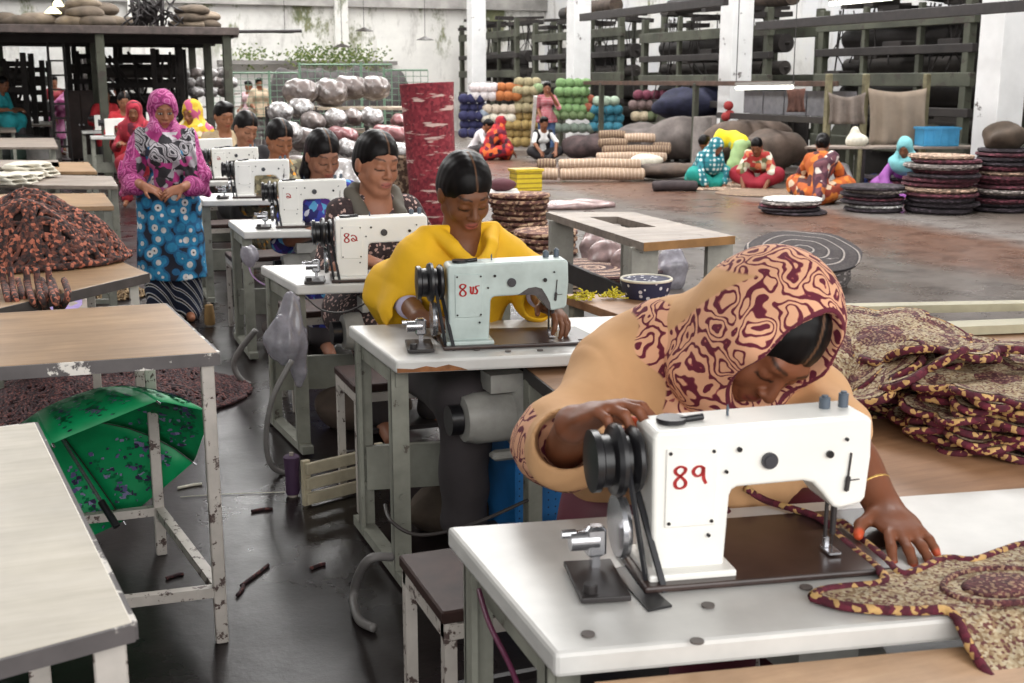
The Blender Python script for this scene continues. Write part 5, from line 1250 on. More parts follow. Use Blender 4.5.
# -- boys by the yarn
STS = M('red_white_stripes', pat=dict(kind='wave', scale=5.5, band='Z', ramp=[(0, (168, 74, 86)), (.55, (220, 200, 200)), (.8, (150, 60, 74))]), rough=.85)
JEAN = M('blue_jeans', (78, 104, 146), rough=.85, var=.3)
b = far('boy in a red striped shirt and jeans standing before the yarn stacks', 547, 85, 25.8, 1.03, -.15, STS, base=STAND, hair='short', female=False, lean=0, hd=(.1, -.2, 0), vox=.012,
        wr=dict(L=PD(551, 94, 25.5), R=PD(541, 118, 25.5)), el=dict(L=PD(559, 108, 25.6), R=PD(538, 108, 25.9)), garments=[top_garment(STS, 1.0, skirt=.12, name='shirt'), trousers(JEAN)])
a_, b_ = PD(535.5, 96, 25.3), P(531, 157, .0); tag(MB().beam(a_, b_, .07, .03).build('white_stick', M('white_stick', (232, 230, 226), rough=.6)), 'white plank leaning beside the boy in the striped shirt', 'plank')
far('boy in a black vest sitting cross legged on the floor by the yarn', 544, 134, 24.6, 1.08, -.1, BLK, base=FLOOR, hair='short', female=False, lean=-.15, hd=(.35, 0, 0), vox=.012, garments=[top_garment(M('white_tee', (222, 222, 220), rough=.8), 1.0, name='shirt', g=.006), trousers(BLK),
    stole(BLK, [[lambda J: J['shR'] + (0, 0, .01), lambda J: J['chest'] + (-.09, -.06, 0), lambda J: J['waist'] + (-.1, -.04, 0)], [lambda J: J['shL'] + (0, 0, .01), lambda J: J['chest'] + (.09, -.06, 0), lambda J: J['waist'] + (.1, -.04, 0)], [lambda J: J['chest'] + (0, .06, 0), lambda J: J['waist'] + (0, .05, 0)]], [.055, .055, .10], name='vest')])
WHS = M('white_shirt', (226, 220, 222), rough=.8, var=.15)
far('person in a white shirt bending low left of the red dress', 488, 138, 26.0, 1.05, .9, WHS, base=FLOOR, hair='short', female=False, lean=.1, hd=(.8, 0, 0))
RDP = cloth('red_black_flower_print', [(0, (160, 26, 40)), (.35, (206, 54, 40)), (.55, (60, 20, 34)), (.75, (110, 20, 50)), (.9, (226, 110, 50))], 13)
far('woman crouching in a red and black flowered dress and scarf', 501, 128, 25.2, 1.1, 1.6, RDP, base=FLOOR, hair=None, lean=.0, hd=(.5, 0, 0), garments=[top_garment(RDP, 1.5, name='kameez', loose=.03), hood(RDP, drape=.22), trousers(RDP, g=.05)])
# -- group sewing on the floor at the right
CHK = M('teal_check', pat=dict(kind='wave', scale=1, ramp=[(0, (0, 0, 0)), (1, (255, 255, 255))]), rough=.8) if False else cloth('teal_white_check', [(0, (34, 120, 132)), (.5, (56, 150, 160)), (.68, (206, 222, 220))], 17, rnd=0) if False else M('teal_white_check', pat=dict(kind='dist', scale=15, rnd=0, ramp=[(0, (222, 232, 230)), (.34, (44, 134, 146)), (.6, (24, 92, 108))]), rough=.8)
far('woman in a teal and white checked scarf sitting on the floor', 716, 158, 18.4, 1.08, .15, CHK, base=FLOOR, hair=None, lean=.30, vox=.010, hd=(.6, 0, 0), garments=[top_garment(CHK, 1.6, name='kameez', loose=.02), hood(CHK, drape=.2), trousers(M('green_teal_trousers', (24, 150, 140), rough=.8), g=.04)])
YLT = M('bright_yellow_cloth', (236, 214, 34), rough=.8, var=.12)
far('person in a bright yellow top bending down behind the teal checked woman', 704, 148, 19.6, 1.05, -1.1, YLT, base=FLOOR, hair='bun', lean=.25, vox=.012, hd=(.9, 0, 0), garments=[top_garment(YLT, 1.2, name='kameez', loose=.02), trousers(M('pale_green_trousers', (150, 176, 120), rough=.8), g=.05)],
    over=dict(pelvis=PX(742, 19.4, .62), waist=PX(736, 19.5, .70), chest=PX(723, 19.6, .68), neck=PX(712, 19.6, .58), shL=PX(718, 19.4, .60), shR=PX(716, 19.9, .62), elL=PX(710, 19.3, .36), elR=PX(709, 20.0, .36), wrL=PX(704, 19.2, .12), wrR=PX(704, 20.0, .12), hipL=PX(743, 19.2, .58), hipR=PX(743, 19.6, .58), kneeL=PX(738, 19.1, .30), kneeR=PX(740, 19.7, .30), ankL=PX(744, 19.2, .06), ankR=PX(746, 19.7, .06), toeL=PX(737, 19.1, .03), toeR=PX(739, 19.6, .03)))
PAT = cloth('red_green_white_print', [(0, (176, 52, 48)), (.3, (196, 190, 160)), (.55, (120, 120, 84)), (.75, (206, 120, 80)), (.9, (230, 226, 210))], 14)
far('woman in a red, white and green patterned dress leaning over a mat', 756, 160, 18.2, 1.08, -.75, PAT, base=FLOOR, hair='bun', lean=.25, vox=.010, hd=(.6, 0, 0), garments=[top_garment(PAT, 1.0, name='kameez', loose=.02), stole(PAT, [[lambda J: J['shR'] + (0, .03, .02), lambda J: J['chest'] + (0, .10, 0), lambda J: J['pelvis'] + (0, .1, 0)]], [[.07, .12, .16]], name='dupatta'), trousers(M('crimson_trousers', (150, 26, 46), rough=.8), g=.05)])
ORP = cloth('orange_flower_print', [(0, (196, 96, 36)), (.4, (222, 130, 50)), (.62, (84, 44, 50)), (.78, (226, 200, 170)), (.9, (150, 60, 40))], 13)
WPP = cloth('plum_white_print', [(0, (90, 52, 66)), (.5, (120, 74, 84)), (.7, (228, 216, 206)), (.9, (214, 120, 60))], 16)
far('woman in orange flowered dress with black bun seen from behind', 822, 158, 16.2, 1.15, 2.4, ORP, base=FLOOR, hair='bun', lean=.0, vox=.010, hd=(.45, 0, 0), garments=[top_garment(ORP, 1.0, name='kameez', loose=.02), stole(WPP, [[lambda J: J['shR'] + (0, .02, .03), lambda J: J['chest'] + (-.03, .10, .0), lambda J: J['pelvis'] + (-.03, .12, -.02)]], [[.07, .085, .08]], name='dupatta'), trousers(ORP, g=.06)])
LTE = M('pale_teal_scarf', (130, 200, 206), rough=.8, var=.15)
far('person in a pale teal headscarf and violet dress behind the tall rug stack', 904, 160, 16.1, 1.1, -.9, LTE, base=FLOOR, hair=None, lean=.05, hd=(.5, 0, 0), vox=.012, garments=[top_garment(M('violet_dress', (150, 84, 160), rough=.8), 1.5, name='kameez', loose=.02), hood(LTE, drape=.14), trousers(M('violet_dress'), g=.05)])
# scissors or cloth on the mat of the orange woman
m = MB(); q = P(860, 190, .06); m.box(q, (.5, .3, .02), rotm(.2, .1, .4)); tag(m.build('white_cloth_piece', WC), 'white cloth piece held out on the green mat', 'cloth')
# ------------------------------------------------------------------ rugs and baskets on the floor at the right
def fl(px, py, z=0.0): return P(px, py, z)
STRIPE = M('striped_rug_braid', pat=dict(kind='rings', scale=7, ramp=[(0, (70, 40, 44)), (.3, (176, 146, 124)), (.45, (86, 52, 54)), (.62, (198, 172, 150)), (.8, (58, 34, 40))]), rough=.9, bump=.5, bscale=120, var=.3, vscale=40)
DARKR = M('dark_ring_braid', pat=dict(kind='rings', scale=8.5, ramp=[(0, (66, 58, 58)), (.5, (48, 42, 44)), (.62, (158, 148, 142)), (.74, (60, 52, 54))]), rough=.9, bump=.5, bscale=120, var=.3, vscale=50)
HERR = M('herringbone_braid', pat=dict(kind='cell', scale=26, stretch=(1, 1, 1.6), ramp=[(0, (104, 66, 54)), (.3, (84, 50, 46)), (.5, (176, 140, 112)), (.72, (196, 164, 134)), (.86, (96, 60, 50))]), rough=.9, bump=.6, bscale=70, var=.2)
DOTR = M('speckled_braid', pat=dict(kind='cell', scale=34, ramp=[(0, (84, 64, 52)), (.45, (160, 136, 112)), (.75, (110, 86, 70))]), rough=.9, bump=.6, bscale=80)
def disc_rug(r, th, mat, sx=1.0, name='round_rug', edge=None):
    m = MB(); m.lathe([(r * .02, 0), (r * .9, 0), (r, th * .5), (r * .98, th), (r * .6, th * 1.02), (r * .25, th * .98), (.001, th)], (0, 0, 0), 40, sx=sx, wob=.012)
    return m.build(name, mat, smooth=50)
def rug_stack(px, py, base_r, ths, label, group, seed=0, cols=None, wob=.04, z0=0.0):
    """ths list of thicknesses, cols list of materials; every rug is its own object"""
    c = P(px, py, z0); rr = random.Random(seed); z = z0; cache = {}
    for i, th in enumerate(ths):
        mt = cols[i % len(cols)]; r = base_r * (1 + rr.uniform(-.10, .06)); key = (mt.name, round(th, 3))
        if key not in cache: cache[key] = disc_rug(base_r, th, mt); o = cache[key]
        else: o = cache[key].copy(); COL.objects.link(o)
        k = r / base_r; o.scale = (k, k, 1); o.location = (c.x + rr.uniform(-wob, wob), c.y + rr.uniform(-wob, wob), z); o.rotation_euler = (rr.uniform(-.012, .012), rr.uniform(-.012, .012), rr.uniform(0, 6)); z += th * 1.03
        pos = 'lowest' if i == 0 else ('topmost' if i == len(ths) - 1 else 'inner')
        tag(o, '%s %s' % (pos, label), 'rug', group)
    return z
RB = lambda n, a: M(n, pat=dict(kind='cell', scale=30, stretch=(1, 1, 3), ramp=[(0, a), (.55, tuple(int(x * .7) for x in a)), (.8, tuple(min(255, int(x * 1.5 + 20)) for x in a))]), rough=.9, bump=.5, bscale=60)
Rm, Rk, Rg, Rt, Rw = RB('rug_maroon', (76, 34, 44)), RB('rug_black', (40, 32, 38)), RB('rug_grey', (120, 112, 108)), RB('rug_tan', (150, 126, 108)), RB('rug_white', (206, 204, 200))
rug_stack(790, 213, .38, [.04, .035, .04, .035, .03], 'rug of the low dark stack left of the orange woman', 'low rug stack with pale top', 2, [Rk, Rk, Rm, Rg, Rw])
rug_stack(872, 211, .38, [.05, .04, .05, .04, .05, .045, .04], 'rug of the stack between the orange woman and the tall stack', 'middle rug stack', 3, [Rk, Rw, Rk, Rm, Rk, Rg, Rk])
rug_stack(893, 200, .40, [.05, .05, .06, .05, .06, .05], 'maroon rug of the stack just behind the middle stack', 'maroon rug stack behind', 8, [Rm, Rk, Rm, Rm])
rug_stack(940, 212, .44, [.07, .06, .07, .05, .06, .05, .06, .05, .06, .06, .05, .05], 'rug of the tall dark stack beside the teal headscarf', 'tall dark rug stack', 4, [Rk, Rk, Rk, Rm, Rt, Rm, Rm, Rk, Rm, Rg, Rm, Rt], wob=.05)
z = rug_stack(1000, 211, .36, [.06, .05, .06, .05, .06, .05, .05, .06, .05, .06, .05, .06, .05, .05], 'rug of the tall maroon stack at the right edge', 'tall maroon rug stack', 5, [Rk, Rk, Rm, Rk, Rg, Rm, Rm, Rm, Rt, Rm], wob=.03)
def blob(name, loc, r, mat, label, cat, group=None, seed=0, amp=.02, f=18, vox=.02, ex=(), rz=0, kind=None):
    S = SDF(); S.ell((0, 0, 0), r, None, .05)
    for c_, r_ in ex: S.ell(c_, r_, None, .06)
    ph = seed * 1.7; S.disp = lambda X, Y, Z: amp * (np.sin(f * X + ph + 2 * np.sin(f * .6 * Y)) * .6 + np.sin(f * 1.3 * Z + f * .8 * Y + ph) * .5)
    o = S.mesh(name, vox, mat); o.location = loc; o.rotation_euler = (0, 0, rz); return tag(o, label, cat, group, kind)
BRN = M('brown_sacking', (92, 78, 66), rough=.9, var=.3, vscale=5, bump=.5); c = P(1000, 211, 0)
blob('cloth_bundle', (c.x, c.y, z + .14), (.28, .26, .17), BRN, 'brown cloth bundle on top of the tall maroon rug stack', 'bundle', amp=.03)
# oval rug and its drum
c = P(815, 285, 0)
MB().lathe([(.24, 0), (.27, .05), (.27, .22), (.25, .25)], (0, 0, 0), 30, wob=.03).build('braided_drum', RB('grey_white_braid', (110, 104, 102)), smooth=40, loc=(c.x, c.y, 0))
o = COL.objects['braided_drum']; tag(o, 'grey and white braided coil holding up the oval rug', 'basket')
m = MB(); N = 64; rs = [.02, .2, .4, .6, .8, .92, 1.0]; g = []
def ovz(r, a): return .30 + .11 * r * math.sin(a + .36 + .25) - .04 * max(0, r - .5) + .006 * math.sin(6 * a) * r
for r in rs: g.append([(.50 * r * math.cos(2 * PI * k / N), .42 * r * math.sin(2 * PI * k / N), ovz(r, 2 * PI * k / N)) for k in range(N + 1)])
m.sheet(g[::-1], .018); o = m.build('oval_rug', DARKR, smooth=60, loc=tuple(P(803, 254, .26)[:2]) + (0,), rz=.25); tag(o, 'dark oval rug with pale rings behind the beige scarf', 'rug')
# striped rugs under the spare table's left end
c = P(585, 288, 0)
for i in range(5):
    o = disc_rug(.50, .030, STRIPE, 1.35, 'striped_rug'); o.location = (c.x + .02 * i, c.y + .1 - .01 * i, i * .031); tag(o, 'striped maroon and cream rug in the pile left of the navy basket', 'rug', 'striped rugs behind the pale green machine')
rug_stack(519, 236, .33, [.055] * 8, 'herringbone brown rug of the taller coil behind the yellow shoulder', 'tall herringbone coil', 12, [HERR], wob=.015)
rug_stack(545, 254, .33, [.055] * 4, 'herringbone brown rug of the lower coil right of the yellow shoulder', 'low herringbone coil', 13, [HERR], wob=.015)
for i, (x, y, w_) in enumerate(((606, 262, .16), (628, 268, .14), (592, 250, .12), (672, 272, .13))):
    v = P(x, y + 16, 0); blob('plastic_bag', (v.x, v.y, .15), (w_, w_ * .8, .17), M('dusty_pink_plastic', (176, 150, 148), rough=.25, var=.35, vscale=9, alpha=.9) if i < 3 else PB, ['pinkish plastic bag under the spare table, left one', 'pinkish plastic bag under the spare table, by its cream leg', 'small pinkish plastic bag at the back of the spare table', 'clear plastic bag on the floor right of the spare table leg'][i], 'bag', seed=i, amp=.014, f=30, vox=.012)
blob('plastic_sheet', P(575, 205, .03), (.55, .30, .07), M('dusty_pink_plastic', (176, 150, 148)), 'dusty pink plastic sheet on the floor behind the spare table', 'plastic sheet', seed=4, amp=.02, f=12, vox=.02)
# ------------------------------------------------------------------ red roll, speckled roll
def spiral_roll(name, px, dep, r, h, mat, label, flare=0, tilt=0):
    c = PX(px, dep); pts = []; m = MB(); n = 40; turns = 3
    m.lathe([(r * .92, 0), (r, .03), (r * 1.0, h * .4), (r * (1 + flare * .4), h * .8), (r * (1 + flare), h)], (0, 0, 0), 40, wob=.02, cap=False)
    m.lathe([(r * (1 + flare), h), (r * (1 + flare) * .9, h), (r * .86, h * .93)], (0, 0, 0), 40, wob=.02, cap=False)
    g = []
    for k in range(90):
        a = 2 * PI * turns * k / 89; q = r * (1 + flare) * (.88 - .7 * k / 89); g.append((a, q))
    m.sheet([[(q * math.cos(a), q * math.sin(a), zz) for a, q in g] for zz in (h * .7, h * (.985))], .02)
    o = m.build(name, mat, smooth=50, loc=(c.x, c.y, 0)); o.rotation_euler = (0, tilt, 0); return tag(o, label, 'rug')
REDR = M('red_braided_mat', pat=dict(kind='cell', scale=36, ramp=[(0, (128, 38, 50)), (.5, (150, 54, 64)), (.8, (110, 32, 44))]), rough=.9, bump=.7, bscale=60, layer=dict(kind='noise', scale=1.6, detail=3, lo=.60, hi=.66, col=(214, 186, 176), stretch=(1.6, 1.6, 9), rot=(.10, .18, 0)))
spiral_roll('rolled_rug', 434, 12.6, .25, 1.58, REDR, 'tall red braided rug rolled upright behind the woman in brown print', .12, -.05)
spiral_roll('rolled_rug', 408, 13.2, .22, .80, DOTR, 'short speckled brown roll standing left of the red roll', .02)
t = worktable([tuple(PX(455, 12.6)[:2]), tuple(PX(520, 12.6)[:2]), tuple(PX(517, 13.1)[:2]), tuple(PX(458, 13.1)[:2])], 'white topped low table behind the yellow woman\'s head', z=.46, top=LAM, edge=None, leg=IRON, name='low_table', rail=False)
blob('cloth_bag', PX(503, 12.8, .53), (.15, .10, .07), M('maroon_bag', (86, 44, 52), rough=.8), 'dark maroon bag right of the yellow woman\'s head', 'bag', amp=.01, vox=.012)
t = empty('yellow_crate', PX(526, 13.4), 0, 'bright yellow plastic crate behind the yellow woman\'s shoulder', 'crate')
YC = M('yellow_plastic', (228, 200, 40), rough=.4, pat=dict(kind='wave', scale=6, band='Z', ramp=[(0, (228, 200, 40)), (.8, (170, 140, 20))]))
m = MB(); m.box((0, 0, .52), (.30, .24, .22), ch=.01); m.build('crate_body', YC, t); MB().box((0, 0, .64), (.33, .27, .03), ch=.005).build('rim', YC, t); MB().box((0, 0, .205), (.3, .24, .41)).build('stand', OLDW, t)
# ------------------------------------------------------------------ plastic-wrapped bales
BP = M('bale_plastic', (138, 126, 122), rough=.28, var=.45, vscale=7, layer=dict(kind='noise', scale=9, lo=.58, hi=.66, col=(226, 222, 222), detail=5), bump=.5, bscale=25)
BP2 = M('pale_bale_plastic', (168, 162, 160), rough=.25, var=.4, vscale=8, layer=dict(kind='noise', scale=12, lo=.52, hi=.6, col=(240, 238, 238), detail=5), bump=.6, bscale=25)
BP3 = M('reddish_bale_plastic', (164, 110, 112), rough=.28, var=.4, vscale=7, layer=dict(kind='noise', scale=9, lo=.60, hi=.68, col=(222, 210, 210), detail=5), bump=.5, bscale=25)
BALES = [(303, 92, 17.6, .42, .20, 0, 'large grey bale on the top shelf, above the row of heads'), (333, 93, 17.6, .36, .22, 0, 'striped end bale second on the top shelf'), (352, 88, 17.9, .40, .19, 0, 'dull bale third on the top shelf'), (378, 88, 17.7, .34, .19, 0, 'rightmost bale on the top shelf'),
         (303, 108, 17.2, .26, .15, 1, 'beige speckled bale under the top shelf, at left'), (283, 112, 17.0, .20, .15, 1, 'crumpled pale bag left of the speckled bale'), (316, 122, 16.8, .34, .15, 0, 'long grey bale on the middle level'), (338, 118, 16.8, .16, .14, 1, 'round shiny bale end, middle level, second'), (356, 117, 16.8, .16, .13, 0, 'round bale end, middle level, third'), (374, 117, 16.8, .16, .14, 1, 'round bale end, middle level, rightmost'),
         (402, 121, 16.9, .16, .11, 2, 'small reddish wrapped bundle beside the red roll'), (345, 135, 16.4, .42, .12, 2, 'flat reddish bale under the middle level'), (392, 134, 16.4, .40, .13, 2, 'long flat reddish bale left of the red roll'), (310, 140, 16.2, .25, .17, 0, 'grey bale behind the woman in blue, low'), (292, 133, 16.2, .22, .17, 1, 'pale bale behind the woman with orange cuffs'),
         (350, 148, 16.0, .17, .13, 1, 'round pale bale low behind the brown print woman'), (400, 150, 16.0, .16, .12, 1, 'small pale bale low at right'), (413, 152, 16.0, .14, .12, 0, 'small pinkish bale touching the red roll'), (325, 152, 15.8, .20, .16, 0, 'lowest grey bale between two heads')]
for i, (x, y, d, rx, rz_, mt, lb) in enumerate(BALES):
    rx = rx * (.62 if rx > .25 and mt < 2 else .9); v = PD(x, y, d); S = SDF(); S.cap((-rx * .5, .0, 0), (rx * .5, -.1, 0), rz_ * .95, rz_ * .85, .05); S.cap((rx * .5, -.1, 0), (rx * .5 + rz_ * 1.05, -.22, 0), rz_ * .5, rz_ * .12, .06)
    S.disp = lambda X, Y, Z, i=i: .005 * np.sin(26 * X + 38 * Z + i) + .005 * np.sin(50 * Y - 50 * Z + i * 2)
    o = S.mesh('wrapped_bale', .02, (BP, BP2, BP3)[mt]); o.location = v; o.rotation_euler = (0, 0, random.uniform(-1.0, -.45)); tag(o, lb, 'bale', 'plastic wrapped bales')
t = empty('shelf_rack', PX(340, 17.5), -.0, 'rough plank rack holding the plastic wrapped bales', 'rack')
m = MB()
a, b = PX(272, 17.6, 0) - Vector(t.location), PX(420, 17.6, 0) - Vector(t.location)
for k, (zz, mtn) in enumerate(((1.22, 'plank'), (.90, 'plank'), (.42, 'plank'))):
    q = MB(); q.beam((a.x, a.y, zz), (b.x, b.y, zz), .9, .04, up=(0, 0, 1)) if False else q.box(((a.x + b.x) / 2, (a.y + b.y) / 2, zz), ((b - a).length, .95, .035), rotm(0, 0, math.atan2(b.y - a.y, b.x - a.x))); q.build('plank', M('pale_plank', (190, 172, 150), rough=.7, var=.3), t)
for u in (0, .33, .66, 1):
    for s_ in (-.45, .45):
        p = a.lerp(b, u); q = MB(); n_ = Vector((-(b - a).y, (b - a).x, 0)).normalized() * s_; q.beam((p.x + n_.x, p.y + n_.y, 0), (p.x + n_.x, p.y + n_.y, 1.25), .05); q.build('post', DIRON, t)
for i, (x, y, d, rx, rz_) in enumerate(((300, 165, 15.6, .5, .35), (350, 172, 15.4, .5, .3), (405, 168, 15.2, .35, .3), (385, 160, 15.9, .4, .3))):
    v = PD(x, y, d); blob('plastic_heap', (v.x, v.y, .32), (rx, .35, .33), (BP, BP2, BP)[i % 3], ['grey plastic heap on the floor behind the blue print woman', 'pale plastic heap on the floor behind the brown print woman', 'grey plastic heap beside the speckled roll', 'grey plastic heap beneath the reddish bales'][i], 'plastic heap', seed=i, amp=.03, f=12, vox=.03)
# white bags far left
for i, (x, y) in enumerate([(168 + 14 * k + (r % 2) * 6, 73 + r * 9.5) for r in range(3) for k in range(5)]):
    v = PD(x, y, 25.5 + (i % 3) * .2); blob('plastic_bag', v, (.17, .15, .11), (BP2, BP)[i % 3 == 2], 'small shiny white plastic bag heaped under the raised platform', 'bag', 'white plastic bags under the platform', seed=i, amp=.02, f=30, vox=.03)
for k in range(3): 
    a, b = PX(162, 26.2, 1.33 - .27 * k), PX(236, 26.2, 1.33 - .27 * k); q = MB(); q.box(((a.x + b.x) / 2, (a.y + b.y) / 2, a.z), ((b - a).length, .7, .03), rotm(0, 0, -YAW)); tag(q.build('shelf_board', OLDW), ['top shelf board of the white plastic bags', 'middle shelf board of the white plastic bags', 'lowest shelf board of the white plastic bags'][k], 'shelf')
# ------------------------------------------------------------------ yarn
def yarn_ball(r, mat):
    m = MB(); m.lathe([(.001, -.86), (.35, -.84), (.72, -.66), (.95, -.3), (.99, .05), (.9, .42), (.62, .72), (.3, .84), (.001, .86)], (0, 0, 0), 14, wob=.02)
    m.v = [(x * r, y * r, z * r) for x, y, z in m.v]; o = m.build('yarn_ball', mat, smooth=0)
    t_ = MB(); t_.tube([(r * .99 * math.cos(a * PI / 8), 0, r * .87 * math.sin(a * PI / 8)) for a in range(17)], r * .045, 4, caps=False); t_.build('tie_cord', M('yarn_shadow_cord', (70, 60, 58)), o)  # dark cord tied once round the ball
    return o
YARN = [(472, 137, 3, 5, (46, 48, 98), 'dark blue'), (484, 100, 3, 2, (222, 214, 214), 'pinkish white'), (484, 118, 1, 1, (150, 164, 180), 'pale blue grey'), (498, 122, 4, 1, (236, 228, 206), 'cream white'), (500, 113, 4, 1, (214, 196, 172), 'pale beige'), (483, 92, 3, 1, (240, 226, 226), 'blush white'),
        (508, 100, 3, 2, (198, 110, 48), 'orange'), (526, 112, 3, 4, (176, 162, 118), 'khaki'), (521, 146, 4, 4, (192, 160, 88), 'mustard'), (538, 92, 1, 1, (150, 176, 120), 'soft green'),
        (572, 113, 4, 4, (126, 168, 100), 'apple green'), (573, 119, 5, 1, (124, 150, 96), 'moss green'), (574, 132, 5, 1, (132, 150, 134), 'grey green'), (605, 131, 4, 3, (52, 138, 164), 'turquoise'), (606, 105, 3, 1, (184, 206, 180), 'pale mint'), (588, 112, 1, 2, (176, 88, 60), 'rust'),
        (651, 99, 4, 1, (134, 56, 78), 'raspberry'), (646, 109, 4, 1, (134, 108, 104), 'mauve brown'), (640, 120, 2, 1, (226, 206, 168), 'straw'), (655, 120, 2, 1, (120, 134, 92), 'olive'), (664, 113, 1, 1, (180, 40, 58), 'crimson')]
for bx, by, nc, nr, col, nm in YARN:
    d = 26.6; r = .124; g_ = sum(col) / 3; col = tuple(int(c * .82 + g_ * .18) for c in col); mt = M('yarn_' + nm.replace(' ', '_'), col, rough=.9, var=.3, vscale=40, bump=.6, bscale=90); first = yarn_ball(r, mt); k = 0
    for row in range(nr):
        for c_ in range(nc):
            o = first if k == 0 else copy_tree(first, None, {first.name: kids(first)} if k else None); k += 1
            px = bx + (c_ - (nc - 1) / 2) * 8.3 + (row % 2) * 1.5; py = by - 4 - row * 8.6; v = PD(px, py, d + (.05 if row % 2 else -.05))
            o.location = v; o.rotation_euler = (random.uniform(-.2, .2), 0, random.uniform(-.6, .6)); tag(o, '%s yarn ball in the distant stacks of yarn' % nm, 'yarn ball', nm + ' yarn balls')
# low pallets under the yarn
for i, (a, b) in enumerate(((458, 540), (550, 622), (628, 672))):
    p, q = PX(a, 26.7), PX(b, 26.7); zt = (.12, .18, .58)[i]; m = MB(); m.box(((p.x + q.x) / 2, (p.y + q.y) / 2, zt / 2), ((q - p).length, .5, zt), rotm(0, 0, -YAW)); tag(m.build('pallet', OLDW), ['wooden pallet under the blue to mustard yarn', 'wooden pallet under the green and turquoise yarn', 'wooden stand under the raspberry yarn'][i], 'pallet')
# ------------------------------------------------------------------ cloth heaps, rolled rugs mid right
RR = M('rolled_rug_edge', pat=dict(kind='wave', scale=5, band='X', dist=3, detail=2, ramp=[(0, (176, 150, 128)), (.5, (146, 116, 98)), (.75, (206, 184, 162))]), rough=.9)
RR2 = M('rolled_rug_brown', pat=dict(kind='wave', scale=6, band='X', dist=3, ramp=[(0, (120, 96, 80)), (.6, (84, 60, 56)), (.8, (170, 148, 120))]), rough=.9)
def roll(px0, px1, py, dep, r, mat, label, group=None, z=None):
    a, b = PX(px0, dep), PX(px1, dep); zz = PD(px0, py, dep).z if z is None else z; m = MB(); L = (b - a).length
    m.tube([(-L / 2, 0, 0), (-L * .48, 0, 0), (0, .0, .01), (L * .48, 0, 0), (L / 2, 0, 0)], [r * .92, r, r * 1.04, r, r * .92], 18, flat=.85)
    for s_ in (-1, 1): m.tube([(s_ * (L / 2 + .004), r * .6 * math.cos(k * .5) * (1 - k / 26), r * .6 * math.sin(k * .5) * (1 - k / 26)) for k in range(24)], .012, 5)
    o = m.build('rolled_rug', mat, smooth=50); o.location = ((a.x + b.x) / 2, (a.y + b.y) / 2, zz); o.rotation_euler = (0, 0, -YAW); tag(o, label, 'rug', group)
roll(561, 646, 174, 19.6, .115, RR, 'lower long beige rolled rug on the floor in front of the boys'); roll(560, 642, 164, 19.65, .095, RR, 'upper long beige rolled rug on the floor in front of the boys')
roll(538, 558, 174, 19.6, .115, RR, 'lower short beige rolled rug at the left of the long ones'); roll(538, 556, 164, 19.65, .095, RR2, 'upper short brown rolled rug at the left of the long ones')
for i, (a, b, y, d, mt) in enumerate(((598, 668, 157, 23, 0), (604, 672, 150, 23.2, 1), (626, 656, 138, 23.4, 0), (600, 628, 143, 23.3, 1), (600, 626, 135, 23.5, 1), (655, 672, 147, 23.3, 1))):
    roll(a, b, y, d, .10, (RR, RR2)[mt], ['lowest brown rolled rug of the pile under the turquoise yarn', 'second rolled rug of the pile under the turquoise yarn', 'pale rolled rug at the top right of the pile', 'dark rolled rug left in the middle of the pile', 'dark rolled rug at the top left of the pile', 'small rolled rug at the right end of the pile'][i])
roll(656, 700, 186, 17.9, .09, M('dark_floor_roll', (70, 60, 62), rough=.9, var=.3), 'dark rolled mat on the floor left of the teal checked woman')
GC = M('grey_cloth_heap', (122, 112, 108), rough=.9, var=.35, vscale=2.5); BC = M('brown_cloth_heap', (104, 88, 78), rough=.9, var=.4, vscale=3); NB = M('navy_cloth_heap', (38, 40, 66), rough=.85, var=.3)
HE = [((650, 140), 25, (.95, .6, .32), GC, 'big grey cloth heap under the loom, left part'), ((690, 138), 24, (.9, .5, .42), GC, 'grey cloth heap beside the standing cloth roll'), ((748, 136), 20.6, (.75, .5, .38), BC, 'brown cloth heap in front of the white pillar'), ((772, 144), 19.6, (.55, .4, .32), BC, 'brown cloth heap right of the white pillar'),
      ((690, 104), 24.5, (.72, .4, .30), NB, 'navy blue cloth heap on the loom shelf'), ((590, 146), 24.5, (.55, .4, .22), M('dark_scrap_heap', (84, 66, 66), rough=.9, var=.5, vscale=6), 'dark brown scrap heap beside the seated boy'), ((622, 142), 25.4, (.35, .3, .2), WC, 'pale cloth heap among the dark scraps'),
      ((668, 168), 20.0, (.8, .5, .10), BC, 'flat brown cloth spread on the floor left of the sewing group'), ((757, 165), 19.8, (.45, .35, .2), BC, 'dark cloth heap behind the patterned dress woman'), ((780, 153), 21, (.3, .3, .25), M('green_cloth_heap', (82, 100, 66), rough=.9, var=.3), 'green cloth bundle under the loom rail'),
      ((455, 160), 22, (.5, .4, .2), GC, 'grey cloth heap behind the bending white shirt'), ((648, 150), 22.0, (.3, .2, .12), WC, 'white cloth fold beside the rolled rugs')]
for i, ((x, y), d, r, mt, lb) in enumerate(HE):
    v = PD(x, y, d); zc = r[2] * .75 if y > 125 else v.z
    blob('cloth_heap', (v.x, v.y, max(zc, v.z) if d > 24.2 and y < 145 else max(r[2] * .8, min(v.z, r[2] * 1.6))), r, mt, lb, 'cloth heap', seed=i, amp=.045, f=9, vox=.035, ex=[((r[0] * .5, 0, r[2] * .4), (r[0] * .45, r[1] * .6, r[2] * .6)), ((-r[0] * .5, 0, -r[2] * .2), (r[0] * .55, r[1] * .8, r[2] * .7))], rz=-YAW)
MB().cyl(PX(703, 21.6, 0), PX(703, 21.6, .98) + Vector((.02, 0, 0)), .16, n=20).build('cloth_roll', M('pale_grey_roll', (150, 142, 138), rough=.9, var=.2), smooth=40); tag(COL.objects['cloth_roll'], 'pale grey cloth roll standing upright by the pillar', 'roll')
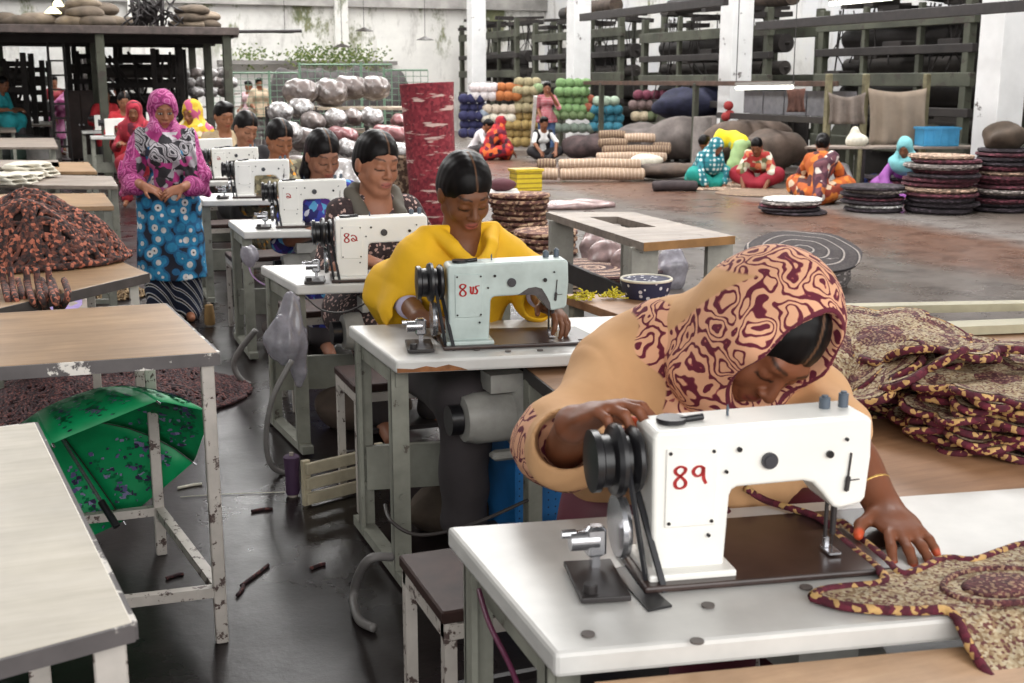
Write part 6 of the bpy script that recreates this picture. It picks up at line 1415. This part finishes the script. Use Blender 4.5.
for i, (x, y) in enumerate(((729.5, 103.5), (727.5, 114), (731, 112))):
    blob('red_bobbin', PX(x, 20.9, 1.6 - (y - 80) * 20.9 / 1200), (.085, .085, .08), M('brick_red_ball', (150, 44, 44), rough=.8), ['upper red yarn ball hung beside the white pillar', 'lower left red yarn ball beside the white pillar', 'lower right red yarn ball beside the white pillar'][i], 'yarn ball', amp=.004, vox=.02)
# mats on the floor under the seated group
for i, (x, y, r, sx) in enumerate(((722, 187, .62, 1.3), (768, 193, .62, 1.3), (850, 196, .35, 1.2))):
    o = disc_rug(r, .02, (Rt, RR2, M('green_mat', (52, 140, 70), rough=.9, var=.2))[i], sx, 'floor_mat'); v = P(x, y); o.location = v; tag(o, ['tan oval mat on the floor before the teal checked woman', 'brown oval mat on the floor before the patterned dress woman', 'green mat on the floor right of the orange dress'][i], 'mat')
# ------------------------------------------------------------------ looms along the right wall
LG = M('loom_grey_green', (80, 82, 68), rough=.7, var=.35, vscale=2, chip=((56, 50, 44), .42, 5)); LD = M('loom_dark', (48, 42, 40), rough=.8, var=.4, vscale=3); LB = M('loom_board', (70, 64, 60), rough=.8, var=.4, vscale=2)
def loom(y0, y1, x, hgt, label, seed, levels=(.62, 1.15, 1.62, 2.06, 2.5)):
    t = empty('loom', (x, y0, 0), 0, label, 'loom'); L = y1 - y0; rr = random.Random(seed)
    for fy in (0, .30, .68, 1):
        for dx in (0, 1.1):
            w_ = .13 if fy in (0, 1) else .09; MB().box((dx, fy * L, hgt / 2), (w_, w_, hgt), ch=.01).build('upright', LG, t)
    for k, z in enumerate(levels):
        for dx in (0, 1.1):
            if dx and k % 2: continue
            MB().box((dx - .02, L / 2, z), (.10, L + .3, .13 if k % 2 else .20), ch=.01).build('beam', LG if k % 2 == 0 else LD, t)
    for k, z in enumerate((.90, 1.38, 1.84, 2.28)):
        m = MB(); m.cyl((.45, .1, z), (.45, L - .1, z), .13 + .04 * (k % 2), n=18); m.cyl((.45, -.05, z), (.45, L + .05, z), .03, n=10); m.build('roller', LD if k % 2 else LB, t, smooth=40)
    m = MB()
    for k in range(int(L / .09)):
        if rr.random() < .78: m.box((.75, .05 + k * .09, rr.uniform(.8, 1.0) * .5 + .45), (.02, .06, .9))
    m.build('warp_slats', LB, t)
    MB().box((.95, L / 2, .70), (.04, L, 1.35)).build('back_panel', LD, t); MB().box((.95, L * .62, 1.95), (.04, L * .6, .42)).build('back_panel', LD, t)
    for k in range(7): MB().box((rr.uniform(.1, .9), L * (k + .5) / 7, hgt - .12 + .1 * (k % 3)), (rr.uniform(.5, 1.0), rr.uniform(.25, .6), .09), rotm(rr.uniform(-.06, .06), rr.uniform(-.08, .08), rr.uniform(-.4, .4))).build('stored_board', (LD, LB)[k % 2], t)
    for k in range(3):
        a = L * (.12 + .3 * k); MB().box((.62, a + .35, 1.0 + .55 * k), (.5, .62, .34), ch=.03).build('heddle_box', (LB, LD)[k % 2], t)
    m = MB()
    for k in range(26):
        p = Vector((rr.uniform(.05, .6), rr.uniform(.1, L - .1), hgt)); m.tube([p, p + Vector((rr.uniform(-.1, .1), rr.uniform(-.2, .2), -rr.uniform(.3, .9))), p + Vector((rr.uniform(-.2, .2), rr.uniform(-.5, .5), -rr.uniform(.8, 1.9)))], .014, 4)
    m.build('hanging_cord', LD, t)
    for k in range(3): MB().box((.5, L * (.2 + .3 * k), hgt + .05 - .12 * (k % 2)), (1.3, .16, .07), rotm(0, rr.uniform(-.05, .05), rr.uniform(-.3, .3))).build('top_plank', LD, t)
    for k in range(2):
        m = MB(); m.lathe([(.1, -.04), (.34, -.04), (.36, 0), (.34, .04), (.1, .04)], (0, L * (.18 + .62 * k), .62), 24, rotm(0, PI / 2, 0)); m.build('gear_wheel', LG, t, smooth=40)
    for k in range(4):
        z = rr.choice((1.3, 1.7, 2.15, 2.6)); m = MB(); m.box((.2, rr.uniform(.2, L - .2), z), (.4, rr.uniform(.2, .5), rr.uniform(.1, .22)), ch=.02); m.build('bracket_box', LD, t)
    return t
loom(14.1, 17.6, 12.3, 2.75, 'large grey green loom behind the beige curtain at right', 1)
loom(19.3, 24.2, 12.3, 2.9, 'long loom standing behind the middle white pillar', 2)
loom(25.4, 30.6, 12.3, 3.1, 'loom behind the standing boy and green yarn', 3, (.62, 1.15, 1.7, 2.2, 2.7))
loom(32.0, 36.8, 12.3, 3.3, 'farthest loom behind the pale yarn', 4, (.62, 1.2, 1.8, 2.3, 2.9))
loom(8.4, 13.7, 12.9, 2.75, 'loom at the right edge behind the nearest pillar', 5)
for i, (yy, z, r, L) in enumerate(((15.2, 2.98, .15, 2.6), (16.2, 3.0, .13, 2.2), (15.8, 3.2, .14, 2.4), (20.6, 3.12, .17, 2.4), (22.3, 3.12, .16, 2.2), (21.4, 3.4, .17, 2.6), (27.4, 3.32, .18, 2.6), (28.8, 3.32, .16, 2.4))):
    m = MB(); m.cyl((0, -L / 2, 0), (0, L / 2, 0), r, n=16); o = m.build('stored_roll', (M('dusty_brown_roll', (84, 70, 60), rough=.9, var=.4), LD, BC)[i % 3], smooth=40, loc=(12.5 + .35 * (i % 2), yy, z)); tag(o, 'dusty brown roll stored across the top of a loom', 'roll', 'dusty rolls stored on the looms')
def rail(x, y0, y1, z, w_, label, mat=DIRON, name='steel_rail', posts=()):
    t = empty(name, (x, y0, 0), 0, label, 'rail'); MB().box((0, (y1 - y0) / 2, z), (w_ * .7, y1 - y0, w_), ch=.004).build('bar', mat, t)
    for p in posts: MB().box((0, p - y0, z / 2), (.09, .09, z), ch=.006).build('post', LG, t)
rail(9.75, 10.2, 15.6, 2.38, .12, 'steel channel crossing in front of the nearest white pillar', posts=())
rail(9.8, 16.6, 22.0, 2.80, .14, 'dark steel channel passing the middle white pillar', posts=())
rail(10.9, 15.2, 24.4, 1.56, .08, 'thin rusty rail running behind the middle white pillar', M('rusty_rail', (96, 72, 60), rough=.7, var=.3), posts=(15.4, 19.4, 23.4))
rail(10.9, 14.6, 18.6, 1.02, .10, 'lower dark rail below the hanging tube lamp', posts=(14.8, 18.4))
rail(11.0, 25.5, 30.8, 1.5, .08, 'rail running behind the pale and green yarn', LG, posts=(25.8, 28.0, 30.4))
m = MB()
for k in range(5): m.box((0, k * .62, 1.26), (.03, .58, .38))
o = m.build('grey_sheet_panel', M('grey_panel', (116, 114, 118), rough=.6, var=.2), loc=(11.1, 15.3, 0)); tag(o, 'row of grey sheets standing on the lower rail under the tube lamp', 'panel')
def tube_lamp(a, b, label):
    a, b = Vector(a), Vector(b); t = empty('tube_lamp', a, 0, label, 'lamp'); d = b - a
    MB().beam((0, 0, .05), (d.x, d.y, d.z + .05), .10, .04).build('lamp_housing', M('lamp_housing', (150, 146, 140), rough=.5), t)
    MB().cyl((0, 0, 0), d, .022, n=12).build('lamp_tube', M('lit_tube', (255, 255, 250), emit=((255, 252, 240), 5.0)), t)
    for e in (Vector((0, 0, 0)), d): MB().cyl(e + Vector((0, 0, .05)), e + Vector((0, 0, ZC - a.z - .06)), .006, n=6).build('suspension_rod', DIRON, t)
tube_lamp(PD(736, 88, 15.6), PD(793, 87, 15.2), 'lit fluorescent tube hanging right of the middle white pillar')
tube_lamp(PD(830, 4, 15.0), PD(892, -2, 14.4), 'lit fluorescent tube at the top edge above the large loom')
# curtains, table, crate
def hanging(px0, px1, yt, yb, dep, mat, label, sag=4, cols=14):
    g = []
    for j in range(9):
        v = j / 8; row = []
        for i in range(cols + 1):
            u = i / cols; y = lerp(yt + sag * math.sin(PI * u), yb, v); p = PD(lerp(px0, px1, u) + math.sin(v * 3) * (1 - 2 * u) * 2, y, dep + .05 * math.sin(u * 17) * (.4 + v)); row.append(p)
        g.append(row)
    c0 = g[0][0]; m = MB(); m.sheet([[p - c0 for p in r] for r in g], .006); o = m.build('hanging_cloth', mat, smooth=0, loc=c0); return tag(o, label, 'cloth')
BG = M('beige_hessian', (154, 138, 122), rough=.9, var=.18, vscale=2)
hanging(868, 927, 88, 146, 17.3, BG, 'large beige cloth hung in front of the loom'); hanging(828, 866, 92, 124, 17.3, M('grey_hessian', (128, 116, 108), rough=.9, var=.2), 'smaller greyish cloth hung left of the beige one', 5)
hanging(786, 806, 88, 112, 15.4, M('rusty_cloth', (120, 84, 74), rough=.9, var=.5, vscale=6), 'mottled reddish cloth hanging at the tube lamp\'s right end', 1, 6)
for i, x in enumerate((829, 866, 927)): 
    v = PX(x, 17.4); tag(MB().box((0, 0, .85), (.08, .08, 1.7), ch=.01).build('post', M('yellowed_post', (136, 128, 98), rough=.7, var=.3), loc=v), ['yellowish post at the left of the hung cloths', 'yellowish post between the hung cloths', 'yellowish post at the right of the beige cloth'][i], 'post')
worktable([tuple(PX(808, 16.6)[:2]), tuple(PX(985, 16.6)[:2]), tuple(PX(980, 17.1)[:2]), tuple(PX(815, 17.1)[:2])], 'long narrow table standing before the hung beige cloth', z=.72, top=OLDW, edge=None, leg=DIRON, lw=.035, rail=False, legs=((.02, .1), (.98, .1), (.98, .9), (.02, .9), (.34, .1), (.64, .1)))
t = empty('blue_crate', PX(941, 16.85, .72), -.3, 'sky blue plastic crate on the long narrow table', 'crate'); SB = M('sky_blue_plastic', (70, 158, 206), rough=.4, var=.1)
m = MB()
for sx, sy, w1, w2 in ((0, -.15, .5, .02), (0, .15, .5, .02), (-.24, 0, .02, .3), (.24, 0, .02, .3)): m.box((sx, sy, .13), (w1, w2, .24))
m.box((0, 0, .01), (.5, .3, .02)); m.build('crate_body', SB, t)
m = MB()
for sx, sy, w1, w2 in ((0, -.155, .54, .04), (0, .155, .54, .04), (-.25, 0, .04, .34), (.25, 0, .04, .34)): m.box((sx, sy, .245), (w1, w2, .03))
for k in range(5): m.box((-.2 + k * .1, -.163, .12), (.015, .012, .22))
m.build('rim', SB, t)
v = PX(861, 16.85, .80); blob('white_sack', (v.x, v.y, .80), (.17, .12, .10), WC, 'white sack heaped on the long narrow table', 'sack', amp=.02, vox=.015, ex=[((-.04, 0, .08), (.06, .05, .09))])
for i, (x, y, r, col, lb) in enumerate(((842, 160, (.18, .15, .24), (206, 202, 202), 'white sack standing under the long narrow table'), (875, 156, (.16, .14, .17), (44, 62, 140), 'blue cloth bundle under the long narrow table'), (958, 150, (.2, .15, .12), (176, 150, 140), 'pinkish sack at the right under the table'), (895, 168, (.25, .15, .16), (128, 110, 96), 'brown sack beside the blue bundle'))):
    v = PD(x, y, 16.9); blob('sack', (v.x, v.y, r[2]), r, M('sack_%d' % i, col, rough=.8, var=.3), lb, 'sack', seed=i, amp=.02, vox=.02)

# dark clutter under the sewing tables
for i, (x, y, r, mt, lb) in enumerate(((1.30, 3.95, (.22, .10, .09), BRN, 'brown rag heap on the floor under the yellow woman\'s table'), (1.30, 5.40, (.24, .12, .10), BC, 'brown rag heap on the floor under the third sewing table'), (1.35, 7.35, (.2, .1, .1), GC, 'grey rag heap on the floor under the fourth sewing table'))):
    blob('rag_heap', (x, y, r[2] * .95), r, mt, lb, 'rags', seed=i, amp=.02, f=22, vox=.012)
# ------------------------------------------------------------------ raised platform at the back left
d0 = 20.4; pr = PX(238, 21.0); zt = 2.42
t = empty('raised_platform', (pr.x, pr.y, 0), 0, 'raised storage platform on posts at the back left', 'platform'); Wd, Dp = 5.6, 5.6
MB().box((-Wd / 2, Dp / 2, zt), (Wd, Dp, .08)).build('deck', LD, t)
MB().box((-Wd / 2, -.02, zt), (Wd + .1, .08, .13), ch=.01).build('edge_beam', M('edge_beam', (96, 84, 80), rough=.7, var=.3), t); MB().box((.0, Dp / 2, zt - .03), (.08, Dp, .13)).build('edge_beam', MATS['edge_beam'], t)
for dx in (-.15, -2.2, -3.9, -5.4):
    for dy in (.1, 2.8, 5.4): MB().box((dx, dy, zt / 2), (.14, .14, zt), ch=.01).build('post', LG, t)
for dy in (1.4, 2.8, 4.2): MB().box((-Wd / 2, dy, zt - .1), (Wd, .10, .14)).build('joist', LD, t)
MB().cyl((.0, .0, zt + .0), (1.1, -.15, zt + .02), .03).build('projecting_pipe', DIRON, t)
SK = M('brown_sack', (112, 98, 84), rough=.9, var=.35, vscale=4, bump=.5); SK2 = M('pale_brown_sack', (146, 130, 112), rough=.9, var=.3, vscale=4, bump=.5)
n = 0
for (x, y, dep, w_, hh) in ((75, 22, 22, .34, .13), (96, 22, 22, .36, .13), (85, 14, 22, .34, .13), (112, 23, 22.3, .3, .12), (66, 12, 22.4, .3, .13), (100, 10, 22.5, .34, .13), (188, 25, 22.4, .36, .10), (205, 25, 22.6, .30, .10), (190, 18, 22.4, .34, .10), (204, 17, 22.6, .30, .10), (192, 11, 22.4, .32, .10), (20, 22, 22, .4, .12), (38, 20, 22.2, .34, .14), (128, 24, 22.5, .3, .11), (4, 21, 22, .3, .15), (84, 4, 22.3, .32, .12)):
    v = PD(x, y, dep); blob('sack', (v.x, v.y, max(v.z, zt + .04 + hh)), (w_, .3, hh), SK if n % 3 else SK2, 'dusty brown sack piled on the raised platform', 'sack', 'sacks on the raised platform', seed=n, amp=.02, f=10, vox=.03); n += 1
wb = MB(); rr = random.Random(3)
for k in range(40):
    p = PD(rr.uniform(136, 168), rr.uniform(2, 26), 22); pts = [p]
    for q in range(6): pts.append(pts[-1] + Vector((rr.uniform(-.14, .14), rr.uniform(-.1, .1), rr.uniform(-.14, .14))))
    wb.tube(pts, .018, 5)
for k in range(6): p = PX(140 + k * 5, 22, zt + .04); wb.cyl(p, p + Vector((rr.uniform(-.1, .1), 0, .75)), .04, n=6)
tag(wb.build('scrap_metal', DIRON, smooth=0), 'tangle of dark scrap metal on the raised platform', 'scrap metal', kind='stuff')
def lampshade(px, py, dep, label, col=(60, 54, 50), lit=False, drop=.0, r=.16):
    v = PD(px, py, dep); t = empty('lamp_shade', v, 0, label, 'lamp'); MB().lathe([(.03, .10), (.06, .08), (r, 0), (r * .95, -.004), (.04, .07)], (0, 0, 0), 20, cap=False).build('shade', M('dark_shade', col, rough=.5) if not lit else M('lit_shade', (250, 240, 190), emit=((255, 240, 180), 2.5)), t, smooth=40)
    MB().cyl((0, 0, .1), (0, 0, ZC - .2 - v.z), .008, n=6).build('cord', DIRON, t)
lampshade(53, 13, 21, 'small lit yellow lamp above the platform sacks at left', lit=True, r=.14); lampshade(58, 6, 21.5, 'second lit yellow lamp above the platform sacks', lit=True, r=.1)
for i, (x, y) in enumerate(((285, 33), (342, 47), (364, 31), (425, 40))): lampshade(x, y, 34, ['dark lamp shade hung before the mossy wall, leftmost', 'dark lamp shade hung low before the mossy wall', 'dark lamp shade hung before the wall, third from left', 'pale lamp shade hung left of the far white pillar'][i], r=.26)
# frames, cupboards and a ladder under the platform
def frame_machine(px, dep, w_, h, label, mat=LD, seed=0):
    v = PX(px, dep); t = empty('iron_frame', v, -YAW * .5, label, 'machine frame'); rr = random.Random(seed)
    for sx in (-1, 1):
        for sy in (-.35, .35): MB().box((sx * w_ / 2, sy, h / 2), (.09, .09, h)).build('upright', mat, t)
    for k in range(4): MB().box((0, -.35 + .7 * (k % 2), h * (.25 + .22 * k)), (w_, .07, .10)).build('crossbar', mat, t)
    for k in range(3): MB().cyl((-w_ / 2, 0, h * (.3 + .25 * k)), (w_ / 2, 0, h * (.3 + .25 * k)), .10, n=14).build('roller', (LB, LD)[k % 2], t, smooth=40)
    for k in range(4): MB().cyl((rr.uniform(-.4, .4) * w_, -.1, h * .95), (rr.uniform(-.4, .4) * w_, -.1, h * rr.uniform(.3, .6)), .03, n=6).build('hanging_rod', mat, t)
for i, (x, d, w_, h) in enumerate(((20, 24.5, 1.0, 2.0), (128, 24.5, 1.1, 2.2), (150, 25.4, 1.2, 2.3), (112, 27.5, 1.2, 2.1), (86, 24.8, .5, 2.3), (0, 22.5, 1.0, 2.1), (170, 23.5, .5, 2.2))):
    frame_machine(x, d, w_, h, 'dark iron machine frame under the raised platform, %s' % ('behind the left lamp', 'behind the red clothed workers', 'right behind the standing woman\'s head', 'deepest one', 'slim one behind the brown cupboard', 'at the picture\'s left edge', 'slim one left of the white bags')[i], seed=i)
v = PX(83, 23.0); t = empty('cupboard', v, -YAW, 'brown metal cupboard under the raised platform', 'cupboard'); BCM = M('brown_cupboard', (74, 58, 54), rough=.6, var=.35, vscale=3)
MB().box((0, 0, .80), (.62, .4, 1.25), ch=.01).build('cabinet_body', BCM, t)
for s_ in (-1, 1): d_ = MB().box((s_ * .155, -.21, .80), (.29, .02, 1.15), ch=.004).build('door', BCM, t); MB().cyl((s_ * .04, -.22, .8), (s_ * .04, -.25, .8), .015, n=8).build('handle', STEEL, d_)
t = empty('ladder', PX(58, 21.8), -YAW, 'dark ladder standing under the raised platform at left', 'ladder')
for s_ in (-.14, .14): MB().box((s_, 0, 1.15), (.035, .035, 2.3)).build('rail', DIRON, t)
for k in range(9): MB().box((0, 0, .2 + k * .25), (.28, .03, .03)).build('rung', DIRON, t)
for i, (x0, x1, d, z0, z1) in enumerate(((22, 50, 29.5, .0, 2.4), (98, 118, 30, .0, 2.5))):
    a, b = PX(x0, d), PX(x1, d); 
    tag(MB().box(((a.x + b.x) / 2, (a.y + b.y) / 2, (z0 + z1) / 2), ((b - a).length, .05, z1 - z0), rotm(0, 0, -YAW)).build('white_board', M('white_board', (236, 236, 234), rough=.6)), ['large white board behind the ladder under the platform', 'small white board deep under the platform'][i], 'board')
for i, (px, d, col, lb) in enumerate(((22, 21.0, (70, 96, 82), 'green drum behind the teal dressed person'), (12, 21.6, (60, 70, 66), 'dark green drum at the left edge'), (38, 20.6, (96, 92, 88), 'grey drum left of the pink shawl'))):
    c = PX(px, d); t = empty('drum', c, 0, lb, 'drum'); MB().lathe([(.26, 0), (.28, .02), (.28, .30), (.29, .32), (.28, .34), (.28, .62), (.26, .64)], (0, 0, 0), 24).build('drum_body', M('drum_%d' % i, col, rough=.5, var=.3), t, smooth=40); MB().lathe([(.27, .64), (.27, .66), (.001, .665)], (0, 0, 0), 24).build('lid', DIRON, t, smooth=40)
# fence and dark tarpaulin before the mossy wall
FG = M('green_fence_iron', (112, 140, 118), rough=.6, var=.2)
def mesh_fence(px0, px1, dep, zt_, label, step=5):
    a, b = PX(px0, dep), PX(px1, dep); t = empty('mesh_fence', a, 0, label, 'fence'); d = b - a; n = max(2, int(d.length / .16))
    for k in range(0, n + 1, 8): p = d * (k / n); MB().cyl((p.x, p.y, 0), (p.x, p.y, zt_ + .05), .03, n=8).build('post', FG, t)
    m = MB()
    for k in range(n + 1): p = d * (k / n); m.cyl((p.x, p.y, .3), (p.x, p.y, zt_), .007, n=4)
    for k in range(12): z = .3 + (zt_ - .3) * k / 11; m.cyl((0, 0, z), (d.x, d.y, z), .007 if k < 11 else .022, n=4)
    m.build('wire_mesh', FG, t)
mesh_fence(212, 298, 28.2, 1.78, 'green wire fence left, behind the two standing men'); mesh_fence(300, 392, 27.0, 1.95, 'green wire fence behind the top shelf of bales')
mesh_fence(384, 428, 29, 1.85, 'short green wire fence left of the far pillar')
a, b = PX(286, 30.2), PX(392, 30.2)
S = SDF()
for k in range(7): p = a.lerp(b, k / 6); S.ell((p.x - a.x, p.y - a.y, .95), (.5, .5, .95 + .05 * math.sin(k * 2)), None, .1)
S.disp = lambda X, Y, Z: .05 * np.sin(7 * X + 3 * Z) + .03 * np.sin(13 * X - 6 * Z); o = S.mesh('tarpaulin', .06, M('dark_grey_tarpaulin', (78, 72, 72), rough=.8, var=.35)); o.location = (a.x, a.y, 0); tag(o, 'dark grey tarpaulin covered stack behind the green fence', 'tarpaulin')
GP = M('moss_leaf', pat=dict(kind='cell', scale=9, ramp=[(0, (104, 124, 66)), (.5, (136, 148, 84)), (.8, (84, 104, 58))]), rough=.9)
for i, x in enumerate((300, 318, 334, 350, 366, 250)):
    m = MB(); rr = random.Random(i); v = PD(x, 56, 37.2)
    for k in range(150):
        p = Vector((rr.gauss(0, .32), rr.uniform(-.12, .1), rr.gauss(0, .16))); e = Vector((rr.uniform(-.06, .06), rr.uniform(-.03, .03), rr.uniform(-.05, .05))); f = e.cross(Vector((0, 1, .3))).normalized() * .03; m.add([p - f, p + e, p + f, p - e], [(0, 1, 2, 3)])
    m.cyl((0, 0, -.1), (0, .25, -.3), .03, n=6); o = m.build('wall_plant', GP, loc=v); tag(o, 'green weed clump growing on a ledge of the mossy wall', 'plant', 'weeds on the back wall')
tag(MB().box((PX(330, 38).x - .6, YB - .3, 2.15), (5.5, .5, .12)).build('wall_ledge', CONC), kind='structure')
# ------------------------------------------------------------------ camera and colour
cam = bpy.data.cameras.new('camera'); co = bpy.data.objects.new('camera', cam); COL.objects.link(co)
cam.sensor_width = 36; cam.lens = FPX / 1024 * 36; cam.clip_start = .05; cam.clip_end = 200; cam.dof.use_dof = True; cam.dof.focus_distance = 3.9; cam.dof.aperture_fstop = 8.0
co.matrix_world = Matrix((( RT.x, UP.x, -FW.x, 0), (RT.y, UP.y, -FW.y, 0), (RT.z, UP.z, -FW.z, H0), (0, 0, 0, 1)))
SC.camera = co
SC.view_settings.view_transform = 'Standard'; SC.view_settings.look = 'None'; SC.view_settings.gamma = 1; SC.view_settings.use_curve_mapping = False
SC.view_settings.exposure = EXPOSURE
